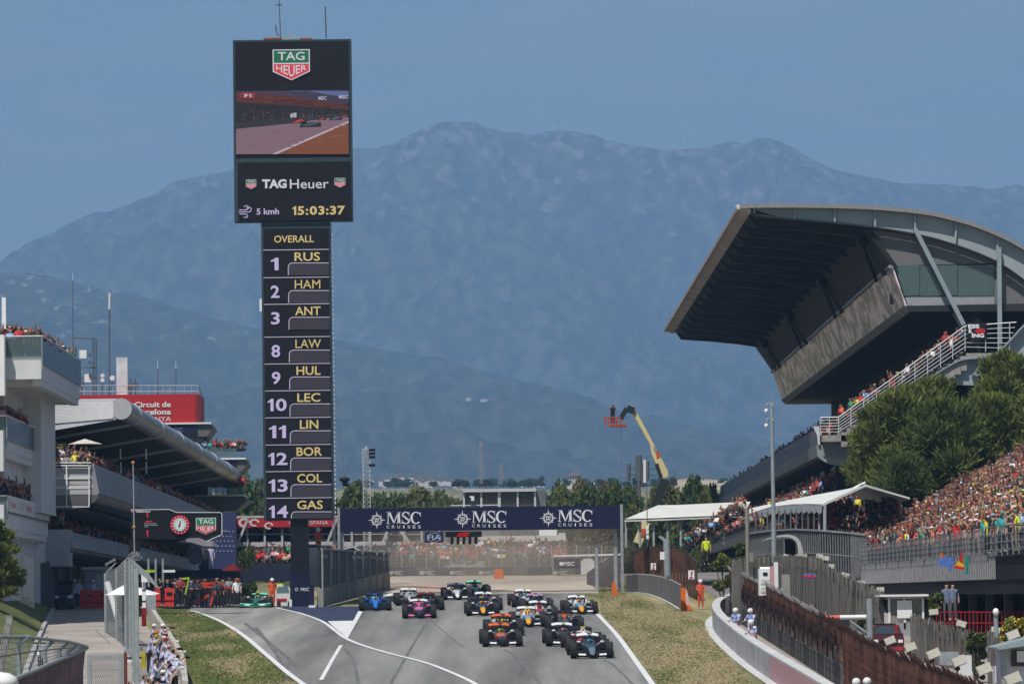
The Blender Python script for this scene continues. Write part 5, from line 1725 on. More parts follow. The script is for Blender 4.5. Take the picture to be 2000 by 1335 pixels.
# ------------------------------------------------------------------ meshes drawn with real wires
def wire_fence(pa, pb, ha, hb, nx, nz, r=.012, diag=False):
 """a panel of thin wires between two feet, each with its height"""
 b = MB()
 pa, pb = Vector(pa), Vector(pb)
 def W(u, v):
  f = pa.lerp(pb, u)
  return f + Vector((0, 0, (ha + (hb - ha) * u) * v))
 if diag:
  k = -nz
  step = 1.0 / nx
  for i in range(-nz, nx):
   # rising
   for sgn in (1, -1):
    u0, u1 = i * step, (i + nz) * step
    v0, v1 = (0, 1) if sgn == 1 else (1, 0)
    if u0 < 0:
     v0 = v0 + (v1 - v0) * (-u0) / (u1 - u0)
     u0 = 0
    if u1 > 1:
     uu0 = i * step
     t = (1 - uu0) / ((i + nz) * step - uu0)
     v1 = (0 + t) if sgn == 1 else (1 - t)
     u1 = 1
    if u1 > u0:
     p, q = W(u0, v0), W(u1, v1)
     b.beam(p, q, r, r)
 else:
  for i in range(nx + 1):
   b.beam(W(i / nx, 0), W(i / nx, 1), r, r, up=(0, 1, 0))
  for j in range(nz + 1):
   b.beam(W(0, j / nz), W(1, j / nz), r, r)
 return b
M_WIRE = mat('fence_wire', (.22, .23, .24), .5, metal=.5, var=.1)
M_POST = mat('fence_post_grey', (.30, .33, .34), .5, metal=.3, var=.12)
# ------------------------------------------------------------------ pit wall with its debris fence
PW = thing('pit_wall', 'pit wall with a tall grey debris fence right of the scoreboard pylon', 'wall', (-8.5, 322, 10))
wa, wb_ = Vector((-10.15, 301, gz(301))), Vector((-6.8, 344, gz(344)))
M_PWC = mat('pit_wall_concrete', (.27, .255, .225), .85, var=.15, scale=1.5)
M_PWF = mat('debris_fence_dark_mesh', (.06, .066, .068), .6, var=.3, scale=2)
nseg = 9
for k in range(nseg):
 p, q = wa.lerp(wb_, k / nseg), wa.lerp(wb_, (k + 1) / nseg - .004)
 MB().prism([p, q, q + Vector((0, 0, 1.15)), p + Vector((0, 0, 1.15))], (-.3, 0, 0)).build('wall_block', M_PWC, PW)
 hp, hq = 3.55 - .12 * k, 3.55 - .12 * (k + 1)
 MB().prism([p + Vector((-.1, 0, 1.16)), q + Vector((-.1, 0, 1.16)), q + Vector((-.1, 0, hq)), p + Vector((-.1, 0, hp))], (-.03, 0, 0)).build('mesh_sheet', M_PWF, PW)
 wire_fence(p + Vector((.0, 0, 1.16)), q + Vector((0, 0, 1.16)), hp - 1.16, hq - 1.16, 14, 8, .02).build('wire_panel', M_WIRE, PW, kind='stuff')
 MB().beam(p + Vector((.05, 0, 0)), p + Vector((.05, 0, hp + .05)), .09, .09, up=(0, 1, 0)).build('fence_post', M_POST, PW)
 MB().beam(p + Vector((.0, 0, hp)), q + Vector((0, 0, hq)), .12, .1).build('top_rail', M_POST, PW)
 if k in (1, 5):
  MB().prism([p + Vector((.1, .2, hp - .1)), p + Vector((.1, 1.6, hp - .15)), p + Vector((.1, 1.0, hp - 1.1)), p + Vector((.1, .2, hp - 1.1))], (-.04, 0, 0)).build('pale_sign', M_TWHITE, PW)
px_panel('wall_end_panel', 604, 1140, 613, 1183, 300.5, 0, .6, M_NAVY, PW)
px_panel('wall_foot_block', 603, 1181, 616, 1186, 300, 0, .6, M_WHITE, PW)
px_panel('wall_foot_block', 565, 1170, 570, 1187, 302.5, .0, .4, M_WHITE, PW)
# marshal post cabin behind the pit wall
t = thing('marshal_cabin', 'pale cabin behind the pit wall next to the scoreboard pylon', 'cabin', (PX(612, 307), 307, 10))
px_panel('cabin_wall', 601, 1062, 622, 1145, 307, 0, 2, M_TWHITE, t)
px_panel('cabin_rail', 600, 1052, 640, 1054, 307, 0, .1, M_POST, t)
px_panel('cabin_floor', 600, 1064, 646, 1068, 307, 0, 2, M_POST, t)
# lattice masts
for (x, yt, yb, Y, w, lb) in ((718, 876, 1100, 352, .5, 'grey lattice mast with cameras on top right of the scoreboard'), (652, 745, 1062, 312, .18, 'slim white lattice mast close to the scoreboard right edge')):
 t = thing('lattice_mast', lb, 'mast', P(x, yb, Y))
 b = lattice(MB(), P(x, yb, Y), P(x - (yb - yt) * .012, yt, Y), w, 26 if w > .3 else 44, .028 if w > .3 else .02)
 b.build('lattice', M_RAIL, t, kind='stuff')
 if w > .3:
  for dy in (0, 7, 14, 30):
   MB().box(P(x, 0, Y).x - .25, P(x, 0, Y).x + .2, Y - .3, Y, P(x, yt + dy + 5, Y).z, P(x, yt + dy, Y).z).build('mast_camera', M_BLACK, t)
  MB().tube(P(x - 3, yt, Y), P(x - 3, yt - 5, Y), .05).build('tip_rod', M_WHITE, t)
# hanging cable camera and its cables
t = thing('cable_camera', 'small black suspended camera on thin cables between scoreboard and lattice mast', 'camera', P(673, 940, 325))
MB().ball(P(673, 936, 325), .3, 1.2, 1, .6).build('body', M_BLACK, t)
MB().ball(P(674, 944, 325), .2).build('lens_head', M_BLACK, t)
for p in ((655, 760), (700, 860)):
 MB().tube(P(p[0], p[1], 325), P(673, 934, 325), .012, n=3).build('cable', M_LAT, t)
# ------------------------------------------------------------------ right side walls
M_WALLC = mat('track_wall_concrete', (.34, .335, .35), .8, c2=(.42, .415, .425), scale=.9, bump=.1)
M_WALLP = mat('track_wall_pink', (.46, .27, .29), .8, var=.06)
CW = thing('track_wall', 'curved grey concrete track wall turning pink towards the bottom of the photo', 'wall', (12, 220, 7))
wp = smooth_line([(15.3, 288), (14.0, 283), (12.6, 272), (11.75, 258), (11.35, 243), (11.15, 225), (11.1, 205), (11.3, 180), (11.6, 150)], 5)
for k, (p, q) in enumerate(zip(wp[:-1], wp[1:])):
 a, c = Vector((p[0], p[1], gz(p[1]))), Vector((q[0], q[1], gz(q[1])))
 d = (c - a)
 s_ = Vector((-d.y, d.x, 0)).normalized() * -.42
 c = a + d * .995
 z = Vector((0, 0, 1.05))
 m = M_WALLP if p[1] < 199 else M_WALLC
 b = MB()
 b.prism([a, c, c + z * .93, a + z * .93], s_ * -1 if s_.x < 0 else s_)
 b.build('wall_block', m, CW)
 MB().prism([a + z * .93, c + z * .93, c + z, a + z], (s_ * -1 if s_.x < 0 else s_)).build('wall_cap', M_CONCW, CW)
ribbon_pts = [(p[0] - .25, p[1]) for p in wp]
b = MB()
for (p, q) in zip(ribbon_pts[:-1], ribbon_pts[1:]):
 b.poly([(p[0] - .15, p[1], gz(p[1]) + .03), (q[0] - .15, q[1], gz(q[1]) + .03), (q[0] + .25, q[1], gz(q[1]) + .03), (p[0] + .25, p[1], gz(p[1]) + .03)])
b.build('wall_foot_strip', M_CONCW, kind='structure')
# alley floor behind
b = MB()
b.poly([(11.5, 150, gz(150) + .02), (24, 150, gz(150) + .02), (24, 290, gz(290) + .02), (13.5, 290, gz(290) + .02), (11.9, 258, gz(258) + .02)])
b.build('paved_alley', M_SROAD, kind='structure')
# rusty fence
FX = 13.45
M_RUST = mat('rusty_wind_mesh', (.05, .016, .010), .85, c2=(.21, .085, .05), scale=.55, detail=7, bump=.4, bscale=3, stretch=(1, .8, 1.4), lo=.35, hi=.7)
M_RUSTPALE = mat('rust_streaked_concrete', (.30, .24, .19), .85, c2=(.19, .075, .035), scale=.8, detail=7, stretch=(1, 1.2, .35), lo=.42, hi=.66)
M_RUSTDK = mat('rust_ridge_dark', (.035, .014, .010), .9, var=.3)
RF = thing('rusty_fence', 'long rust brown mesh fence with jagged top running down the right side', 'fence', (FX, 200, 7))
y = 274.0
k = 0
while y > 118:
 L2 = 3.0
 a, c = Vector((FX, y, gz(y))), Vector((FX, y - L2 + .03, gz(y - L2)))
 h = 2.2 + .4 * min(1, abs(y - 172) / 60)
 lo_ = .95 if y > 150 else .1
 jit = random.uniform(-.05, .05)
 mb = MB()
 # wavy brown sheet in short strips
 n = 6
 for i in range(n):
  u, v = a.lerp(c, i / n), a.lerp(c, (i + 1) / n)
  ox = random.uniform(-.012, .012)
  l0, l1 = lo_ + .75 + random.uniform(-.25, .25), lo_ + .75 + random.uniform(-.25, .25)
  if y < 190:
   l0 = l1 = .1
  mb.prism([u + Vector((ox, 0, l0)), v + Vector((ox, 0, l1)), v + Vector((ox * .3, 0, h + jit)), u + Vector((ox * .3, 0, h + jit))], (.03, 0, 0))
 mb.build('mesh_sheet', M_RUST, RF)
 if y >= 188:
  MB().prism([a + Vector((.06, 0, lo_ - .35)), c + Vector((.06, 0, lo_ - .35)), c + Vector((.06, 0, h - .5)), a + Vector((.06, 0, h - .5))], (.04, 0, 0)).build('pale_backing', M_RUSTPALE, RF)
  for i in range(3):
   u, v = a.lerp(c, i / 3 + .02), a.lerp(c, (i + 1) / 3 - .02)
   MB().prism([u + Vector((-.05, 0, .02)), v + Vector((-.05, 0, .02)), v + Vector((-.05, 0, .88)), u + Vector((-.05, 0, .88))], (.06, 0, 0)).build('board', mat('board_black', (.035, .04, .042), .5, var=.3) if (i + k) % 3 else mat('board_grey', (.12, .125, .12), .6, var=.2), RF)
 # leaning jagged crest
 tb_ = MB()
 for i in range(5):
  u = a.lerp(c, i / 5)
  v = a.lerp(c, (i + 1) / 5)
  hh = h + jit
  tb_.prism([u + Vector((0, 0, hh - .05)), v + Vector((0, 0, hh - .05)), u.lerp(v, .5) + Vector((-.12, 0, hh + .22 + random.uniform(-.06, .08)))], (.04, 0, 0))
 tb_.build('crest', mat('crest_grey', (.16, .15, .145), .7, var=.3) if y > 200 else M_RUSTDK, RF, kind='stuff')
 wire_fence(a + Vector((-.12, 0, .1)), c + Vector((-.12, 0, .1)), h - .15, h - .15, 1, 7, .008).build('wire_panel', M_RUSTDK, RF, kind='stuff')
 MB().beam(a + Vector((.04, 0, 0)), a + Vector((.04, 0, h)), .04, .07, up=(0, 1, 0)).build('fence_post', M_RUSTDK, RF)
 y -= L2
 k += 1
# zig-zag dark stain line as real folded mesh strips
b = MB()
y = 272.0
while y > 190:
 z0 = 1.75 + math.sin(y * 1.3) * .18
 b.prism([(FX - .10, y, gz(y) + z0 + .25), (FX - .10, y - .8, gz(y) + z0 + .25), (FX - .10, y - .8, gz(y) + z0), (FX - .10, y - .4, gz(y) + z0 - .28 - random.uniform(0, .2)), (FX - .10, y, gz(y) + z0)], (.02, 0, 0))
 y -= .8
b.build('folded_hem', M_RUSTDK, RF, kind='stuff')
# farther rusty screen, behind the far wall
RS = thing('far_rusty_screen', 'rust brown corrugated screen with a frayed top beyond the far grey wall', 'fence', (PX(1300, 292), 292, 9.7))
rt = smooth_line([(1238, 1078, 299), (1262, 1069, 297), (1290, 1066, 295), (1320, 1070, 291), (1345, 1084, 287), (1362, 1103, 283)], 5) if 0 else None
ctl = [(1238, 1079, 348), (1262, 1070, 343), (1290, 1067, 336), (1320, 1070, 326), (1345, 1083, 315), (1362, 1102, 305)]
for (p, q) in zip(ctl[:-1], ctl[1:]):
 for j in range(4):
  u = [p[i] + (q[i] - p[i]) * j / 4 for i in range(3)]
  v = [p[i] + (q[i] - p[i]) * (j + .92) / 4 for i in range(3)]
  A_, B_ = P(*u), P(*v)
  MB().prism([A_, B_, Vector((B_.x, B_.y, gz(B_.y))), Vector((A_.x, A_.y, gz(A_.y)))], (0, .06, 0)).build('panel', M_RUST, RS)
b = MB()
for k in range(46):
 x = 1240 + k * 2.7
 yy = at_x([(c[0], c[1]) for c in ctl], x)
 Yq = at_x([(c[0], c[2]) for c in ctl], x)
 b.beam(P(x, yy + 1, Yq), P(x + random.uniform(-1.5, 1.5), yy - 3 - random.random() * 3, Yq - .2), .03, .03)
b.build('frayed_top', M_LAT, RS, kind='stuff')
# far grey wall with an orange end
FW = thing('far_track_wall', 'far curved grey wall ending in an orange and white block', 'wall', (PX(1280, 290), 290, 9.6))
cw = [(1222, 1123, 1158), (1245, 1121, 1157), (1268, 1122, 1160), (1290, 1126, 1167), (1312, 1133, 1178), (1330, 1143, 1189)]
cpts = []
for x, yt_, yb_ in cw:
 g_ = G(x, yb_)
 cpts.append((g_, P(x, yt_, g_.y)))
M_WALLF = mat('far_wall_grey', (.17, .165, .165), .8, var=.12, scale=2, stretch=(4, 4, .3))
for (a, at_), (c, ct) in zip(cpts[:-1], cpts[1:]):
 for j in range(3):
  u, v = j / 3, (j + .96) / 3
  MB().prism([a.lerp(c, u), a.lerp(c, v), at_.lerp(ct, v), at_.lerp(ct, u)], (.05, .35, 0)).build('wall_block', M_WALLF, FW)
 MB().prism([at_, ct, ct + Vector((0, 0, .06)), at_ + Vector((0, 0, .06))], (.05, .4, 0)).build('wall_cap', M_CONCW, FW)
 MB().beam(a + Vector((-.15, -.2, .04)), c + Vector((-.15, -.2, .04)), .12, .05).build('foot_strip', M_CONCW, FW)
ge = G(1336, 1192)
px_panel('end_block', 1330, 1147, 1339, 1193, ge.y, 0, .5, mat('orange_foam', (.62, .13, .02), .6, var=.05), FW)
s_ = ge.y / FPX
MB().prism([P(1339, 1150, ge.y), P(1341, 1150, ge.y), P(1352, 1191, ge.y), P(1339, 1193, ge.y)], (0, .4, 0)).build('sloped_block', mat('block_pink_white', (.55, .40, .36), .7, var=.2), FW)
MB().prism([P(1339, 1180, ge.y - .1), P(1346, 1180, ge.y - .1), P(1353, 1190, ge.y - .1), P(1339, 1192, ge.y - .1)], (0, .4, 0)).build('sloped_foot', mat('orange_foam', (.62, .13, .02), .6, var=.05), FW)
# orange wedge marker by the gantry
for (x0, x1, yt_, yb_, lb) in ((1195, 1207, 1135, 1162, 'orange wedge marker standing at the foot of the gantry pillar'), (978 - 13, 978 + 6, 1110, 1130, 'orange block in front of the distant banner wall')):
 g_ = G((x0 + x1) / 2, yb_)
 MB().prism([P(x0, yb_, g_.y), P(x1, yb_, g_.y), P((x0 + x1) / 2 + (0 if x0 > 1000 else 8), yt_, g_.y), P(x0 + 1, yt_, g_.y)], (0, .8, 0)).build('orange_marker', mat('orange_foam', (.62, .13, .02), .6, var=.05), None, lb, 'marker')
# pole with two leaning heads
t = thing('loudspeaker_post', 'thick pale post with a slanting head in front of the far rusty screen', 'post', P(1304, 1130, 283))
MB().tube(P(1304, 1130, 283), P(1302, 1056, 283), .2, n=10).build('pole', M_POST, t)
MB().prism([P(1285, 1047, 283), P(1292, 1046, 283), P(1310, 1058, 283), P(1303, 1062, 283)], (0, .3, 0)).build('slanting_head', M_POST, t)
px_panel('notice', 1289, 1077, 1298, 1092, 282, 0, .04, M_WHITE, t)
# fire point signs
M_REDSIGN = flat('sign_fire_red', (.45, .02, .03))
for (x0, y0_, x1, y1_, Y, lb) in ((1450, 1181, 1463, 1201, 262, 'white fire extinguisher sign behind the two helmeted marshals'), (1641, 1291, 1659, 1317, 196, 'white fire extinguisher sign with an arrow near the bottom edge'),
      (1344, 1113, 1356, 1130, 281, 'white fire extinguisher sign above the orange suited marshal'), (1271, 1099, 1281, 1112, 297, 'small white sign fixed to the far rusty screen'),
      (342, 1292, 354, 1308, 198, 'small white fire sign at the end of the photographers wall')):
 o = px_panel('fire_sign', x0, y0_, x1, y1_, Y, -.1, .04, M_WHITE, None, label=lb, cat='sign', group='white fire point signs')
 BASE[o.name] = Vector(o.location)
 w, h = x1 - x0, y1_ - y0_
 px_panel('printed_extinguisher', x0 + w * .42, y0_ + h * .2, x0 + w * .62, y0_ + h * .58, Y, -.13, .02, M_REDSIGN, o)
 px_panel('printed_extinguisher', x0 + w * .55, y0_ + h * .12, x0 + w * .78, y0_ + h * .2, Y, -.13, .02, M_REDSIGN, o)
 MB().prism([P(x0 + w * .2, y0_ + h * .84, Y - .13), P(x0 + w * .42, y0_ + h * .7, Y - .13), P(x0 + w * .8, y0_ + h * .76, Y - .13), P(x0 + w * .42, y0_ + h * .92, Y - .13)], (0, .02, 0)).build('printed_arrow', M_REDSIGN, o)
# ------------------------------------------------------------------ left fences
LF = thing('catch_fence', 'tall grey catch fence with a bent barred top beside the service road', 'fence', G(262, 1300))
fl = [G(207, 1236), G(229, 1250), G(247, 1266), G(256, 1290), G(262, 1330), G(268, 1375)]
tops = [6.0 * 0 + 3.6, 3.8, 4.2, 4.6, 4.9, 5.1]
HT = [3.15, 3.6, 4.2, 4.6, 4.8, 5.0]
for k, (p, h) in enumerate(zip(fl, HT)):
 MB().beam(p, p + Vector((0, 0, h)), .16, .14, up=(0, 1, 0)).build('fence_post', M_POST, LF)
 MB().beam(p + Vector((0, 0, h)), p + Vector((.55, 0, h + .55)) if k < 2 else p + Vector((1.0, 0, h - .1 - 1.2)) + Vector((-.2, 0, .6)), .06, .06).build('bent_arm', M_POST, LF)
for k in range(5):
 p, q = fl[k], fl[k + 1]
 wire_fence(p, q, HT[k], HT[k + 1], 26, 22, .014).build('wire_panel', M_WIRE, LF, kind='stuff')
 n = 9
 for i in range(n):
  f = (i + .5) / n
  u = p.lerp(q, f)
  hh = HT[k] + (HT[k + 1] - HT[k]) * f
  if k >= 2:
   MB().beam(u + Vector((0, 0, hh)), u + Vector((.85, 0, hh - .75)), .05, .05).build('top_bar', M_STEEL, LF)
for (x, yt_, yb_, xb_) in ((209, 1107, 1232, 213), (241, 1095, 1200, 243)):
 pass
# far return of the fence
ra, rb = G(207, 1236), G(240, 1236)
b = wire_fence(ra, rb, 3.2, 3.6, 18, 14, .014)
b.build('wire_panel', M_WIRE, LF, kind='stuff')
ra2 = G(208, 1195)
MB().beam(ra2, ra2 + Vector((0, 0, 3.0)), .12, .12, up=(0, 1, 0)).build('fence_post', M_POST, LF)
MB().beam(P(207, 1102, 258), P(224, 1092, 255), .09, .09).build('bent_arm', M_POST, LF)
for yy in (1118, 1130):
 MB().beam(P(210, yy, 258), P(246, yy, 255), .04, .04).build('fence_rail', M_WIRE, LF)
MB().tube(P(209, 1135, 250), P(236, 1226, 250), .16, n=10).build('brace_pole', M_WHITE, LF)
MB().tube(P(235, 1223, 250), P(237, 1233, 250), .18, n=10).build('brace_foot', M_BLACK, LF)
MB().beam(G(252, 1238), G(252, 1238) + Vector((0, 0, 2.2)), .05, .05, up=(0, 1, 0)).build('gate_frame', M_BLACK, LF)
MB().tube(G(265, 1290), G(265, 1290) + Vector((0, 0, 1.55)), .09, n=10).build('orange_sleeve', mat('sleeve_ochre', (.50, .22, .03), .6, var=.1), LF)
# whole thin flag pole that crosses the clock sign
t = thing('slender_pole', 'very slender grey pole crossing in front of the clock sign', 'pole', G(266, 1270))
MB().tube(G(265.5, 1270), P(260, 905, G(265, 1270).y), .045, .03, n=6).build('pole', M_STEEL, t)
for yy in (903, 1029, 1155):
 MB().ball(P(260 + (yy - 905) * .0125, yy, G(265, 1270).y), .09).build('pole_joint', mat('joint_ochre', (.35, .17, .06), .6), t)
# bush of cables on top of the fence
b = MB()
for k in range(60):
 c = P(262 + random.uniform(-10, 12), 1088 + random.uniform(-6, 5), 226)
 b.beam(c, c + Vector((random.uniform(-.15, .15), random.uniform(-.15, .15), random.uniform(-.05, .16))), .03, .03)
b.build('razor_wire', M_STEEL, LF, kind='stuff')
# white parasol on the service road
t = thing('white_parasol', 'flat white square parasol spread behind the catch fence', 'parasol', G(253, 1240))
pc = P(247, 1139, 240)
Yp = 240
S = Yp / FPX
b = MB()
crn = [(-42, 20), (62, 19), (30, 4), (-20, 4)]
A_ = [P(205, 1161, Yp - 1.6), P(300, 1161, Yp - 1.6), P(312, 1158, Yp + 1.6), P(225, 1158, Yp + 1.6)]
ap = P(247, 1139, Yp)
for k in range(4):
 b.poly([ap, A_[k], A_[(k + 1) % 4]])
b.build('canopy', mat('parasol_white', (.72, .72, .71), .7, var=.04), t)
MB().tube(ap, G(253, 1240) , .03).build('pole', M_STEEL, t)
px_panel('tall_white_board', 276, 1122, 288, 1136, 236, 0, .1, M_WHITE, None, label='small white tilted box on a post above the parasol', cat='box')
t = thing('red_white_post', 'white and red striped post between the parasol and the grass verge', 'post', G(281, 1215))
px_panel('white_part', 277, 1136, 284, 1186, 236, .2, .12, M_WHITE, t)
px_panel('red_part', 276, 1186, 285, 1222, 236, .2, .12, mat('dark_red_paint', (.20, .012, .02), .6, var=.2), t)
for yy in (1150, 1172):
 px_panel('band', 276.6, yy, 284.4, yy + 2, 236, .17, .16, M_BLACK, t)
px_panel('grey_board', 286, 1155, 304, 1190, 246, .2, .1, M_STEEL, None, label='plain grey board standing behind the striped post', cat='board')
# low wall by the photographers
LW = thing('photographers_wall', 'low concrete wall bending round the group of photographers', 'wall', G(350, 1320))
lw = [G(284, 1190), G(290, 1212), G(300, 1232), G(318, 1262), G(340, 1300), G(352, 1330), G(356, 1380)]
for p, q in zip(lw[:-1], lw[1:]):
 for j in range(2):
  a, c = p.lerp(q, j / 2), p.lerp(q, (j + .98) / 2)
  MB().prism([a, c, c + Vector((0, 0, .95)), a + Vector((0, 0, .95))], (.22, 0, 0)).build('wall_block', mat('low_wall_concrete', (.42, .40, .35), .85, var=.1), LW)
  MB().prism([a + Vector((.23, 0, 0)), c + Vector((.23, 0, 0)), c + Vector((.23, 0, .3)), a + Vector((.23, 0, .3))], (.02, 0, 0)).build('foot_band', M_CONC, LW) if 0 else None
# guard rail piece and post pads
t = thing('guard_rail', 'short galvanised guard rail end at the foot of the catch fence', 'rail', G(256, 1320))
MB().beam(P(243, 1270, 205), P(278, 1266, 205), .5, .16, up=(0, 0, 1)).build('rail_beam', M_POST, t)
for yy in (1284, 1290):
 MB().beam(P(246, yy, 204), P(276, yy - 1, 204), .4, .07).build('shelf', M_WHITE if yy > 1285 else M_BLACK, t)
px_panel('yellow_bag', 275, 1272, 284, 1304, 206, 0, .3, mat('yellow_bag', (.50, .42, .03), .7, var=.2), None, label='yellow bag lying against the wall beside the photographers', cat='bag')
# chain-link gate near the bottom
GT = thing('chain_gate', 'grey framed chain link gate at the bottom left of the photo', 'gate', (PX(205, 172), 172, gz(172)))
z1 = PZ(1279, 172, 200)
xa, xb = PX(174, 172, 1300), PX(236, 172, 1300)
for x in (xa, xb):
 MB().box(x - .07, x + .07, 172, 172.12, gz(172) - .2, z1 + .02).build('gate_post', M_POST, GT)
MB().box(xa, xb, 172.01, 172.11, z1 - .12, z1).build('gate_rail', M_POST, GT)
for h in (.5, 1.0, 1.5):
 MB().box(xa, xb, 172.03, 172.06, z1 - h - .02, z1 - h).build('gate_wire', M_WIRE, GT)
b = wire_fence((xa, 172.05, gz(172)), (xb, 172.05, gz(172)), z1 - gz(172), z1 - gz(172), 16, 14, .012, diag=True)
b.build('chain_mesh', M_WIRE, GT, kind='stuff')
MB().box(xb + .1, xb + .22, 172.0, 172.1, gz(172), z1 + .1).build('rust_post', mat('rust_post', (.12, .04, .03), .8, var=.3), GT)
b = MB()
for k in range(22):
 x = xa + (xb - xa) * k / 21
 b.beam((x, 172.05, z1), (x + .02, 172.05, z1 + .09), .012, .012)
b.build('gate_barbs', M_WIRE, GT, kind='stuff')
# near curved fence with wine red sheet
NF = thing('near_curved_fence', 'curved grey fence with a wine red ribbed sheet in the lower left corner', 'fence', P(80, 1335, 150))
M_WINE = mat('wine_mesh_sheet', (.10, .045, .06), .8, c2=(.22, .14, .16), scale=.9, detail=6, stretch=(6, 6, .4))
topc = [(-40, 1244, 128), (0, 1243, 132), (54, 1243, 138), (105, 1249, 146), (133, 1252, 153), (150, 1256, 160), (171, 1262, 168)]
lowc = [(-40, 1352, 120), (10, 1332, 126), (60, 1312, 133), (105, 1292, 142), (130, 1282, 150), (148, 1275, 158), (166, 1266, 168)]
for p, q in zip(topc[:-1], topc[1:]):
 MB().tube(P(*p), P(*q), .05).build('top_tube', M_POST, NF)
for p, q in zip(lowc[:-1], lowc[1:]):
 MB().tube(P(*p), P(*q), .06).build('lower_tube', M_POST, NF)
for p, q in zip(topc, lowc):
 mid = P(p[0] - 18 if p[0] > 0 else p[0] - 18, p[1] + 16, (p[2] + q[2]) / 2)
 MB().tube(P(*p), mid, .07).build('bent_arm', M_POST, NF)
 MB().tube(mid, P(mid.x * 0 + p[0] - 16, q[1] + 10, (p[2] + q[2]) / 2), .07).build('post', M_POST, NF)
for k in range(len(topc) - 1):
 a, c, d, e = P(*topc[k]), P(*topc[k + 1]), P(*lowc[k + 1]), P(*lowc[k])
 b = MB()
 for i in range(14):
  f = i / 13
  b.beam(a.lerp(c, f), e.lerp(d, f), .012, .012)
 for j in range(1, 7):
  f = j / 7
  b.beam(a.lerp(e, f), c.lerp(d, f), .012 if j != 3 else .04, .012 if j != 3 else .04)
 b.build('wire_panel', M_WIRE, NF, kind='stuff')
 # ribbed sheet below
 n = 5
 for i in range(n):
  f0, f1 = i / n, (i + .9) / n
  u, v = e.lerp(d, f0), e.lerp(d, f1)
  MB().prism([u, v, v + Vector((0, -1.0, -.75)), u + Vector((0, -1.0, -.75))], (.02, 0, -.03)).build('folded_strip', M_WINE, NF)
  MB().prism([u + Vector((0, -1.0, -.78)), v + Vector((0, -1.0, -.78)), v + Vector((0, -.9, -3)), u + Vector((0, -.9, -3))], (.02, .03, 0)).build('sheet_strip', M_WINE, NF)
# white boat-like cover in the corner
MB().ball(P(2, 1332, 125), .45, 1, 1, .6).build('white_dome', M_WHITE, None, 'white rounded cover in the extreme lower left corner', 'cover')
# scooter
t = thing('parked_scooter', 'pale scooter with dark wheels parked behind the near curved fence', 'scooter', G(82, 1300))
gs = G(80, 1302)
MB().ball(gs + Vector((0, 0, .55)), .3, .7, 1.6, .8).build('body', M_WHITE, t)
for dy in (-.6, .6):
 MB().tube(gs + Vector((-.05, dy, .25)), gs + Vector((.05, dy, .25)), .25, n=14).build('wheel', M_BLACK, t)
MB().tube(gs + Vector((0, -.5, .6)), gs + Vector((0, -.4, 1.05)), .04).build('steering_column', M_STEEL, t)
MB().tube(gs + Vector((-.3, -.4, 1.05)), gs + Vector((.3, -.4, 1.05)), .03).build('handlebar', M_BLACK, t)
for sx in (-.3, .3):
 MB().ball(gs + Vector((sx, -.4, 1.25)), .08).build('mirror', M_BLACK, t)
# old timber wall strip on the bank
t = thing('weathered_bank_wall', 'weathered crumbling wall strip on the grass bank at the left edge', 'wall', G(15, 1320))
for k in range(7):
 x0 = 20 - k * 3
 g0 = G(max(x0, -10), 1262 + k * 12)
 px_panel('stone', x0 - 9, 1204 + k * 14 if k else 1200, x0 + 4, 1222 + k * 15, g0.y, 0, .4, mat('weathered_post', (.24, .235, .22), .85, var=.3, scale=3), t)
# chain fence on the bank
t = thing('bank_chain_fence', 'dark chain link fence in front of the pine on the grass bank', 'fence', P(40, 1165, 262))
wire_fence(P(10, 1160, 262), P(66, 1188, 262), 2.6, 2.6, 22, 20, .014, diag=True).build('chain_mesh', M_WIRE, t, kind='stuff')
for x in (12, 42, 66):
 MB().tube(P(x, 1160 + x * .4, 262), P(x, 1085, 262), .05).build('post', M_LAT, t)
# ------------------------------------------------------------------ brush fence and things behind the rusty fence
M_BRUSH = mat('dry_brush_screen', (.075, .07, .06), .9, c2=(.24, .225, .195), scale=2.2, detail=8, bump=.6, bscale=9, stretch=(2.2, 2.2, .18), lo=.34, hi=.64)
def brush(name, lb, ctl, bottom, seed):
 """wavy screen of upright brushwood bundles"""
 random.seed(seed)
 t = thing(name, lb, 'fence', P(ctl[0][0], bottom, ctl[0][2]), group='dry brush screens behind the rusty fence')
 px_tot = ctl[-1][0] - ctl[0][0]
 x = ctl[0][0]
 line = [(c[0], c[1]) for c in ctl]
 dep = [(c[0], c[2]) for c in ctl]
 while x < ctl[-1][0]:
  w = 9.0
  x1 = min(x + w, ctl[-1][0])
  ya, yb = at_x(line, x), at_x(line, x1)
  Ya, Yb = at_x(dep, x), at_x(dep, x1)
  b = MB()
  n = 5
  for i in range(n):
   f0, f1 = i / n, (i + 1.08) / n
   p0, p1 = P(x + (x1 - x) * f0, ya + (yb - ya) * f0 - random.uniform(0, 3.5), Ya + (Yb - Ya) * f0), P(x + (x1 - x) * f1, ya + (yb - ya) * f1 - random.uniform(0, 3.5), Ya + (Yb - Ya) * f1)
   dy = random.uniform(-.08, .08)
   b.prism([p0 + Vector((0, dy, 0)), p1 + Vector((0, dy, 0)), Vector((p1.x, p1.y + dy, gz(p1.y))), Vector((p0.x, p0.y + dy, gz(p0.y)))], (0, .08, 0))
  for i in range(9):
   p = P(x + random.random() * (x1 - x), (ya + yb) / 2 + 1, (Ya + Yb) / 2 - .1)
   b.beam(p + Vector((0, 0, -.5)), p + Vector((random.uniform(-.08, .08), 0, random.uniform(.02, .22))), .022, .022)
  b.build('brush_bundle', M_BRUSH, t)
  x = x1
 return t
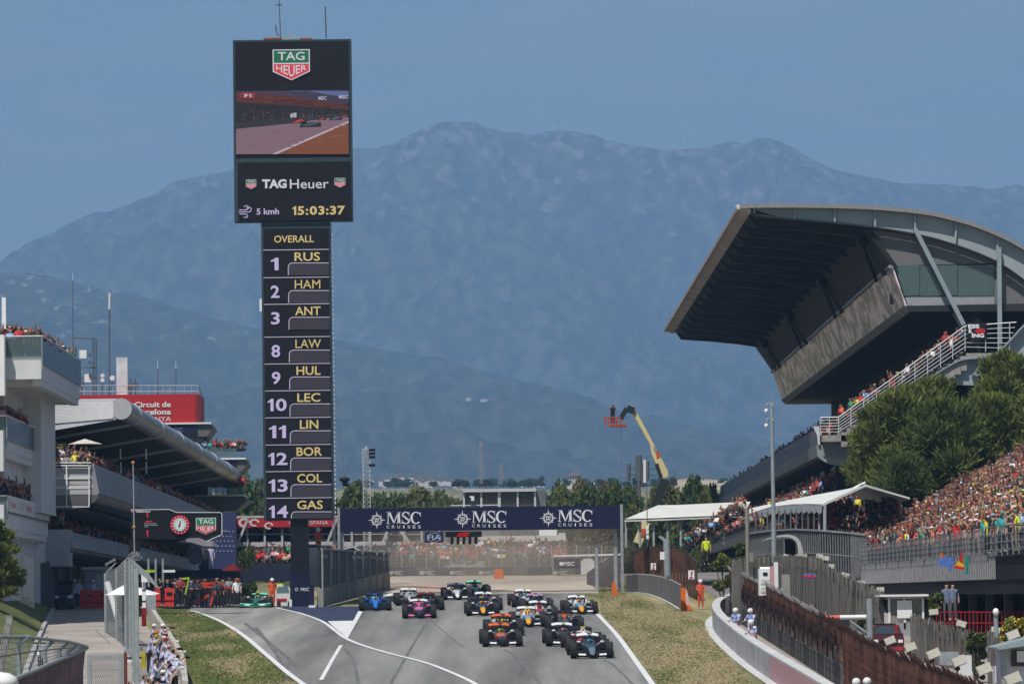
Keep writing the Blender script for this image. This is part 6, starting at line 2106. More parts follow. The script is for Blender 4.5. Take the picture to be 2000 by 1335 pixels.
brush('brush_fence', 'tall grey brushwood fence rising and dipping behind the rusty fence', [(1428, 1096, 262), (1470, 1088, 256), (1510, 1087, 250), (1560, 1086, 243), (1600, 1092, 238), (1622, 1110, 234), (1650, 1128, 230), (1690, 1142, 227), (1726, 1160, 224)], 1200, 3)
brush('brush_fence', 'low brushwood fence in front of the red railing', [(1778, 1203, 212), (1815, 1213, 208), (1850, 1224, 204), (1885, 1236, 201), (1915, 1244, 199)], 1290, 4)
brush('brush_fence', 'narrow brushwood fence beside the grey roofed hut', [(1928, 1232, 186), (1950, 1250, 183)], 1330, 5)
random.seed(11)
# machine cabinet, pink pillar, grey door
t = thing('cash_booth', 'white rounded cabinet with a small dark window beside the pink striped pillar', 'cabinet', P(1494, 1160, 238))
px_panel('body', 1483, 1110, 1505, 1162, 238, 0, 1, M_WHITE, t)
MB().tube(P(1484, 1111, 238.5), P(1504, 1111, 238.5), .12, n=12).build('rounded_top', M_WHITE, t)
px_panel('window', 1490, 1117, 1499, 1123, 238, -.03, .02, M_BLACK, t)
for yy in (1130, 1146):
 px_panel('drawer', 1486, yy, 1503, yy + 10, 238, -.03, .02, M_TWHITE, t)
t = thing('striped_pillar', 'pink and white pillar in front of the tall brushwood fence', 'pillar', P(1512, 1165, 237))
px_panel('pink_half', 1505, 1105, 1512, 1172, 237, 0, .4, mat('faded_pink', (.50, .27, .27), .7), t)
px_panel('white_half', 1512.3, 1097, 1520, 1172, 237, 0, .4, M_WHITE, t)
t = px_panel('grey_hatch_door', 1527, 1121, 1543, 1172, 236, 0, .1, mat('hatch_grey', (.26, .25, .23), .8), None, label='plain grey door panel set in the brushwood fence', cat='door')
t = thing('red_tub', 'shallow red tub on a white base above the rusty fence', 'tub', P(1580, 1195, 226))
MB().tube(P(1580, 1192, 226), P(1580, 1181, 226), .22, .28, n=16).build('bowl', mat('tub_red', (.32, .03, .03), .5), t)
MB().tube(P(1580, 1196, 226), P(1580, 1192, 226), .24, n=16).build('base', M_WHITE, t)
for i, x in enumerate((1570, 1578, 1587)):
 o = px_panel('small_sign', x, 1119, x + 7, 1130, 235, 0, .03, flat('sign_blue_print', (.10, .14, .4)), None, label='small red and blue notice on the brushwood fence, %s of three' % ('left', 'middle', 'right')[i], cat='sign', group='three small notices on the brushwood')
 px_panel('red_band', x, 1123, x + 7, 1127, 235, -.03, .02, M_LOGORED, o)
# flood lights on short stalks
M_LAMPB = mat('lamp_housing_beige', (.52, .49, .40), .6, var=.08)
FLP = []
def flood(x, y, s, Y, face, lb):
 """box lamp on a bracket; face turns the box"""
 t = thing('flood_lamp', lb, 'lamp', P(x, y + s * .5, Y), group='beige box lamps along the fences')
 c = P(x, y, Y)
 k = s * Y / FPX
 ca, sa = math.cos(face), math.sin(face)
 def T(px_, py_, pz):
  u = Vector((px_ * ca - pz * sa, py_, px_ * sa + pz * ca))
  return c + u * k
 b = MB()
 b.prism([T(-.42, -.3, -.22), T(.42, -.3, -.30), T(.46, -.3, .28), T(-.40, -.3, .34)], (0, .5 * k, 0))
 b.build('housing', M_LAMPB, t)
 b = MB()
 b.prism([T(-.36, -.34, -.16), T(.36, -.34, -.23), T(.39, -.34, .22), T(-.34, -.34, .28)], (0, .04 * k, 0))
 b.build('lamp_face', mat('lamp_face_cream', (.60, .57, .50), .35), t)
 b = MB()
 b.beam(c + Vector((-.05 * k, 0, -.2 * k)), c + Vector((-.4 * k, 0, -.62 * k)), .1 * k, .1 * k)
 b.beam(c + Vector((-.4 * k, 0, -.62 * k)), c + Vector((-.5 * k, 0, -1.1 * k)), .14 * k, .14 * k)
 b.build('bracket', M_POST, t)
 b = MB()
 b.ball(c + Vector((-.1 * k, -.1 * k, -.42 * k)), .17 * k, n=8, m=5)
 b.build('tilt_joint', M_BLACK, t)
_small = [(1535, 1086, 12, 250), (1559, 1086, 12, 247), (1570, 1086, 12, 246), (1600, 1086, 13, 242), (1612, 1090, 14, 240), (1622, 1106, 15, 237), (1650, 1124, 17, 233), (1680, 1140, 19, 229),
   (1719, 1151, 15, 226), (1823, 1195, 18, 208), (1877, 1218, 19, 203), (1944, 1230, 18, 186)]
_where = ['leftmost, just above the tall brushwood fence', 'left one of a pair below the arched porch', 'right one of a pair below the arched porch', 'at the foot of the mesh railing, higher of two overlapping',
   'at the foot of the mesh railing, lower of two overlapping', 'where the brushwood fence starts to dip', 'below the far end of the ribbed stand edge', 'below the ribbed stand edge, right of the dip',
   'left of the white gatehouse roof', 'in front of the red railing, left one', 'in front of the red railing, right one', 'fixed to the grey pole near the yellow flowers']
for (x, y, s, Y), w in zip(_small, _where):
 flood(x, y, s * 1.15, Y, random.uniform(-.3, .3), 'beige box lamp ' + w)
_big = [(1738, 1251, 19, 178), (1778, 1264, 20, 172), (1823, 1277, 23, 167), (1873, 1291, 24, 160), (1922, 1307, 26, 155), (1978, 1326, 28, 149), (1978, 1240, 22, 176)]
_where = ['below the parked pickup, farthest of the row along the rusty fence', 'right of the pickup wheel, second of the row', 'third of the row along the rusty fence crest', 'beside the pale cabinets, fourth of the row',
   'below the green bush, fifth of the row', 'in the lower right corner, nearest of the row', 'just above the roof of the grey hut']
for (x, y, s, Y), w in zip(_big, _where):
 flood(x, y, s * 1.3, Y, .45, 'large beige box lamp ' + w)
# gatehouse
t = thing('gatehouse', 'small glazed gatehouse with a flat white roof and a white notice', 'booth', P(1768, 1225, 222))
px_panel('roof', 1718, 1160, 1812, 1164, 222, -.4, 3, M_WHITE, t)
px_panel('fascia', 1734, 1164, 1805, 1168, 222, -.1, 2, M_STEEL, t)
for x in (1735, 1765, 1801):
 px_panel('frame_post', x, 1168, x + 4, 1228, 222, 0, .12, M_WHITE, t)
px_panel('glass_pane', 1739, 1168, 1801, 1215, 222, .1, .03, glass('booth_glass', (.16, .18, .15), .5), t)
px_panel('notice', 1752, 1172, 1781, 1206, 222, -.06, .03, M_WHITE, t)
px_panel('lower_wall', 1737, 1215, 1803, 1240, 222, 0, .1, M_PANEL, t)
# pickup truck behind the fence
PK = thing('parked_pickup', 'dark red pickup with a blue tinted windscreen parked nose first below the gatehouse', 'pickup', P(1735, 1268, 200))
Yk = 200.0
M_CARR = mat('pickup_dark_red', (.085, .02, .025), .3, var=.05, coat=.5)
for nm, pts, d, m in (('cabin', [(1706, 1238), (1712, 1219), (1755, 1219), (1762, 1238)], 2.0, M_CARR), ('bonnet', [(1704, 1238), (1763, 1238), (1766, 1246), (1766, 1272), (1702, 1272), (1702, 1246)], 1.6, M_CARR)):
 MB().prism([P(x, y, Yk + (1.2 if nm == 'cabin' else 0)) for x, y in pts], (0, d, 0)).build(nm, m, PK)
MB().poly([P(x, y, Yk + 1.15) for x, y in ((1708, 1237), (1714, 1222), (1753, 1222), (1759, 1237))]).build('windscreen', flat('windscreen_blue', (.06, .085, .12), .12), PK)
px_panel('roof_bar', 1712, 1216.5, 1756, 1219, Yk, 1.6, .5, M_BLACK, PK)
px_panel('grille', 1716, 1249, 1752, 1259, Yk, -.05, .04, M_BLACK, PK)
for x in (1706, 1754):
 px_panel('headlight', x, 1248, x + 9, 1254, Yk, -.06, .05, M_WHITE, PK)
px_panel('bumper', 1706, 1262, 1764, 1270, Yk, -.1, .1, mat('bumper_red', (.3, .03, .03), .5), PK)
px_panel('number_plate', 1727, 1262, 1741, 1267, Yk, -.13, .02, M_WHITE, PK)
px_panel('mirror', 1762, 1236, 1768, 1243, Yk, .9, .2, M_BLACK, PK)
px_panel('beacon', 1752, 1219, 1758, 1236, Yk, 1.1, .1, mat('tub_red', (.32, .03, .03), .5), PK)
# speaker cabin under a roof bar within the rusty fence
t = thing('black_cabin', 'black box cabin with a small shelf under a red and white roof bar', 'cabin', P(1636, 1262, 205))
px_panel('body', 1612, 1209, 1660, 1259, 205, 0, 1.2, mat('cabin_black', (.03, .03, .035), .6, var=.2), t)
px_panel('dark_window', 1627, 1226, 1647, 1244, 205, -.03, .02, M_DARK, t)
px_panel('window_lip', 1622, 1224, 1650, 1228, 205, -.1, .08, M_BLACK, t)
px_panel('shelf', 1625, 1249, 1650, 1254, 205, -.2, .18, M_STEEL, t)
MB().tube(P(1596, 1206, 204), P(1640, 1205, 204), .1, n=10).build('roof_bar', mat('bar_faded_red', (.5, .12, .1), .6, var=.3), t)
MB().tube(P(1640, 1205, 204), P(1698, 1204, 204), .1, n=10).build('roof_bar', M_WHITE, t)
MB().tube(P(1613, 1205, 204), P(1613, 1192, 204), .03, n=6).build('stalk', M_POST, t)
t = thing('grey_gate_post', 'tall grey post with a slanting arm beside the black cabin', 'post', P(1699, 1335, 198))
MB().tube(P(1698, 1168, 198), P(1701, 1380, 198), .14, n=12).build('pole', M_POST, t)
for yy in (1212, 1222):
 MB().beam(P(1661, yy, 200), P(1697, yy + 26, 198), .06, .06).build('slanting_arm', M_POST, t)
for k in range(5):
 MB().prism([P(1662 + k * 7.2, 1213 + k * 6, 199.2), P(1668.6 + k * 7.2, 1218 + k * 6, 199.2), P(1668.6 + k * 7.2, 1345, 199.2), P(1662 + k * 7.2, 1345, 199.2)], (0, .05, 0)).build('stained_panel', mat('stained_grey_panel', (.10, .085, .09), .75, c2=(.17, .15, .15), scale=1, stretch=(3, 3, .3)), t)
px_panel('pink_notice', 1654, 1275, 1671, 1302, 197, 0, .03, mat('pink_paper', (.55, .38, .40), .7), None, label='torn pink notice above the fire extinguisher sign near the bottom edge', cat='notice')
MB().prism([P(1704, 1275, 197), P(1712, 1277, 197), P(1719, 1300, 197), P(1719, 1350, 197), P(1704, 1350, 197)], (0, .1, 0)).build('white_board', M_WHITE, None, 'curved white board leaning right of the tall grey post', 'board')
# red railing
t = thing('red_railing', 'bright red steel railing in front of the dark space under the stand', 'railing', P(1900, 1250, 225))
M_REDR = mat('railing_red', (.30, .015, .02), .5, var=.1)
Yr = 214
for (ya) in (1194, 1215):
 MB().beam(P(1826, ya, Yr), P(2070, ya + 1, Yr), .07, .05).build('rail', M_REDR, t)
for k in range(31):
 x = 1829 + k * 8
 MB().beam(P(x, 1194, Yr), P(x, 1240, Yr), .035, .035, up=(0, 1, 0)).build('baluster', M_REDR, t)
# grey pole with camera, right
t = thing('camera_pole', 'grey pole with a small white camera in front of the red railing', 'pole', P(1946, 1330, 185))
MB().tube(P(1945, 1196, 185), P(1948, 1345, 185), .09, n=10).build('pole', M_POST, t)
MB().ball(P(1945, 1194, 184.9), .12, 1, 1, 1.2).build('camera_head', M_WHITE, t)
# hut in the lower right
H = thing('grey_hut', 'small hut with a grey sloping roof in the lower right corner', 'hut', P(1985, 1340, 165))
MB().prism([P(1944, 1263, 164), P(1962, 1258, 164), P(2030, 1240, 164), P(2030, 1256, 164), P(1952, 1268, 164)], (0, 3, 0)).build('roof', M_GREYSTEEL, H)
px_panel('wall', 1958, 1262, 2060, 1400, 165.2, 0, 2, M_TWHITE, H)
px_panel('corner_post', 1957, 1264, 1966, 1400, 164.6, 0, .3, M_POST, H)
px_panel('window', 1975, 1268, 2004, 1300, 165.1, -.02, .04, flat('hut_window', (.05, .06, .05), .2), H)
px_panel('window_sheet', 1986, 1270, 2002, 1292, 165.0, -.02, .03, M_WHITE, H)
for (x0, y0_, x1, y1_, lb) in ((1835, 1272, 1872, 1298, 'low grey cabinet with a flat lid behind the box lamps'), (1872, 1279, 1898, 1318, 'pale upright cabinet with ribs behind the box lamps'), (1944, 1300, 1956, 1340, 'narrow white cabinet at the foot of the hut')):
 px_panel('utility_cabinet', x0, y0_, x1, y1_, 176, 0, 1, M_TWHITE if x0 != 1835 else M_STEEL, None, label=lb, cat='cabinet')
# tall camera pole
t = thing('dome_camera_pole', 'tall grey pole carrying two white dome cameras in front of the big grandstand', 'pole', P(1511, 1110, 250))
MB().tube(P(1507, 785, 250), P(1511, 1012, 250), .085, .11, n=10).build('pole', M_POST, t)
MB().tube(P(1511, 1012, 250), P(1512, 1098, 250), .13, .13, n=10).build('pole', M_POST, t)
for y in (787, 816):
 MB().path([P(1507, y + 2, 250), P(1501, y, 250), P(1497, y + 4, 250), P(1496.5, y + 10, 250)], .035).build('camera_arm', M_POST, t)
 MB().ball(P(1496.5, y + 15, 250), .10, 1, 1, 1.2).build('dome_camera', M_WHITE, t)
 MB().box(P(1507, y, 250).x, P(1511, y, 250).x, 249.9, 250.2, P(1509, y + 6, 250).z, P(1509, y, 250).z).build('junction_box', M_POST, t)
t = thing('plain_pole', 'weathered plain pole at the left end of the slatted screen', 'pole', P(1459, 1128, 255))
MB().tube(P(1459, 992, 255), P(1461, 1130, 255), .11, n=8).build('pole', mat('weathered_pole', (.22, .21, .18), .8), t)
px_panel('box', 1461, 1078, 1472, 1096, 255, -.05, .2, mat('weathered_pole', (.22, .21, .18), .8), t)
t = thing('park_lamp', 'slim park lamp with a pale cone head before the pines', 'lamp', P(1924, 905, 322))
MB().tube(P(1922, 840, 322), P(1924, 905, 322), .04, n=6).build('pole', M_LAT, t)
c = P(1922, 838, 322)
MB().tube(c - Vector((0, 0, .1)), c + Vector((0, 0, .12)), .2, .04, n=10).build('lamp_shade', M_WHITE, t)
# ------------------------------------------------------------------ boom lift
BL = thing('boom_lift', 'cream boom lift raising an orange basket above the trees', 'crane', P(1255, 1080, 400))
BY = 400.0
M_BOOM = mat('boom_cream', (.62, .52, .28), .5, var=.05)
M_BOOMD = mat('boom_dark', (.022, .028, .03), .5, var=.1)
B_ = lambda x, y: P(x, y, BY)
MB().prism([B_(1233, 802), B_(1241, 800), B_(1262, 838), B_(1305, 920), B_(1305, 929), B_(1296, 934), B_(1290, 925), B_(1272, 884), B_(1270, 868)], (0, .7, 0)).build('upper_boom', M_BOOM, BL)
MB().beam(B_(1299, 935), B_(1280, 988), .7, .7).build('mid_boom', M_BOOMD, BL)
MB().beam(B_(1262, 1018), B_(1245, 1060), .6, .7).build('lower_boom', M_BOOM, BL)
MB().beam(B_(1280, 988), B_(1262, 1018), .6, .6).build('lower_link', M_BOOMD, BL)
MB().beam(B_(1282, 905), B_(1291, 932), .3, .3).build('ram', M_BOOMD, BL)
MB().beam(B_(1238, 802), B_(1224, 797), .6, .55).build('head_joint', M_BOOMD, BL)
MB().beam(B_(1224, 797), B_(1212, 818), .4, .4).build('jib', M_BOOMD, BL)
MB().prism([P(1281, 884, BY - .05), P(1287, 880, BY - .05), P(1290, 890, BY - .05), P(1283, 895, BY - .05)], (0, .04, 0)).build('orange_mark', flat('mark_orange', (.55, .08, .02)), BL)
MB().prism([P(1275, 873, BY - .05), P(1279, 871, BY - .05), P(1284, 880, BY - .05), P(1280, 883, BY - .05)], (0, .04, 0)).build('grey_mark', M_STEEL, BL)
MB().prism([P(1253, 1032, BY - .4), P(1261, 1032, BY - .4), P(1258, 1046, BY - .4), P(1251, 1046, BY - .4)], (0, .04, 0)).build('orange_mark', flat('mark_orange', (.55, .08, .02)), BL)
M_BSK = mat('basket_orange', (.42, .06, .03), .5)
bk = MB()
bk.box(B_(1181, 0).x, B_(1213, 0).x, BY - .6, BY + .9, B_(1197, 833).z, B_(1197, 829).z)
bk = bk.build('basket_floor', M_BSK, BL)
b = MB()
for dy in (-.55, .85):
 for yy in (815, 822):
  b.tube(B_(1181, yy) + Vector((0, dy, 0)), B_(1213, yy) + Vector((0, dy, 0)), .035, n=5)
 for x in (1181.5, 1189, 1197, 1205, 1212.5):
  b.tube(B_(x, 831) + Vector((0, dy, 0)), B_(x, 814) + Vector((0, dy, 0)), .035, n=5)
b.build('basket_rail', M_BSK, BL)
MB().tube(B_(1213, 833), B_(1213, 925), .02, n=4).build('hanging_cable', M_LAT, BL)
t = thing('sector_antenna', 'dark lattice telephone antenna rising behind the trees left of the boom lift', 'antenna', P(1250, 960, 520))
for x, y0_, y1_, w in ((1228, 905, 938, .22), (1244, 890, 938, .16), (1250, 888, 940, .2), (1256, 905, 945, .2), (1265, 900, 935, .2)):
 MB().tube(P(x, y0_, 520), P(x, y1_, 520), w, n=6).build('panel', M_LAT, t)
MB().tube(P(1260, 897, 515), P(1260, 942, 515), .2, n=6).build('white_panel', M_WHITE, t)
MB().tube(P(1248, 890, 520), P(1248, 1000, 520), .2, n=6).build('mast', M_LAT, t)
for yy in (915, 927):
 MB().beam(P(1226, yy, 520), P(1284, yy, 520), .1, .1).build('cross_arm', M_LAT, t)
t = thing('thin_signal_pole', 'very thin pole with hanging white plates before the long tent', 'pole', P(1265, 1065, 330))
MB().tube(P(1262, 890, 330), P(1265, 1066, 330), .03, n=5).build('pole', M_LAT, t)
for yy in (1025, 1034, 1044):
 px_panel('plate', 1262, yy, 1267, yy + 8, 330, -.1, .05, M_WHITE, t)
# distant masts on the skyline and houses
for (x, yt_, yb_, Y, lb) in ((940, 862, 945, 1500, 'thin red and white lattice pylon left of centre above the trees'), (979, 905, 945, 1500, 'shorter thin pylon just right of the lattice pylon'), (1082, 243, 262, 13990, 'tiny mast on the mountain crest')):
 t = thing('distant_pylon', lb, 'mast', P(x, yb_, Y))
 if Y > 9000:
  MB().tube(P(x, yb_, Y), P(x, yt_ + 4, Y), 1.8, n=5).build('mast', mat('mast_pale', (.6, .6, .6), .6), t)
  MB().tube(P(x, yt_ + 10, Y), P(x, yt_, Y), 4, n=6).build('mast_head', mat('mast_pale', (.6, .6, .6), .6), t)
 else:
  lattice(MB(), P(x, yb_, Y), P(x - .5, yt_, Y), .7, 20, .09).build('lattice', mat('pylon_pale', (.35, .3, .3), .6), t, kind='stuff')
t = thing('summit_station', 'tiny pale building on the highest mountain summit', 'building', P(880, 249, 13985))
MB().box(P(873, 0, 13985).x, P(887, 0, 13985).x, 13980, 13990, P(880, 253, 13985).z, P(880, 246, 13985).z).build('wall', mat('station_grey', (.4, .4, .4), .7), t)
# town houses at the foot of the hills
random.seed(21)
M_HW = mat('house_wall_pale', (.60, .54, .50), .8, var=.1, scale=.02)
M_HR = mat('house_roof_tile', (.33, .17, .12), .8, var=.15, scale=.1)
def house(x, y, w, h, Y, lb=None):
 c = P(x, y, Y)
 s = Y / FPX
 t = thing('distant_house', lb or 'small pale house with a brownish roof in the hazy town below the hills', 'house', c, group='hazy town houses' if lb is None else None)
 MB().box(c.x - w * s / 2, c.x + w * s / 2, Y, Y + w * s * .8, c.z - 3, c.z + h * s).build('wall', M_HW, t)
 z = c.z + h * s
 MB().prism([(c.x - w * s * .55, Y - 1, z), (c.x + w * s * .55, Y - 1, z), (c.x, Y - 1, z + h * s * .35)], (0, w * s * .9, 0)).build('roof', M_HR, t)
 for k in range(max(1, int(w / 5))):
  xx = c.x - w * s / 2 + (k + .5) * w * s / max(1, int(w / 5))
  MB().box(xx - .5 * s, xx + .5 * s, Y - .3, Y + .1, c.z + h * s * .4, c.z + h * s * .75).build('window', M_DARK, t)
for k in range(34):
 x = random.gauss(770, 45) if k % 3 else random.gauss(840, 30)
 house(x, 947 - random.uniform(0, 17) * (1 - abs(x - 790) / 160), random.uniform(5, 11), random.uniform(3.5, 6.5), random.uniform(3300, 4100))
for k in range(16):
 house(random.uniform(880, 1330), 944 - random.uniform(0, 5), random.uniform(5, 9), random.uniform(3, 5), random.uniform(3000, 3800))
house(1120, 943, 26, 15, 2500, 'large white distant building above the treetops left of the boom lift')
house(915, 779, 10, 5, 8200, 'lone pale farmhouse on the wooded hillside, left of two')
house(945, 781, 14, 4, 8200, 'long pale farmhouse on the wooded hillside, right of two')
b = MB()
b.poly([P(1290, 962, 1700), P(1400, 962, 1700), P(1420, 938, 1860), P(1350, 933, 1860), P(1285, 940, 1860)])
b.build('stubble_field', mat('field_straw', (.42, .35, .24), .9, var=.08, scale=.02), kind='structure')
# ------------------------------------------------------------------ behind the track: boards, stands, paddock building
random.seed(31)
AY = 380.0
AS = AY / FPX
BW = thing('banner_wall', 'long low navy advertising wall across the far end of the track', 'wall', (PX(950, AY), AY, gz(AY)))
x = 690
k = 0
M_NAVD = mat('navy_board_pale', (.045, .05, .075), .7, var=.1, scale=.6)  # paler than the navy of the other banners
M_NAVD2 = mat('grey_board_mid', (.10, .10, .105), .7, var=.1, scale=.6)
while x < 1200:
 w = 31
 o = px_panel('board', x, 1107, x + w - .8, 1128, AY, 0, .3, M_NAVD if k % 3 != 1 else M_NAVD2, BW)
 x += w
 k += 1
for x in (770, 832, 891, 948, 1092):
 text('MSC', P(x + 6, 1118, AY - .05), 22 * AS, 8 * AS, mat('dull_white', (.42, .42, .43), .7), BW, bold=.02)
 MB().tube(P(x - 9, 1118, AY - .04), P(x - 9, 1118, AY - .07), 4 * AS, n=12).build('sun_emblem', mat('dull_white', (.42, .42, .43), .7), BW)
M_WF = mat('pale_fence_wire', (.35, .36, .36), .6, metal=.3)
t = thing('crowd_fence', 'tall pale mesh fence in front of the far spectators', 'fence', (PX(950, 386), 386, 12.7))
pa, pb = P(760, 1112, 386), P(1200, 1108, 386)
n = 18
for k in range(n):
 u, v = pa.lerp(pb, k / n), pa.lerp(pb, (k + 1) / n)
 MB().beam(u, u + Vector((0, 0, 1.8)), .07, .07, up=(0, 1, 0)).build('post', M_WF, t)
 wire_fence(u, v, 1.7, 1.7, 10, 6, .016).build('wire_panel', M_WF, t, kind='stuff')
# board hanging near the right
t = thing('hanging_board', 'navy board with white lettering on a thin frame near the right gantry foot', 'sign', P(1106, 1112, 372))
o = px_panel('board', 1078, 1090, 1132, 1109, 372, 0, .2, M_NAVY, t)
text('MSC', P(1111, 1100, 371.9), 22 * 372 / FPX, 8 * 372 / FPX, M_LOGOWHITE, o, bold=.02)
MB().tube(P(1096, 1100, 371.95), P(1096, 1100, 371.9), .15, n=12).build('sun_emblem', M_LOGOWHITE, o)
MB().beam(P(1080, 1085, 372), P(1212, 1082, 372), .08, .12).build('top_bar', M_WHITE, t)
MB().beam(P(1080, 1085, 372), P(1080, 1118, 372), .08, .08, up=(0, 1, 0)).build('leg', M_STEEL, t)
for (x, lb) in ((1148, 'rounded pale tent right of the hanging navy board'), (1190, 'low cream cabin behind the right gantry foot')):
 c = P(x, 1118, 376)
 b = MB()
 b.prism([P(x - 13, 1122, 376), P(x + 13, 1122, 376), P(x + 13, 1096, 376), P(x + 7, 1090, 376), P(x - 7, 1090, 376), P(x - 13, 1096, 376)], (0, 2, 0))
 b.build('small_tent' if x == 1148 else 'cream_cabin', M_TWHITE if x == 1148 else mat('cream_panel', (.42, .34, .27), .8), None, lb, 'tent' if x == 1148 else 'cabin')
# brown mesh wing left of the gantry foot
MB().prism([P(1146, 1160, 345), P(1146, 1118, 352), P(1205, 1078, 338), P(1212, 1092, 336), P(1212, 1160, 334)], (0, .08, 0)).build('mesh_wing', mat('brown_grey_mesh', (.10, .085, .08), .8, var=.2, scale=1.5), None, 'brown grey mesh screen rising to the right under the gantry', 'screen')
# big screen with the blurred word
t = thing('dark_screen_board', 'dark square board with pale blue lettering behind the pit wall fence', 'sign', P(735, 1100, 392))
o = px_panel('board', 700, 1064, 774, 1106, 392, 0, 1, mat('board_charcoal', (.05, .055, .06), .6), t)
text('MSC', P(730, 1081, 391.9), 44 * 392 / FPX, 14 * 392 / FPX, flat('dim_teal_print', (.16, .30, .34)), o, bold=.03)
MB().box(P(737, 0, 392).x - .2, P(737, 0, 392).x + .2, 392.2, 392.5, 12, P(737, 1106, 392).z).build('leg', M_STEEL, t)
# two storey spectator stand at the back left
SY = 415.0
ST = thing('two_storey_stand', 'two storey spectator stand with a red and white banner along its roof', 'grandstand', (PX(640, SY), SY, 12))
M_STF = mat('stand_steel_pale', (.40, .42, .44), .6, var=.06)
for (xa, xb) in ((458, 560), (561, 663), (664, 766), (767, 868)):
 px_panel('roof_edge', xa, 1007, xb, 1011, SY, -1, 8, M_STF, ST)
 px_panel('floor_beam', xa, 1057, xb, 1067, SY, -.5, 8, mat('beam_pale', (.45, .45, .46), .6, var=.05), ST)
 px_panel('rail', xa, 1042, xb, 1043.5, SY, -.6, .1, M_STF, ST)
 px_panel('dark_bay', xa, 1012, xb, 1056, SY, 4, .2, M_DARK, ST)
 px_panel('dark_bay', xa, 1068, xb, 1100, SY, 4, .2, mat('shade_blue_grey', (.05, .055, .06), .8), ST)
o = px_panel('roof_banner', 460, 1011.5, 664, 1029, SY, -1.2, .1, mat('banner_red', (.42, .02, .03), .6, var=.1), ST)
for x, w in ((477, 26), (497, 22), (525, 20)):
 b = MB()
 for k in range(16):
  a0, a1 = k / 16 * 5.2, (k + 1) / 16 * 5.2
  c = P(x, 1020 if x < 520 else 1026, SY - 1.25)
  r0, r1 = w * .34 * SY / FPX, w * .20 * SY / FPX
  b.poly([c + Vector((math.cos(a) * q_ * 1.3, 0, math.sin(a) * q_)) for a, q_ in ((a0, r0), (a1, r0), (a1, r1), (a0, r1))])
 b.build('printed_swirl', flat('swirl_white', (.6, .55, .55)), o, fix=False)
text('GP DE ESPANA', P(603, 1020, SY - 1.25), 76 * SY / FPX, 8 * SY / FPX, flat('swirl_white', (.6, .55, .55)), o, bold=.0)
for k in range(12):
 x = 482 + k * 34
 px_panel('column', x, 1012, x + 4, 1120, SY, -.8, .3, M_STF, ST)
for x0 in (466, 640, 748):
 MB().beam(P(x0, 1035 + 22, SY - 1.2), P(x0 + 18, 1012, SY - 1.2), .2, .2).build('diagonal_strut', M_STF, ST)
for (x0, y0_, x1, y1_) in ((782, 1036, 816, 1080),):
 MB().beam(P(x0, y0_, SY - 2), P(x1, y1_, SY - 2), .25, .25).build('diagonal_strut', M_STF, ST)
px_panel('ground_stand', 400, 1100, 868, 1128, SY, -8, .4, mat('dark_blue_hoarding', (.02, .024, .045), .7, var=.2), ST)
for k in range(16):
 px_panel('hoarding', 330 + k * 24, 1113, 353 + k * 24, 1134, 392, 0, .2, mat('navy_hoarding', (.018, .022, .05), .7, var=.25), ST)
for k in range(4):
 px_panel('step', 410, 1096 + k * 5, 868, 1101 + k * 5, SY, 3 - k * 1.6, 1.5, M_DARK, ST)
# pale paddock building in the centre
PY_ = 440.0
PBd = thing('paddock_building', 'pale flat roofed building with four big windows above the navy banner', 'building', (PX(985, PY_), PY_, 12))
M_PB = mat('building_pale_grey', (.46, .47, .48), .7, var=.05)
px_panel('wall', 905, 957, 1066, 991, PY_, .3, 8, mat('building_core', (.12, .13, .14), .8), PBd)
px_panel('roof', 903, 954, 1047, 960, PY_, -.5, 9, M_PB, PBd)
for x in (904, 938, 972, 1009, 1043):
 px_panel('pier', x, 960, x + (4 if x != 972 else 6), 991, PY_, -.2, 1, M_PB, PBd)
for x in (909, 943, 979, 1014):
 px_panel('window', x, 961, x + 29, 986, PY_, .15, .1, flat('window_dark', (.06, .07, .075), .2), PBd)
px_panel('side_wall', 1047, 957, 1068, 991, PY_, 1, 7, mat('side_blue_grey', (.22, .25, .28), .7), PBd)
for x in (978, 1000, 1030):
 pass
px_panel('lower_front', 870, 1034, 1050, 1048, PY_, 0, .3, mat('lower_dark', (.14, .145, .15), .7), PBd)
for k in range(5):
 px_panel('window', 975 + k * 15, 1035, 987 + k * 15, 1046, PY_, -.05, .04, flat('window_dark', (.06, .07, .075), .2), PBd)
px_panel('white_wall', 1053, 1034, 1088, 1047, PY_, 0, 3, M_WHITE, PBd)
px_panel('canopy', 935, 1047, 1104, 1058, PY_, -4, 4.3, mat('canopy_white', (.60, .60, .60), .7), PBd)
px_panel('lower_wall', 775, 1044, 1100, 1110, PY_, .4, 4, mat('lower_wall_grey', (.30, .31, .31), .7, var=.1, scale=.4), PBd)
px_panel('end_pier', 1092, 1040, 1105, 1110, PY_, -.4, 3, M_PB, PBd)
for k in range(10):
 px_panel('opening', 870 + k * 22, 1066, 887 + k * 22, 1076, PY_, .25, .2, M_DARK, PBd)
t = thing('cream_parasol', 'cream parasol among the far spectators below the red start lights', 'parasol', P(873, 1105, 408))
MB().ball(P(873, 1084, 408), .75, 1, 1, .3, n=12).build('canopy', mat('cream_canvas', (.55, .50, .44), .8, var=.05), t)
MB().tube(P(873, 1084, 408), P(873, 1108, 408), .04).build('pole', M_STEEL, t)
for (x, lb) in ((1188, 'grey guide post among bushes left of the right gantry pillar'), ):
 pass
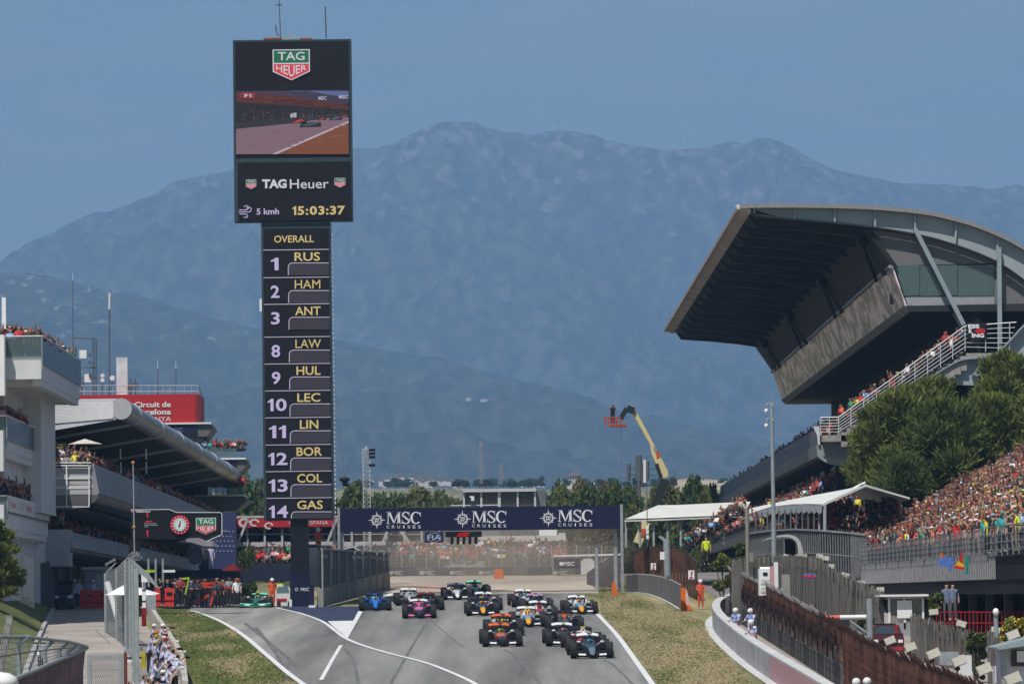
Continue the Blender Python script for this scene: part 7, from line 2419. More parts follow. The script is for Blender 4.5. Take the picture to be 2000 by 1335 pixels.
# vehicles and curved stand canopies behind the pit wall
for (pts, lb) in (([(662, 1088), (667, 1073), (690, 1068), (706, 1078), (707, 1090), (690, 1094)], 'dark curved glass canopy behind the pit wall fence, left one'), ([(697, 1112), (700, 1096), (720, 1090), (738, 1098), (722, 1118)], 'dark curved glass canopy behind the pit wall fence, right one')):
 t = thing('curved_canopy', lb, 'canopy', P(pts[0][0], 1100, 350), group='curved canopies behind the pit wall')
 MB().prism([P(x, y, 350) for x, y in pts], (0, 2, 0)).build('glass_shell', mat('canopy_dark_glass', (.03, .035, .04), .2), t)
 b = MB()
 for p, q in zip(pts[1:4], pts[2:5]):
  b.beam(P(p[0], p[1] - 1, 349.9), P(q[0], q[1] - 1, 349.9), .12, .12)
 b.build('shell_edge', M_STF, t)
# ------------------------------------------------------------------ trees
def leaf_mat(name, c, c2, em=0):
 m = mat(name, c, .75, c2=c2, scale=.35, detail=4, lo=.3, hi=.7)
 b = m.node_tree.nodes['Principled BSDF']
 b.inputs['Subsurface Weight'].default_value = 0
 return m
M_BARK = mat('bark_brown', (.09, .07, .05), .9, var=.25, scale=3)
L_PINE = [leaf_mat('pine_green_a', (.075, .105, .018), (.17, .195, .04)), leaf_mat('pine_green_b', (.05, .08, .018), (.12, .145, .035)), leaf_mat('pine_green_c', (.10, .13, .022), (.21, .22, .05))]
L_TREE = [leaf_mat('leaf_green_a', (.05, .08, .025), (.10, .135, .035)), leaf_mat('leaf_green_b', (.03, .055, .022), (.065, .095, .03)), leaf_mat('leaf_olive', (.09, .10, .03), (.15, .15, .05)), leaf_mat('leaf_brown', (.10, .07, .035), (.16, .11, .06))]
def crown_mesh(name, blobs, nleaf, ls, needle=False, seed=0):
 """leaf-sized faces spread through overlapping clumps, denser outside"""
 rnd = np.random.RandomState(seed)
 V, F = [], []
 M = []
 n = nleaf
 tot = sum(b[3] ** 2 for b in blobs)
 for (bx, by, bz, br, fz) in blobs:
  k = int(n * br ** 2 / tot)
  d = rnd.normal(size=(k, 3))
  d /= np.linalg.norm(d, axis=1)[:, None]
  bump_ = 1 + .22 * np.sin(d[:, 0] * 5.1 + bx) * np.cos(d[:, 2] * 6.3 + bz) + .14 * np.sin(d[:, 1] * 11 + d[:, 0] * 9 + by)
  r = br * bump_ * rnd.uniform(.45, 1.05, k) ** .55
  c = np.array([bx, by, bz]) + d * r[:, None] * np.array([1, 1, fz])
  if needle:
   ax = d * .8 + np.array([0, 0, .75]) + rnd.normal(size=(k, 3)) * .35
  else:
   ax = rnd.normal(size=(k, 3))
  ax /= np.linalg.norm(ax, axis=1)[:, None]
  t = np.cross(ax, rnd.normal(size=(k, 3)))
  t /= np.linalg.norm(t, axis=1)[:, None]
  s = ls * rnd.uniform(.6, 1.4, k)[:, None]
  if needle:
   q = [c - t * s * .22, c + t * s * .22, c + ax * s * 1.5]
  else:
   q = [c - t * s * .5 - ax * s * .3, c + t * s * .5 - ax * s * .3, c + ax * s * .6]
  V.append(np.stack(q, 1).reshape(-1, 3))
  M.append(rnd.randint(0, 3, k) if True else None)
 V = np.concatenate(V)
 nt_ = len(V) // 3
 me = bpy.data.meshes.new(name)
 me.vertices.add(len(V))
 me.vertices.foreach_set('co', V.astype(np.float32).ravel())
 me.loops.add(nt_ * 3)
 me.loops.foreach_set('vertex_index', np.arange(nt_ * 3, dtype=np.int32))
 me.polygons.add(nt_)
 me.polygons.foreach_set('loop_start', np.arange(0, nt_ * 3, 3, dtype=np.int32))
 me.polygons.foreach_set('loop_total', np.full(nt_, 3, np.int32))
 me.polygons.foreach_set('material_index', np.concatenate(M).astype(np.int32))
 me.update()
 me.validate()
 return me
def rblobs(rnd, w, d, h0, h1, n, rmin, rmax, fz=.8):
 out = []
 for _ in range(n):
  a, r = rnd.uniform(0, 2 * math.pi), rnd.uniform(0, 1) ** .6
  z = rnd.uniform(0, 1)
  k = math.sin(math.pi * (.12 + .8 * z)) ** .6
  out.append((math.cos(a) * w * r * k, math.sin(a) * d * r * k, h0 + (h1 - h0) * z, rnd.uniform(rmin, rmax), fz))
 return out
def trunk_mesh(h, r, blobs, seed):
 rnd = random.Random(seed)
 b = MB()
 p = Vector((0, 0, -.5))
 q = Vector((rnd.uniform(-.3, .3), rnd.uniform(-.3, .3), h * .55))
 b.tube(p, q, r, r * .65, n=7)
 top_ = Vector((q.x + rnd.uniform(-.4, .4), q.y, h * .85))
 b.tube(q, top_, r * .65, r * .25, n=6)
 for bl in blobs[:9]:
  s_ = q.lerp(top_, rnd.random() * .7) if rnd.random() < .6 else p.lerp(q, rnd.uniform(.6, 1))
  b.tube(s_, Vector(bl[:3]), r * .28, r * .08, n=5)
 me = b.mesh('trunk')
 me.materials.append(M_BARK)
 return me
PROTO = []
for i in range(6):
 rr = random.Random(40 + i)
 H = 10
 bl = rblobs(rr, 2.8, 2.8, 2.4, 9.0, 17, 1.1, 1.9)
 cm = crown_mesh('crown', bl, 7500, .5, seed=i)
 for j in range(3):
  cm.materials.append(L_TREE[0])
 PROTO.append((cm, trunk_mesh(H, .25, bl, i)))
def tree(x, ytop, Y, zb, wpx, kind, lb, group, proto, name='broadleaf_tree'):
 """a tree whose top and width are given in the picture at its distance"""
 top_ = P(x, ytop, Y)
 h = top_.z - zb
 t = thing(name, lb, 'tree', (top_.x, Y, zb), group)
 w = wpx * Y / FPX / 6.2
 cm, tm = PROTO[proto]
 sz = h / 10.2
 rot = (0, 0, random.uniform(0, 6.28))
 ms = {'green': (L_TREE[0], L_TREE[1], L_TREE[0]), 'dark': (L_TREE[1], L_TREE[1], L_TREE[0]), 'olive': (L_TREE[2], L_TREE[0], L_TREE[2]), 'brown': (L_TREE[3], L_TREE[2], L_TREE[3])}[kind]
 place_mesh('crown', cm, t, ms, rot=rot, scale=(w, w, sz))
 place_mesh('trunk', tm, t, None, rot=rot, scale=(w, w, sz))
 return t
random.seed(77)
# background wood line: (x range, top, Y)
spec = []
for x in range(465, 700, 26):
 spec.append((x + random.uniform(-6, 6), 955 - 14 * math.sin(x * .03) + random.uniform(-10, 6) - (18 if x < 500 else 0), 540 + random.uniform(-20, 30), random.uniform(60, 82)))
for x in range(700, 1230, 23):
 base_ = 958 if x < 860 else (955 if x < 905 else 975 if x < 1070 else 945)
 spec.append((x + random.uniform(-8, 8), base_ + random.uniform(-12, 12), 560 + random.uniform(-30, 60), random.uniform(50, 76)))
for x in range(1100, 1460, 21):
 base_ = 948 if x < 1290 else 962 if x < 1330 else 945
 spec.append((x + random.uniform(-8, 8), base_ + random.uniform(-14, 12), 500 + random.uniform(-20, 40), random.uniform(46, 72)))
for x in range(880, 1300, 30):
 spec.append((x + random.uniform(-8, 8), 990 + random.uniform(-10, 10), 470 + random.uniform(-5, 10), random.uniform(50, 60)))
spots_used = {}
for i, (x, yt_, Y, w) in enumerate(sorted(spec)):
 kind = random.choice(['green', 'green', 'dark', 'olive'])
 if 1270 < x < 1345:
  kind = random.choice(['brown', 'brown', 'olive'])
 if 860 < x < 1200 and random.random() < .35:
  kind = 'brown' if random.random() < .4 else 'olive'
 zone = ('behind the scoreboard column' if x < 650 else 'between scoreboard and pale building' if x < 900 else 'around the pale flat roofed building' if x < 1075 else 'above the right of the banner' if x < 1215 else 'around the boom lift' if x < 1330 else 'left of the big grandstand')
 lb = {'green': 'rounded green tree', 'dark': 'dark green tree', 'olive': 'olive green tree', 'brown': 'brownish tree'}[kind] + ' ' + zone
 k_ = (kind, zone)
 spots_used[k_] = spots_used.get(k_, 0) + 1
 lb += ', ' + ['first', 'second', 'third', 'fourth', 'fifth', 'sixth', 'seventh', 'eighth', 'ninth', 'tenth', 'eleventh', 'twelfth', 'thirteenth', 'fourteenth', 'fifteenth'][min(14, spots_used[k_] - 1)] + ' in order'
 tree(x, yt_, Y, 12.0, w, kind, lb, 'trees of the wood behind the track, ' + kind + ', ' + zone, i % 6)
# distant hazy trees in the valley
vs = []
for k in range(46):
 x = random.uniform(690, 1420)
 Y = random.uniform(1500, 2600)
 t = tree(x, 940 - random.uniform(0, 10), Y, P(x, 952, Y).z, random.uniform(14, 26), random.choice(['green', 'dark']), 'small hazy tree in the valley between the wood and the hills', 'hazy trees in the valley', k % 4)
# small tree in front of the back stand
tree(480, 1058, 396, 10.4, 34, 'green', 'young green tree in front of the two storey stand', None, 1)
# umbrella pines on the right, each its own crown
def pine(x, ytop, ybot, Y, wpx, lb, seed, n=15000, mats=None, zb=None):
 rr = random.Random(seed)
 top_ = P(x, ytop, Y)
 bot_ = P(x, ybot, Y)
 zb = gz(Y) if zb is None else zb
 s = Y / FPX
 w = wpx * s / 2
 t = thing('pine_tree', lb, 'tree', (top_.x, Y, zb), 'pines between the big grandstand and the hillside stand')
 z0, z1 = bot_.z - zb, top_.z - zb
 h = z1 - z0
 bl = []
 for _ in range(60):
  a, r = rr.uniform(0, 6.28), rr.random() ** .5
  z = rr.random()
  k = (1 - .55 * max(0, z - .45) / .55) * (1 if z > .2 else .82)
  br = rr.uniform(.16, .27) * w * 1.5
  bl.append((math.cos(a) * (w - br * .8) * r * k, math.sin(a) * w * .7 * r * k, z0 + br * .6 + (h - br * 1.5) * z, br, .8))
 cm = crown_mesh('crown', bl, int(n * 2.3), .27, needle=True, seed=seed)
 for m_ in (mats or L_PINE):
  cm.materials.append(m_)
 place_mesh('crown', cm, t)
 place_mesh('trunk', trunk_mesh(z1 * .8, .35, bl, seed), t)
 return t
pine(1755, 750, 990, 326, 205, 'broad bright green pine at the left of the clump, reaching down behind the tent', 1, 26000)
pine(1708, 795, 950, 332, 100, 'lower pine at the far left of the clump beside the stairs', 9, 11000)
pine(1850, 775, 985, 322, 200, 'dark middle pine of the clump behind the park lamp', 2, 24000, [L_PINE[1], L_PINE[1], L_PINE[0]])
pine(1965, 685, 900, 330, 160, 'tallest pine of the clump at the right edge of the photo', 3, 20000)
pine(1930, 770, 960, 324, 170, 'yellowish green pine low at the right edge', 4, 16000, [L_PINE[2], L_PINE[0], L_PINE[0]])
pine(1815, 735, 900, 334, 150, 'bushy pine behind the broad bright green one', 5, 14000)
pine(1765, 890, 985, 318, 110, 'dark round bush like pine just above the gabled tent', 6, 13000, [L_PINE[1], L_TREE[1], L_PINE[1]])
pine(2040, 740, 900, 322, 140, 'pine cut by the right edge of the photo', 7, 12000)
pine(2000, 810, 960, 328, 150, 'small pine low behind the hillside crowd', 8, 9000)
def shrub(name, x, y0_, y1_, Y, wpx, lb, seed, n, mats, ls=.16, flower=None):
 rr = random.Random(seed)
 s = Y / FPX
 c = P(x, y1_, Y)
 h = (y1_ - y0_) * s
 w = wpx * s / 2
 t = thing(name, lb, 'bush', c)
 bl = [(rr.uniform(-w, w) * .7, rr.uniform(-w, w) * .5, rr.uniform(.2, .85) * h, rr.uniform(.25, .4) * min(w, h), .9) for _ in range(14)]
 cm = crown_mesh('foliage', bl, n, ls, seed=seed)
 for m_ in mats:
  cm.materials.append(m_)
 place_mesh('foliage', cm, t)
 b = MB()
 for k in range(5):
  b.tube((rr.uniform(-w, w) * .2, 0, -.5), bl[k][:3], .05, .02, n=5)
 me = b.mesh('stem')
 me.materials.append(M_BARK)
 place_mesh('stem', me, t)
 return t
M_YEL = mat('yellow_blossom', (.55, .40, .02), .7, var=.2)
shrub('green_bush', 1908, 1230, 1320, 190, 44, 'dark green bush growing beside the pale cabinets', 21, 5000, L_TREE[:3])
shrub('flowering_bush', 1985, 1205, 1262, 196, 70, 'bush covered with yellow flowers above the grey hut', 22, 6000, [L_TREE[0], M_YEL, L_TREE[2]], .12)
shrub('green_bush', 1818, 1150, 1200, 224, 50, 'twiggy green bush right of the gatehouse roof', 23, 4000, L_TREE[:3])
shrub('ivy_bush', 1412, 1070, 1170, 276, 44, 'bright ivy covered bush left of the slatted screen', 24, 7000, [L_PINE[2], L_TREE[0], L_PINE[0]])
shrub('green_bush', 1448, 1052, 1100, 266, 26, 'small bush squeezed beside the plain pole', 25, 2500, L_TREE[:3])
shrub('green_bush', 1560, 1150, 1210, 246, 20, 'low weeds bush under the brushwood fence', 26, 1500, L_TREE[:3])
shrub('potted_shrub', 112, 868, 893, 306, 36, 'rounded potted shrub among guests on the upper pit balcony', 27, 2200, L_TREE[:3])
shrub('weed_tuft', 1690, 1180, 1260, 214, 40, 'dry weeds between the brushwood fence and the pickup', 28, 2600, [L_TREE[2], L_TREE[0], L_TREE[2]])
# pine at the left edge with layered branches
t = thing('left_pine_tree', 'dark pine with layered drooping branches at the left edge', 'tree', P(-15, 1200, 258))
bl = []
rr = random.Random(5)
for (yy, reach) in ((1052, 26), (1078, 34), (1100, 30), (1120, 44), (1140, 42), (1160, 28), (1030, 8), (1068, 20), (1130, 30)):
 for k in range(4):
  f = (k + 1) / 4
  p = P(-20 + reach * f * 1.25, yy + rr.uniform(-3, 3) - 4 * f, 258 + rr.uniform(-1, 1)) - t.location
  bl.append((p.x, p.y, p.z, .42 + .1 * (1 - f), .42))
cm = crown_mesh('crown', bl, 15000, .17, needle=True, seed=12)
for m_ in L_PINE:
 cm.materials.append(m_)
place_mesh('crown', cm, t)
b = MB()
b.tube((-.3, 0, -1), (-.2, 0, 5.5), .22, .08, n=8)
for q in bl[3::4]:
 b.tube((-.25, 0, q[2] + .3), q[:3], .05, .02, n=5)
me = b.mesh('trunk')
me.materials.append(M_BARK)
place_mesh('trunk', me, t)
# ------------------------------------------------------------------ single seater racing cars
M_TYRE = mat('tyre_rubber', (.022, .022, .023), .75, var=.25, scale=6)
M_RIM = mat('wheel_cover_dark', (.03, .03, .033), .4, metal=.4)
M_CARBON = mat('carbon_black', (.010, .010, .011), .35, var=.2)
M_SUSP = mat('suspension_carbon', (.03, .03, .032), .5)
M_SKIN = mat('skin', (.42, .24, .16), .6, var=.06)
M_BAND = flat('tyre_band_red', (.30, .03, .03), .6)
def paint(name, c, metal=.0):
 return mat('paint_' + name, c, .3, var=.04, coat=.6, metal=metal)
CM = {}
def cbuild(key, mb, nm):
 me = mb.mesh(key)
 fixn(me)
 for i in range(nm):
  me.materials.append(None)
 CM[key] = me
 return me
def sec(y, w, z0, z1, n=12, p=2.6, cx=0):
 out = []
 for i in range(n):
  a = 2 * math.pi * i / n
  ca, sa = math.cos(a), math.sin(a)
  out.append(Vector((cx + math.copysign(abs(ca) ** (2 / p), ca) * w / 2, y, (z0 + z1) / 2 + math.copysign(abs(sa) ** (2 / p), sa) * (z1 - z0) / 2)))
 return out
# y runs from the nose (negative) to the tail; front axle at 0
b = MB()
b.loft([sec(-1.08, .16, .16, .24), sec(-.95, .24, .17, .33), sec(-.6, .30, .20, .42), sec(-.25, .33, .24, .50)])
cbuild('nose_tip', b, 1)
b = MB()
b.loft([sec(-.245, .335, .24, .505), sec(.1, .38, .25, .56), sec(.6, .50, .22, .62), sec(.95, .62, .15, .64), sec(1.05, .64, .12, .63)])
cbuild('nose', b, 1)
b = MB()
b.loft([sec(1.055, .64, .10, .60), sec(1.4, .72, .08, .56), sec(1.9, .74, .08, .62), sec(2.3, .60, .08, .80), sec(2.9, .44, .1, .78), sec(3.5, .30, .15, .62), sec(4.1, .16, .2, .42)])
cbuild('monocoque', b, 1)
b = MB()
b.loft([sec(1.88, .24, .62, .93, p=3), sec(2.05, .28, .60, .97), sec(2.5, .20, .6, .93), sec(3.3, .08, .5, .80), sec(3.8, .05, .45, .62)])
cbuild('engine_cover', b, 1)
b = MB()
b.ball((0, 1.885, .80), .1, 1, .15, 1.2)
cbuild('air_intake', b, 1)
for side in (-1, 1):
 b = MB()
 b.loft([sec(1.35, .34, .34, .62, cx=side * .53), sec(1.6, .44, .20, .62, cx=side * .56), sec(2.3, .46, .12, .56, cx=side * .54), sec(3.0, .34, .12, .46, cx=side * .42), sec(3.7, .16, .14, .34, cx=side * .26)])
 cbuild('sidepod%d' % side, b, 1)
 b = MB()
 b.box(side * .53 - .15, side * .53 + .15, 1.335, 1.36, .42, .585)
 cbuild('inlet%d' % side, b, 1)
 b = MB()
 b.ball((side * .52, .98, .69), .09, 1.1, .6, .55)
 b.beam((side * .48, 1.0, .66), (side * .3, 1.15, .58), .02, .02)
 cbuild('mirror%d' % side, b, 1)
b = MB()
b.prism([(-.8, 1.0, .05), (.8, 1.0, .05), (.78, 3.3, .05), (.5, 3.9, .05), (-.5, 3.9, .05), (-.78, 3.3, .05)], (0, 0, .03))
for s in (-1, 1):
 b.prism([(s * .45, .98, .05), (s * .47, .98, .30), (s * .74, 1.3, .28), (s * .74, 1.3, .05)], (0, .02, 0))
cbuild('floor', b, 1)
# front wing: main plane curved to the tips, three flaps, end plates
b = MB()
for (y0, ch, z, droop, m) in ((-1.15, .20, .10, .03, 0), (-1.02, .16, .155, .05, 1), (-.90, .14, .205, .07, 0), (-.80, .12, .255, .09, 1)):
 n = 10
 secs = []
 for i in range(n + 1):
  u = -1 + 2 * i / n
  x = u * .94
  sweep = .30 * abs(u)
  lift = (.05 * math.cos(u * math.pi * 1.0) if abs(u) < .5 else 0) * 0 + (abs(u) ** 2) * .05 - (1 - abs(u)) * .0
  secs.append([Vector((x, y0 + sweep, z + lift)), Vector((x, y0 + sweep + ch, z + lift + droop)), Vector((x, y0 + sweep + ch, z + lift + droop + .012)), Vector((x, y0 + sweep, z + lift + .015))])
 b.loft(secs, m, smooth=False)
cbuild('front_wing', b, 2)
b = MB()
for s in (-1, 1):
 b.prism([(s * .95, -.86, .06), (s * .95, -.36, .06), (s * .97, -.30, .30), (s * .97, -.52, .36), (s * .95, -.84, .20)], (s * .015, 0, 0))
cbuild('end_plates', b, 1)
b = MB()
for s in (-1, 1):
 b.prism([(s * .30, -1.02, .148), (s * .62, -.94, .160), (s * .62, -.83, .228), (s * .30, -.91, .213)], (0, -.01, .012))
cbuild('wing_decal', b, 1)
b = MB()
for (y0, ch, z, m) in ((3.85, .24, .76, 0), (4.02, .20, .86, 1)):
 n = 8
 secs = []
 for i in range(n + 1):
  u = -1 + 2 * i / n
  zz = z - .05 * (abs(u) ** 3) * (1 if abs(u) > .3 else 0)
  secs.append([Vector((u * .5, y0, zz)), Vector((u * .5, y0 + ch, zz + .09)), Vector((u * .5, y0 + ch, zz + .115)), Vector((u * .5, y0, zz + .02))])
 b.loft(secs, m, smooth=False)
cbuild('rear_wing', b, 2)
b = MB()
for s in (-1, 1):
 b.prism([(s * .5, 3.80, .60), (s * .5, 4.25, .45), (s * .5, 4.32, .93), (s * .5, 3.84, .90)], (s * .02, 0, 0))
b.beam((0, 3.9, .42), (0, 4.0, .77), .03, .05)
b.box(-.45, .45, 4.0, 4.25, .38, .41)
cbuild('wing_support', b, 1)
# halo
b = MB()
pts = []
for i in range(11):
 a = math.pi * i / 10
 pts.append(Vector((math.cos(a) * .31, 1.72 - math.sin(a) * .55, .80 + math.sin(a) * .03)))
b.path(pts, .035, n=6)
b.tube((0, 1.17, .83), (0, .98, .62), .03, .04, n=6)
for s in (-1, 1):
 b.tube((s * .31, 1.72, .80), (s * .34, 1.95, .62), .035, n=6)
cbuild('halo', b, 1)
b = MB()
b.ball((0, 1.62, .70), .135, 1, 1.1, 1.1, n=12, m=8)
cbuild('helmet', b, 1)
b = MB()
b.ball((0, 1.53, .70), .10, 1.05, .6, .45, n=10)
cbuild('visor', b, 1)
b = MB()
b.ball((0, 1.78, .52), .22, 1.1, .8, .7)
cbuild('driver_shoulders', b, 1)
b = MB()
b.box(-.11, .11, 1.98, 2.10, .985, 1.035)
b.beam((0, 2.05, .93), (0, 2.05, .99), .03, .05)
cbuild('roll_hoop_camera', b, 1)
for key, w, r in (('front', .30, .36), ('rear', .38, .36)):
 b = MB()
 prof = [(-.5, .72), (-.5, .90), (-.44, .975), (-.32, 1.0), (.32, 1.0), (.44, .975), (.5, .90), (.5, .72)]
 n = 28
 secs = []
 for i in range(n + 1):
  a = 2 * math.pi * i / n
  secs.append([Vector((x * w, math.cos(a) * r * q, math.sin(a) * r * q)) for x, q in prof])
 vs, fs, m = [], [], len(prof)
 for s_ in secs[:-1]:
  vs += s_
 for i in range(n):
  for j in range(m):
   fs.append((i * m + j, i * m + (j + 1) % m, ((i + 1) % n) * m + (j + 1) % m, ((i + 1) % n) * m + j))
 b.add(vs, fs, smooth=True)
 cbuild('tyre_' + key, b, 1)
 b = MB()
 b.tube((-w * .44, 0, 0), (w * .44, 0, 0), r * .73, n=20)
 cbuild('rim_' + key, b, 1)
 b = MB()
 for s in (-1, 1):
  n = 24
  for i in range(n):
   if i % 12 in (5, 11):
    continue
   a0, a1 = 2 * math.pi * i / n, 2 * math.pi * (i + 1) / n
   b.poly([(s * w * .505, math.cos(a) * r * q, math.sin(a) * r * q) for a, q in ((a0, .86), (a1, .86), (a1, .80), (a0, .80))])
 cbuild('band_' + key, b, 1)
b = MB()
for s in (-1, 1):
 for (y1, z0, z1) in ((-.12, .26, .28), (.25, .26, .27), (-.1, .46, .44), (.28, .48, .46)):
  b.beam((s * .17, y1, z1), (s * .72, 0, z0), .05, .015)
 b.beam((s * .2, .05, .42), (s * .72, -.02, .22), .03, .03)
 for (y1, z0, z1) in ((3.2, .28, .24), (3.75, .28, .26), (3.25, .45, .46), (3.75, .46, .46)):
  b.beam((s * .15, y1, z1), (s * .66, 3.55, z0), .05, .02)
cbuild('suspension', b, 1)
b = MB()
for s in (-1, 1):
 b.prism([(s * .60, -.30, .12), (s * .60, .26, .12), (s * .60, .20, .50), (s * .60, -.18, .52)], (s * .03, 0, 0))
cbuild('brake_duct', b, 1)
def race_car(px, py, lb, tip, body, cover, wing, rwing, helm, cam='black', decal=None, steer=0.0, dz=0.0, base=None, end='carbon', flap=None, halo=None, pods=None, yaw=None):
 g_ = base if base is not None else G(px, py)
 t = thing('race_car', lb, 'race car', (0, 0, 0), 'racing cars charging towards the first corner' if base is None else None)
 t.location = (g_.x, g_.y + .35, g_.z + .012 + .35 * SLOPE * (base is None))
 t.rotation_euler = (math.atan(SLOPE) if base is None else 0, 0, R(2.0) + steer if yaw is None else yaw)
 pm = {'carbon': M_CARBON}
 def m(c):
  if isinstance(c, str):
   return pm.get(c, M_CARBON)
  return c
 place_mesh('nose_tip', CM['nose_tip'], t, [m(tip)])
 place_mesh('nose', CM['nose'], t, [m(body)])
 place_mesh('body', CM['monocoque'], t, [m(pods or body)])
 e = place_mesh('engine_cover', CM['engine_cover'], t, [m(cover)])
 place_mesh('air_intake', CM['air_intake'], e, [M_BLACK])
 for s in (-1, 1):
  o = place_mesh('sidepod', CM['sidepod%d' % s], t, [m(pods or cover)])
  place_mesh('inlet', CM['inlet%d' % s], o, [M_BLACK])
  place_mesh('mirror', CM['mirror%d' % s], t, [m(decal) if decal else m(body)])
 place_mesh('floor', CM['floor'], t, [M_CARBON])
 o = place_mesh('front_wing', CM['front_wing'], t, [m(wing), m(flap or 'carbon')])
 if decal:
  place_mesh('wing_decal', CM['wing_decal'], o, [m(decal)])
 place_mesh('end_plate', CM['end_plates'], o, [m(end)])
 o = place_mesh('rear_wing', CM['rear_wing'], t, [M_CARBON, m(rwing)])
 place_mesh('wing_support', CM['wing_support'], o, [m(end)])
 place_mesh('halo', CM['halo'], t, [m(halo or 'carbon')])
 place_mesh('helmet', CM['helmet'], t, [m(helm)])
 place_mesh('visor', CM['visor'], t, [M_BLACK])
 place_mesh('driver_shoulders', CM['driver_shoulders'], t, [m(pods or body)])
 place_mesh('roll_hoop_camera', CM['roll_hoop_camera'], t, [C_YEL if cam == 'yellow' else M_BLACK])
 place_mesh('suspension', CM['suspension'], t, [M_SUSP])
 place_mesh('brake_duct', CM['brake_duct'], t, [M_CARBON])
 for s in (-1, 1):
  for key, y, x in (('front', 0, .80), ('rear', 3.55, .77)):
   w = place_mesh('wheel', CM['tyre_' + key], t, [M_TYRE], loc=(s * x, y, .36), rot=(0, 0, steer * 1.5 if key == 'front' else 0))
   place_mesh('rim', CM['rim_' + key], w, [M_RIM])
   place_mesh('tyre_band', CM['band_' + key], w, [M_BAND])
 return t
C_YEL = paint('fluo_yellow', (.55, .60, .02))
C_PAP = paint('papaya', (.62, .11, .02))
C_TEAL = paint('teal_black', (.015, .04, .05))
C_SILV = paint('silver_blue', (.16, .22, .27), .3)
C_WHITE = paint('white', (.66, .66, .66))
C_RED = paint('red', (.42, .015, .02))
C_DRED = paint('dark_red', (.20, .012, .02))
C_NAVY = paint('navy', (.012, .018, .05))
C_BLUE = paint('blue', (.01, .15, .55))
C_LBLUE = paint('light_blue', (.12, .28, .55))
C_YO = paint('yellow_orange', (.72, .33, .01))
C_PINK = paint('pink', (.72, .14, .32))
C_GRN = paint('dark_green', (.005, .10, .085))
C_LGRN = paint('light_green', (.12, .55, .35))
C_BLK = paint('black', (.012, .012, .014))
C_MAG = paint('mauve', (.35, .2, .35))
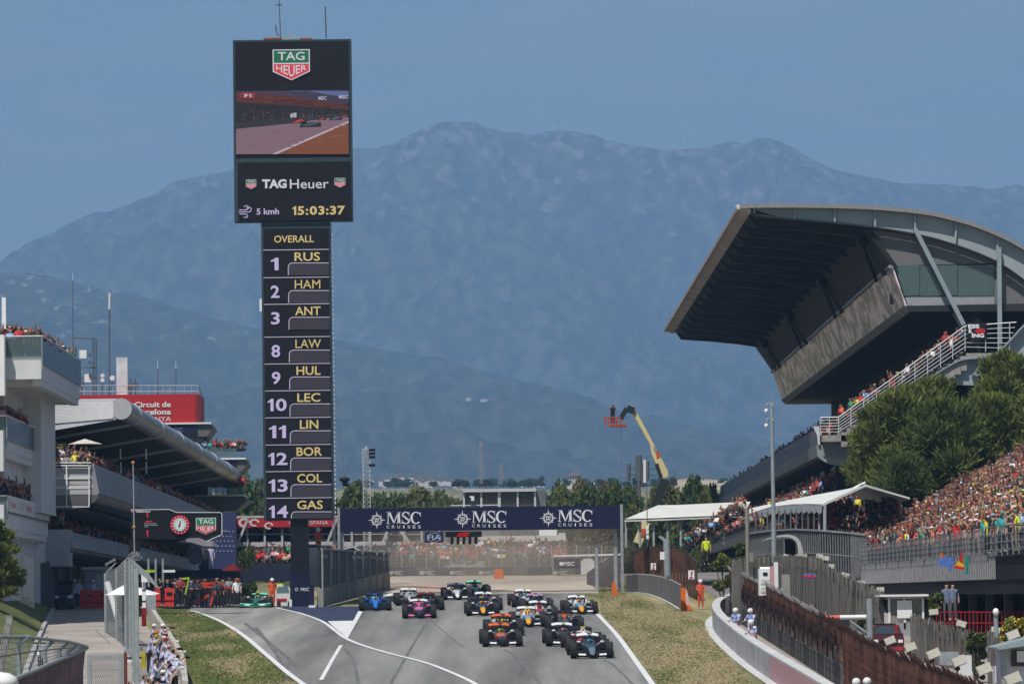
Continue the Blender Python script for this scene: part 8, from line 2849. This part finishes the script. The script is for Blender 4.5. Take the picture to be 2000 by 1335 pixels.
CARS = [
 (1156, 1286, 'teal black race car with a silver nose leading at the right', C_SILV, C_TEAL, C_TEAL, 'carbon', C_WHITE, paint('cyan', (.05, .35, .55)), 'black', dict(decal=C_WHITE, pods=C_BLK)),
 (1144, 1271, 'red and white race car with a yellow helmet mostly hidden behind the leading car', C_RED, C_RED, C_WHITE, 'carbon', C_BLK, paint('helmet_yellow', (.7, .45, .03)), 'yellow', dict(decal=C_WHITE, halo=C_WHITE, pods=C_RED)),
 (1105, 1262, 'teal black race car with a dark nose, left of the leading car', C_TEAL, C_TEAL, C_BLK, 'carbon', C_WHITE, paint('helmet_pink', (.5, .2, .25)), 'yellow', dict(decal=C_WHITE, pods=C_BLK)),
 (981, 1263, 'orange nosed race car with a green and yellow helmet, front one of two orange cars', C_BLK, C_PAP, C_BLK, 'carbon', C_PAP, paint('helmet_lime', (.30, .50, .03)), 'black', dict(decal=C_WHITE, pods=C_BLK)),
 (986, 1242, 'orange race car following right behind the other orange one', C_BLK, C_PAP, C_DRED, 'carbon', C_PAP, C_YEL, 'black', dict(decal=C_WHITE, pods=C_BLK)),
 (1032, 1225, 'light blue race car with a yellow nose tip and pinkish front wing', C_YO, C_LBLUE, C_WHITE, 'carbon', C_WHITE, paint('helmet_orange', (.6, .2, .03)), 'yellow', dict(decal=C_WHITE, halo=C_YO, pods=C_WHITE)),
 (1105, 1234, 'dark race car with orange patches beside its helmet behind the teal ones', C_NAVY, C_NAVY, C_BLK, 'carbon', C_BLK, paint('helmet_orange', (.6, .2, .03)), 'black', dict(halo=C_PAP, pods=C_BLK)),
 (1135, 1200, 'light blue and orange nosed race car farthest right by the white line', C_YO, C_LBLUE, C_WHITE, 'carbon', C_WHITE, C_YO, 'black', dict(decal=C_WHITE, pods=C_WHITE)),
 (1056, 1212, 'red race car tucked behind the light blue one', C_RED, C_RED, C_DRED, 'carbon', C_WHITE, C_RED, 'black', dict(decal=C_WHITE, pods=C_WHITE)),
 (1049, 1196, 'mauve and white race car half hidden behind the red one', C_MAG, C_MAG, C_WHITE, 'carbon', C_MAG, C_BLK, 'black', dict(pods=C_BLK)),
 (1029, 1186, 'white and red winged race car with a pale green nose, at the back right', C_LGRN, C_WHITE, C_WHITE, 'carbon', C_WHITE, C_LGRN, 'yellow', dict(pods=C_BLK, end=C_RED)),
 (943, 1203, 'navy race car with a yellow nose tip in the middle of the pack', C_YO, C_NAVY, C_NAVY, 'carbon', C_NAVY, C_YO, 'yellow', dict(decal=C_WHITE, pods=C_NAVY)),
 (950, 1192, 'white and red winged race car directly behind the navy one', C_RED, C_WHITE, C_WHITE, 'carbon', C_WHITE, C_RED, 'black', dict(end=C_RED, pods=C_BLK)),
 (893, 1172, 'white nosed race car with black pods left of centre at the back', C_WHITE, C_WHITE, C_BLK, 'carbon', C_WHITE, C_BLK, 'black', dict(decal=C_WHITE, pods=C_BLK)),
 (930, 1166, 'dark green race car with pale wing at the very back of the pack', C_GRN, C_GRN, C_GRN, 'carbon', C_LGRN, C_YO, 'black', dict(pods=C_GRN)),
 (819, 1208, 'pink nosed race car with blue sides at the left of the pack', C_NAVY, C_PINK, C_NAVY, 'carbon', C_WHITE, C_PINK, 'yellow', dict(decal=C_PINK, halo=C_PINK, pods=C_NAVY)),
 (836, 1192, 'dark red trimmed race car just behind the pink nosed one', C_BLK, C_BLK, C_BLK, 'carbon', C_DRED, C_BLK, 'yellow', dict(pods=C_BLK)),
 (802, 1183, 'silver white race car in the dust behind the pink nosed one', C_WHITE, paint('silver', (.4, .42, .45)), C_WHITE, 'carbon', C_WHITE, C_WHITE, 'yellow', dict(pods=paint('silver', (.4, .42, .45)))),
 (733, 1193, 'bright blue race car farthest left by the navy painted island', C_BLUE, C_BLUE, C_BLUE, 'carbon', C_NAVY, C_WHITE, 'black', dict(pods=C_BLUE)),
]
random.seed(3)
for (x, y, lb, tip, body, cover, wing, rwing, helm, cam_, kw) in CARS:
 race_car(x, y - 1, lb, tip, body, cover, wing, rwing, helm, cam_, steer=R(random.uniform(-1, 1)), **kw)
pb_ = P(499, 1184, 302)
race_car(0, 0, 'green race car waiting at the end of the pit lane', C_GRN, C_GRN, C_GRN, C_LGRN, C_LGRN, C_YEL, 'yellow', base=Vector((pb_.x, 302, 10.03)), yaw=R(-1), pods=C_GRN, decal=C_WHITE)
# white support car behind, at the pit exit
t = thing('support_car', 'white support car with red trim beside the green race car', 'car', (PX(552, 305), 305, 10.03))
px_panel('body', 536, 1158, 570, 1182, 305, 0, 3.8, C_WHITE, t)
MB().prism([P(x, y, 305.6) for x, y in ((536, 1158), (541, 1142), (564, 1142), (569, 1158))], (0, 2, 0)).build('cabin', C_WHITE, t)
MB().poly([P(x, y, 305.55) for x, y in ((539, 1157), (543, 1145), (562, 1145), (566, 1157))]).build('windscreen', flat('support_glass', (.09, .16, .16), .12), t)
px_panel('red_stripe', 540, 1168, 560, 1173, 305, -.04, .03, C_RED, t)
for x in (541, 562):
 px_panel('wheel', x, 1174, x + 7, 1186, 305, -.05, .3, M_TYRE, t)
px_panel('light_bar', 540, 1139, 566, 1142, 305.6, .2, .3, C_YEL, t)
px_panel('garage_shade_sheet', 300, 1128, 468, 1186, 313, 0, .3, M_DARK, None, label='long dark sheet added for the shaded garages behind the pit crew', cat='hoarding')  # added dark sheet standing in for the shaded garages
# pit lane equipment
M_GANY = mat('gantry_lime', (.36, .52, .02), .5)
EQ = [((302, 1113), (325, 1114), 'lime', 300, 'short lime overhead beam above the pit crew'), ((315, 1116), (330, 1117), 'white', 301, 'short white overhead beam above the pit crew')]
t = thing('pit_boom', 'lime and white overhead boom over the dark garages', 'boom', P(310, 1120, 306))
px_panel('lime_beam', 283, 1112, 303, 1117, 306, 0, .2, M_GANY, t)
px_panel('white_beam', 318, 1112, 342, 1117, 306, 0, .2, M_WHITE, t)
for x in (288, 302, 316):
 px_panel('hanging_post', x, 1090, x + 4, 1145, 307, 0, .15, M_STEEL, t)
t = thing('lime_gantry', 'lime coloured leaning frame among the pit crew', 'frame', P(360, 1180, 308))
MB().beam(P(350, 1130, 308), P(370, 1128, 308), .12, .12).build('arm', M_GANY, t)
MB().beam(P(369, 1128, 308), P(362, 1160, 308), .1, .1).build('arm', M_GANY, t)
t = thing('red_gantry', 'orange red frame with a sloping leg beside the lime one', 'frame', P(405, 1180, 308))
M_GANR = mat('gantry_red', (.55, .05, .02), .5)
for p, q in (((392, 1138), (420, 1138)), ((398, 1145), (452, 1147)), ((420, 1146), (411, 1182)), ((408, 1160), (393, 1172))):
 MB().beam(P(*p, 307), P(*q, 307), .13, .13).build('bar', M_GANR, t)
px_panel('green_disc', 454, 1144, 462, 1153, 306, 0, .1, mat('disc_green', (.02, .5, .08), .5), None, label='bright green round signal held up by the pit crew', cat='signal')
t = thing('red_platform', 'flat stack of dark red discs above the pit wall hoarding', 'platform', P(460, 1112, 340))
for k, (a, c, y) in enumerate(((434, 478, 1110), (440, 472, 1106), (446, 466, 1102))):
 MB().tube(P((a + c) / 2, y + 4, 341), P((a + c) / 2, y, 341), (c - a) / 2 * 341 / FPX, n=20).build('disc', mat('disc_dark_red', (.22, .03, .03), .5), t)
for i, x in enumerate((322, 346, 372, 396, 428, 444, 470, 520)):
 px_panel('tool_cart', x, 1160 + (i * 7) % 9, x + 16, 1183, 309, 0, 1, mat('cart_%d' % (i % 4), ((.03, .03, .035), (.05, .055, .06), (.10, .015, .015), (.04, .05, .09))[i % 4], .5), None,
    label='dark equipment cart in the pit lane, %s from the left' % ('first', 'second', 'third', 'fourth', 'fifth', 'sixth', 'seventh', 'last')[i], cat='cart', group='equipment carts in the pit lane')
# ------------------------------------------------------------------ people
M_SHIRT = objcolor('shirt_cloth')
M_CROWD = attrcolor('crowd_cloth_and_skin')
M_TROU = [mat('trousers_%s' % n, c, .85, var=.1) for n, c in (('black', (.02, .02, .022)), ('navy', (.03, .04, .07)), ('sand', (.28, .23, .16)), ('grey', (.10, .10, .11)))]
M_HAIR = mat('hair_dark', (.02, .015, .012), .7, var=.2)
M_SHOE = mat('shoe_grey', (.25, .25, .25), .7, var=.3)
SKEL = {'pel': ((0, 0, .95), .13), 'spi': ((0, 0, 1.18), .13), 'che': ((0, 0, 1.38), .15), 'nec': ((0, 0, 1.49), .055), 'hea': ((0, -.02, 1.59), .088), 'top': ((0, -.015, 1.69), .085)}
ARM = {'camera': ((.27, -.16, 1.25), (.10, -.30, 1.50), (.04, -.33, 1.57)), 'up': ((.27, -.14, 1.60), (.20, -.24, 1.84), (.18, -.26, 1.94)), 'down': ((.26, .02, 1.14), (.26, -.06, .90), (.26, -.08, .82)),
  'lean': ((.26, -.14, 1.16), (.18, -.36, 1.14), (.14, -.43, 1.15))}
POSES = {'camera': ('camera', 'camera'), 'both_up': ('up', 'up'), 'one_up': ('up', 'down'), 'down': ('down', 'down'), 'lean': ('lean', 'lean'), 'wave': ('camera', 'up')}
def person_mesh(pose, sub, bend=0.0):
 """one continuous skin grown over the joints; returns vertices, faces and the role of each face"""
 V, E, Rr, role = [], [], [], []
 def j(p, r):
  V.append(p)
  Rr.append(r)
  return len(V) - 1
 def e(a, c, ro):
  E.append((a, c))
  role.append(ro)
 ids = {}
 prev = None
 for k, (p, r) in SKEL.items():
  z = p[2]
  y = p[1] - bend * max(0, z - .95)
  ids[k] = j((p[0], y, z), (r * 1.15, r * .8) if k in ('pel', 'spi', 'che') else (r, r))
  if prev is not None:
   e(prev, ids[k], 1 if k in ('spi', 'che') else 0)
  prev = ids[k]
 for s, a in zip((-1, 1), POSES[pose]):
  sh = j((s * .19, -bend * .45, 1.41), (.06, .06))
  e(ids['che'], sh, 1)
  el, wr, ha = ARM[a]
  f = lambda q: (s * q[0], q[1] - bend * max(0, q[2] - .95), q[2])
  i1, i2, i3 = j(f(el), (.046, .046)), j(f(wr), (.034, .034)), j(f(ha), (.04, .03))
  e(sh, i1, 1), e(i1, i2, 0), e(i2, i3, 0)
  hp, kn, an, to = j((s * .10, 0, .88), (.095, .095)), j((s * .11, -.02, .49), (.065, .065)), j((s * .11, .02, .10), (.045, .045)), j((s * .12, -.14, .045), (.045, .035))
  e(ids['pel'], hp, 2), e(hp, kn, 2), e(kn, an, 2), e(an, to, 3)
 me = bpy.data.meshes.new('p')
 me.from_pydata(V, E, [])
 o = bpy.data.objects.new('p', me)
 col.objects.link(o)
 md = o.modifiers.new('s', 'SKIN')
 for i, r in enumerate(Rr):
  me.skin_vertices[0].data[i].radius = r
 me.skin_vertices[0].data[0].use_root = True
 if sub:
  m2 = o.modifiers.new('u', 'SUBSURF')
  m2.levels = m2.render_levels = 1
 bpy.context.view_layer.update()
 ev = bpy.data.meshes.new_from_object(o.evaluated_get(bpy.context.evaluated_depsgraph_get()))
 vs = np.array([v.co[:] for v in ev.vertices])
 fs = [tuple(p.vertices) for p in ev.polygons]
 bpy.data.objects.remove(o)
 ro = []
 A = np.array([V[a] for a, _ in E])
 B = np.array([V[c] for _, c in E])
 rr = np.array([min(Rr[a][0], Rr[c][0]) for a, c in E])
 for f in fs:
  c = vs[list(f)].mean(0)
  d = B - A
  t = np.clip(((c - A) * d).sum(1) / (d * d).sum(1), 0, 1)
  k = int(np.argmin(np.linalg.norm(A + d * t[:, None] - c, axis=1) - rr * .6))
  q = role[k]
  hz_ = c[2] - 1.60
  if q == 0 and abs(c[0]) < .12 and c[2] > 1.52 and pose != 'x' and (hz_ > .06 or (c[1] + bend * .65 > -.035 and hz_ > -.04)):
   q = 4
  ro.append(q)
 bpy.data.meshes.remove(ev)
 return vs, fs, ro
def to_mesh(d, name, drop_legs=False):
 vs, fs, ro = d
 me = bpy.data.meshes.new(name)
 me.from_pydata([tuple(v) for v in vs], [], fs)
 me.polygons.foreach_set('material_index', ro)
 me.polygons.foreach_set('use_smooth', [True] * len(fs))
 for m in (M_SKIN, M_SHIRT, M_TROU[0], M_SHOE, M_HAIR):
  me.materials.append(m)
 return me
LOW = {p: person_mesh(p, False) for p in POSES}
LOWM = {p: to_mesh(LOW[p], 'spectator') for p in POSES}
capb = MB().ball((0, -.015, 1.675), .105, 1, 1.08, .75, n=10, m=6)
capb.prism([(-.075, -.10, 1.665), (.075, -.10, 1.665), (.06, -.20, 1.655), (-.06, -.20, 1.655)], (0, 0, .015))
CAPM = capb.mesh('cap')
CAPM.materials.append(objcolor('cap_cloth'))
SH = {'red': (.42, .02, .025), 'black': (.015, .015, .018), 'white': (.66, .66, .66), 'orange': (.60, .13, .02), 'navy': (.02, .03, .09), 'teal': (.02, .26, .24), 'grey': (.20, .20, .21), 'pink': (.55, .25, .28), 'sky blue': (.18, .35, .60),
  'yellow': (.60, .52, .05), 'dark red': (.18, .015, .02), 'beige': (.42, .35, .25), 'green': (.03, .22, .08)}
SHW = ['red'] * 8 + ['black'] * 10 + ['white'] * 4 + ['orange'] * 3 + ['navy'] * 4 + ['teal'] * 2 + ['grey'] * 3 + ['pink', 'sky blue', 'yellow', 'dark red', 'beige', 'green']
HTW = [None] * 6 + ['red', 'black', 'white'] + ['white', 'red', 'black', 'orange', 'navy', 'red', 'beige', 'sky blue', 'teal', 'yellow']
def proj(p):
 d = MROT.inverted() @ (Vector(p) - Vector((0, 0, CAMZ)))
 return 1000 - d.x / d.z * FPX, 667.5 + d.y / d.z * FPX
random.seed(99)
CR = []       # (zone, row, position, turn)
def fill(zone, row, p, q, n, turn, keep=.86, jit=.12):
 p, q = Vector(p), Vector(q)
 for i in range(n):
  if random.random() < keep:
   c = p.lerp(q, (i + .5) / n) + Vector((random.uniform(-jit, jit), random.uniform(-jit, jit), random.uniform(-.08, .04)))
   x, y = proj(c + Vector((0, 0, 1.4)))
   if -60 < x < 2060 and y < 1380:
    CR.append((zone, row, c, turn + random.uniform(-.5, .5)))
for k in range(NR):
 x = SX0 + (1.15 if k else .35) + (k - 1) * .78 * (k > 0) + (.4 if k else 0)
 z0 = zfront(SY0) + max(0, k - 0) * .40
 y0 = max(SY0 + 1, 9.0 * x - 6)
 if y0 < SY1 - 1:
  n = int((SY1 - .5 - y0) / .50)
  fill('hill', k, (x, y0, z0 + (y0 - SY0) * .0055 - .05), (x, SY1 - .5, z0 + (SY1 - SY0) * .0055 - .05), n, -.9)
for k in range(NS):        # main stand, upper terrace (mostly in its own shade)
 c = R0.lerp(R1, (k + .5) / NS)
 fill('terrace', k, (c.x, NY + 1.5, c.z - .55), (c.x, FY - 1, c.z - .55), 74 if k < 3 else 46, -1.2, .9)
for k in range(26):        # on the outer stair
 c = N(1640, 852).lerp(N(1884, 697), (k + .5) / 26) + Vector((0, -.9, .35))
 fill('stair', k, c, c + Vector((0, .8, 0)), 2, -.9, .75, .2)
fill('landing', 0, N(1845, 697), N(1900, 692), 6, -.8)
for k in range(8):
 c = lo0.lerp(lo1, (k + .5) / 8)
 fill('lower', k, (c.x, NY + 2, c.z), (c.x, FY - 1, c.z), 60, -1.2)
for k in range(7):         # tents
 fill('tent', k, P(1600 + k * 13, 1062 - k * 7, 300), P(1462 + k * 8, 1050 - k * 5, 330), 20, -.9)
 fill('tentshade', k, P(1622 + k * 20, 1058 - k * 7, 300), P(1640 + k * 20, 1066 - k * 6, 318), 7, -.9)
for k in range(12):
 fill('low stand', k, P(1342 + k * 9.5, 1090 - k * 6.2, 338), P(1352 + k * 9.5, 1086 - k * 6.2, 356), 22, -.8)
for (xr, zf, zr), nm in zip(decks, ('top deck', 'middle deck', 'low deck')):
 for r_ in range(4):
  fill(nm, r_, (xr - .35 - r_ * .5, Y0 + .5, zf - .25 + r_ * .12), (xr - .35 - r_ * .5, Y1 - .3, zf - .25 + r_ * .12), 44, .9)
 for r_ in range(3):
  fill(nm + ' front', r_, (xr - 8, Y0 + .5 + r_ * .6, zf - .15), (xr - .5, Y0 + .5 + r_ * .6, zf - .15), 14, 0)
for r_ in range(4):
 fill('upper pit balcony', r_, (xu - .45 - r_ * .6, by0 + .6, uz(905) - 1.05 + r_ * .16), (xu - .45 - r_ * .6, 450, uz(905) - 1.05 + r_ * .16), 190, .9)
 fill('lower pit balcony', r_, (xlw - .5 - r_ * .6, by0 + 3, lz(1036) - 1.05 + r_ * .14), (xlw - .5 - r_ * .6, 438, lz(1036) - 1.05 + r_ * .14), 170, .9)
for r_ in range(3):
 fill('balcony end', r_, P(88, 908, by0 + .8 + r_ * .6) - Vector((0, 0, .95)), P(180, 908, by0 + .8 + r_ * .6) - Vector((0, 0, .95)), 7, 0)
fill('roof corner', 0, P(88, 1033, by0 + 1) - Vector((0, 0, .6)), P(128, 1033, by0 + 1) - Vector((0, 0, .6)), 5, 0)
for (xa, xb, yf) in ((396, 478, 895), (438, 474, 966)):
 for r_ in range(3):
  fill('control tower', r_, P(xa, yf, CTY + .3 + r_ * .7), P(xb, yf, CTY + .3 + r_ * .7), 14, 0)
for r_ in range(3):
 fill('back stand', r_, P(470, 1058 - r_ * 3, SY + r_), P(868, 1056 - r_ * 3, SY + r_), 38, 0)
for r_ in range(6):
 fill('back stand', 4 + r_, P(480, 1117 - r_ * 4.5, SY - 6 + r_ * 1.5), P(880, 1116 - r_ * 4.5, SY - 6 + r_ * 1.5), 40, 0)
 fill('back stand', 10 + r_, P(770, 1118 - r_ * 5, 400 + r_ * 1.2), P(1110, 1116 - r_ * 5, 400 + r_ * 1.2), 34, 0)
fill('pit crew', 0, P(320, 1184, 304), P(465, 1184, 304), 11, .2, .8, .5)
fill('pit crew', 1, P(310, 1184, 307), P(470, 1184, 307), 12, .2, .8, .5)
zone_txt = {'hill': None}
CR.sort(key=lambda c: c[2].y if c[0] == 'hill' or 'deck' in c[0] or c[0] in ('stair', 'balcony end', 'landing') else c[2].y + 60)
inf = []
rest = []
for c in CR:
 x, y = proj(c[2] + Vector((0, 0, 1.5)))
 (inf if (len(inf) < 296 and 0 < x < 2000 and y < 1335 and not (c[0].startswith('low deck') and x < 14)) else rest).append((c, x, y))
ORD = ['front', 'second', 'third', 'fourth', 'fifth', 'sixth', 'seventh', 'eighth', 'ninth', 'tenth', 'eleventh', 'twelfth']
PT = {'camera': 'filming with both hands', 'both_up': 'raising both arms', 'one_up': 'raising one arm', 'down': 'arms down', 'lean': 'leaning forward', 'wave': 'shading eyes and waving'}
seen = set()
PW = ['camera'] * 4 + ['down'] * 12 + ['lean'] * 5 + ['wave', 'one_up', 'both_up']
def where(z, row, x):
 o = ORD[min(row, 11)] + ' row '
 if z == 'hill':
  return o + ('by the open railing' if x > 1925 else 'above the green flag' if x > 1870 else 'above the blue flag' if x > 1820 else 'left of the blue flag')
 if 'deck' in z:
  return o + 'of the left terrace ' + z.replace('front', 'end')
 if z == 'stair' or z == 'landing':
  return 'on the stair, %s part' % ('upper' if x > 1820 else 'middle' if x > 1730 else 'lower')
 return o + 'of the ' + z
for (z, row, c, turn), x, y in inf:
 pose = random.choice(PW)
 for _ in range(40):
  sh, ht = random.choice(SHW), random.choice(HTW)
  lb = '%s top%s, %s, %s' % (sh, ', %s cap' % ht if ht else ', bare head', PT[pose], where(z, row, x))
  lb = ('spectator in ' + lb)
  if lb not in seen:
   break
  pose = random.choice(list(POSES))
 seen.add(lb)
 t = place_mesh('spectator', LOWM[pose], None, [M_SKIN, M_SHIRT, random.choice(M_TROU), M_SHOE, M_HAIR], loc=c, rot=(0, 0, turn), scale=[random.uniform(.93, 1.06)] * 3)
 t.color = (*SH[sh], 1)
 tag(t, ' '.join(lb.split()[:16]), 'person', 'spectators watching the start')
 if ht:
  k = place_mesh('cap', CAPM, t)
  k.color = (*SH[ht], 1)
# all the others as one crowd
Vs, Fs, Cs = [], [], []
off = 0
base = {}
for p, (vs, fs, ro) in LOW.items():
 keep = [i for i, f in enumerate(fs) if vs[list(f)][:, 2].mean() > .72 and len(f) == 4]
 full = [i for i, f in enumerate(fs) if len(f) == 4]
 base[p, 1] = (vs, np.array([fs[i] for i in full]), np.array([ro[i] for i in full]))
 base[p, 0] = (vs, np.array([fs[i] for i in keep]), np.array([ro[i] for i in keep]))
SK = [(.25, .115, .07), (.18, .08, .05), (.10, .045, .03), (.31, .155, .105)]
for (z, row, c, turn), x, y in rest:
 pose = random.choice(PW if z != 'pit crew' else ['down', 'lean'])
 vs, fq, ro = base[pose, int(z == 'pit crew' or 'front' in z or z == 'stair')]
 a = turn
 m = np.array([[math.cos(a), -math.sin(a), 0], [math.sin(a), math.cos(a), 0], [0, 0, 1]]) * random.uniform(.93, 1.06)
 Vs.append(vs @ m.T + np.array(c[:]))
 Fs.append(fq + off)
 off += len(vs)
 sh = SH[random.choice(SHW)]
 if z == 'pit crew':
  sh = SH[random.choice(['black', 'navy', 'black', 'black', 'dark red', 'grey'])]  # dark clothes put the shade of the pit lane into the colour
 ht = random.choice(HTW)
 pal = np.array([random.choice(SK), sh, (.02, .02, .03), (.2, .2, .2), SH[ht] if ht else (.03, .02, .015)])
 Cs.append(pal[ro])
V = np.concatenate(Vs)
F = np.concatenate(Fs)
C = np.concatenate(Cs)
me = bpy.data.meshes.new('crowd')
me.vertices.add(len(V))
me.vertices.foreach_set('co', V.astype(np.float32).ravel())
me.loops.add(len(F) * 4)
me.loops.foreach_set('vertex_index', F.astype(np.int32).ravel())
me.polygons.add(len(F))
me.polygons.foreach_set('loop_start', np.arange(0, len(F) * 4, 4, dtype=np.int32))
me.polygons.foreach_set('loop_total', np.full(len(F), 4, np.int32))
me.update()
at_ = me.attributes.new('Col', 'FLOAT_COLOR', 'FACE')
at_.data.foreach_set('color', np.concatenate([C, np.ones((len(C), 1))], 1).astype(np.float32).ravel())
me.materials.append(M_CROWD)
o = bpy.data.objects.new('crowd', me)
col.objects.link(o)
tag(o, kind='stuff')
# marshals and photographers, closer figures with smoother bodies
HI = {}
def hi(pose, bend):
 k = (pose, bend)
 if k not in HI:
  HI[k] = to_mesh(person_mesh(pose, True, bend), 'person')
 return HI[k]
M_BIB = mat('bib_lilac_print', (.36, .40, .72), .75, c2=(.66, .64, .74), scale=7, var=.3, lo=.4, hi=.6)
M_BIBB = mat('bib_blue_print', (.12, .18, .50), .75, c2=(.60, .60, .66), scale=8, lo=.45, hi=.55)
M_ORS = mat('orange_suit', (.62, .085, .03), .75, var=.1)
helm = MB().ball((0, -.015, 1.64), .135, 1, 1.1, 1.0, n=14, m=9).mesh('helmet')
helm.materials.append(None)
camb = MB()
camb.box(-.07, .07, -.45, -.36, 1.52, 1.62)
camb.tube((0, -.45, 1.57), (0, -.58, 1.57), .045, .055, n=10)
camm = camb.mesh('long_lens_camera')
camm.materials.append(None)
capm2 = CAPM
M_CAPC = {k: flat('cap_' + k, c) for k, c in {**SH, 'cream': (.62, .50, .28), 'tan': (.35, .20, .13)}.items()}
def near_person(px, py, hh, pose, turn, lb, top_, trou, head, cam_=None, bend=0.0, s=1.0, group=None, g=None):
 g_ = G(px, py, hh) - Vector((0, 0, hh))if g is None else g
 t = place_mesh('person', hi(pose, bend), None, [M_SKIN, top_, trou, M_SHOE, M_HAIR], loc=g_, rot=(0, 0, turn), scale=(s, s, s))
 tag(t, lb, 'person', group)
 if head:
  kind, c = head
  m = place_mesh('helmet' if kind == 'h' else 'cap', helm if kind == 'h' else CAPM, t, [M_CAPC[c]], loc=(0, -bend * .7, 0) if bend else None)
 if cam_:
  k = place_mesh('camera', camm, t, [M_CAPC[cam_]], loc=(0, -bend * .6, 0) if bend else None)
 return t
ph = [(293, 1223, 'white', 'camera', .6), (310, 1223, 'white', 'camera', .7), (289, 1241, None, 'camera', .5), (296, 1237, 'orange', 'camera', .9), (306, 1243, 'yellow', 'one_up', .6), (315, 1250, 'red', 'camera', .8),
  (302, 1256, 'cream', 'wave', .7), (322, 1264, 'pink', 'camera', .9), (331, 1270, None, 'camera', 1.1), (340, 1281, None, 'camera', 1.2), (297, 1277, None, 'down', .6), (310, 1285, None, 'camera', .8),
  (296, 1291, None, 'camera', .5), (321, 1301, 'navy', 'camera', .9), (318, 1314, 'white', 'wave', .9), (272, 1322, 'tan', 'camera', .5), (281, 1328, None, 'camera', .6), (253, 1333, None, 'down', .3), (329, 1292, None, 'lean', 1.0)]
wd = ['at the far end of the group by the wall', 'bent forward at the far end, next to the wall', 'standing back on the left near the far end', 'just behind the far end pair', 'squeezed in the second rank', 'near the wall, upper middle of the group',
  'in the middle of the group, elbow raised', 'by the wall above two dark haired ones', 'by the wall with a long pale lens', 'farthest out over the grass side of the wall', 'on the left in the middle, back turned', 'in the middle beside a black camera',
  'on the left, lower middle of the group', 'low in the group near the fire sign', 'at the bottom of the group, bare arm up', 'at the lower left, balding', 'at the bottom edge beside the balding one', 'lowest left, only the head in the photo', 'between the dark haired ones and the fire sign']
for (x, y, c, pose, tn), w in zip(ph, wd):
 near_person(x, y, 1.62, pose, tn + 1.1, ('photographer in pale bib, ' + (c + ' cap, ' if c and c != 'tan' else 'dark hair, ' if not c else '') + w), M_BIB, random.choice(M_TROU[:2]), ('c', c) if c and c != 'tan' else None,
    random.choice(['white', 'black', 'black']) if pose == 'camera' else None, bend=.25 if pose == 'camera' else 0, group='photographers behind the low wall')
near_person(1368, 1134, 1.66, 'lean', .2, 'marshal in an orange suit, blue vest and white helmet standing by the far wall end', M_ORS, M_ORS, ('h', 'white'))
vb = MB()
for (x, y, w) in ((1437, 1192, 'leftmost of the three by the curved wall'), (1466, 1193, 'upright, middle of the three by the curved wall'), (1473, 1215, 'lowest of the three, leaning on the curved wall'), (1673, 1332, 'at the bottom edge, left of two heads'), (1694, 1331, 'at the bottom edge, right of two heads')):
 near_person(x, y, 1.62, 'lean', -.7, 'marshal with white helmet and blue vest ' + w, M_BIBB, M_ORS, ('h', 'white'), bend=.3 if y > 1200 and y < 1300 else 0, group='marshals behind the curved wall')
near_person(0, 0, 0, 'lean', .2, 'orange marshal with white helmet beside the scoreboard pylon', M_ORS, M_ORS, ('h', 'white'), g=P(622, 1085, 307.5))
near_person(0, 0, 0, 'camera', 0, 'camera operator standing in the raised orange basket', M_TROU[0], M_TROU[0], None, 'black', g=P(1197, 830, 400.1))
near_person(0, 0, 0, 'down', 0, 'steward in a bright yellow vest at the foot of the low stand', mat('vest_yellow', (.50, .62, .03), .7, var=.05), M_TROU[0], None, g=P(1380, 1103, 300))
near_person(0, 0, 0, 'down', .4, 'steward in a bright yellow vest at the right edge behind the open railing', mat('vest_yellow', (.50, .62, .03), .7, var=.05), M_TROU[0], None, g=P(1994, 1076, 206))
for x, c, w in ((146, 'white', 'left of two beside the dark van'), (154, 'orange', 'right of two beside the dark van'), (182, 'white', 'in front of the panel cabin door')):
 near_person(0, 0, 0, 'down', 0, 'crew member in a light top ' + w, M_BIB, M_TROU[1], ('c', c), g=P(x, 1186, 306))
near_person(0, 0, 0, 'lean', -.9, 'crew member in black leaning over the right red barrier', M_TROU[0], M_TROU[0], None, g=P(318, 1183, 301), bend=.3)
near_person(0, 0, 0, 'down', .2, 'official in a white shirt and orange cap holding the green signal', M_WHITE, M_TROU[0], ('c', 'orange'), g=P(463, 1184, 303))
near_person(0, 0, 0, 'down', .2, 'crew member in red beside the white support car', M_ORS, M_ORS, ('h', 'white'), g=P(532, 1184, 303))
near_person(0, 0, 0, 'down', 0, 'figure in a pale suit standing on the dark deck below the navy wall', M_BIB, M_BIB, None, g=P(412, 1112, 350))
for x, w in ((1850, 'left of two under the hillside stand'), (1862, 'right of two under the hillside stand')):
 near_person(0, 0, 0, 'down', 0, 'person in a light blue shirt ' + w, flat('shirt_blue_shaded', (.13, .17, .26)), M_TROU[3], None, g=P(x, 1212, 228))  # shirt colour darkened to paint in the shade under the stand
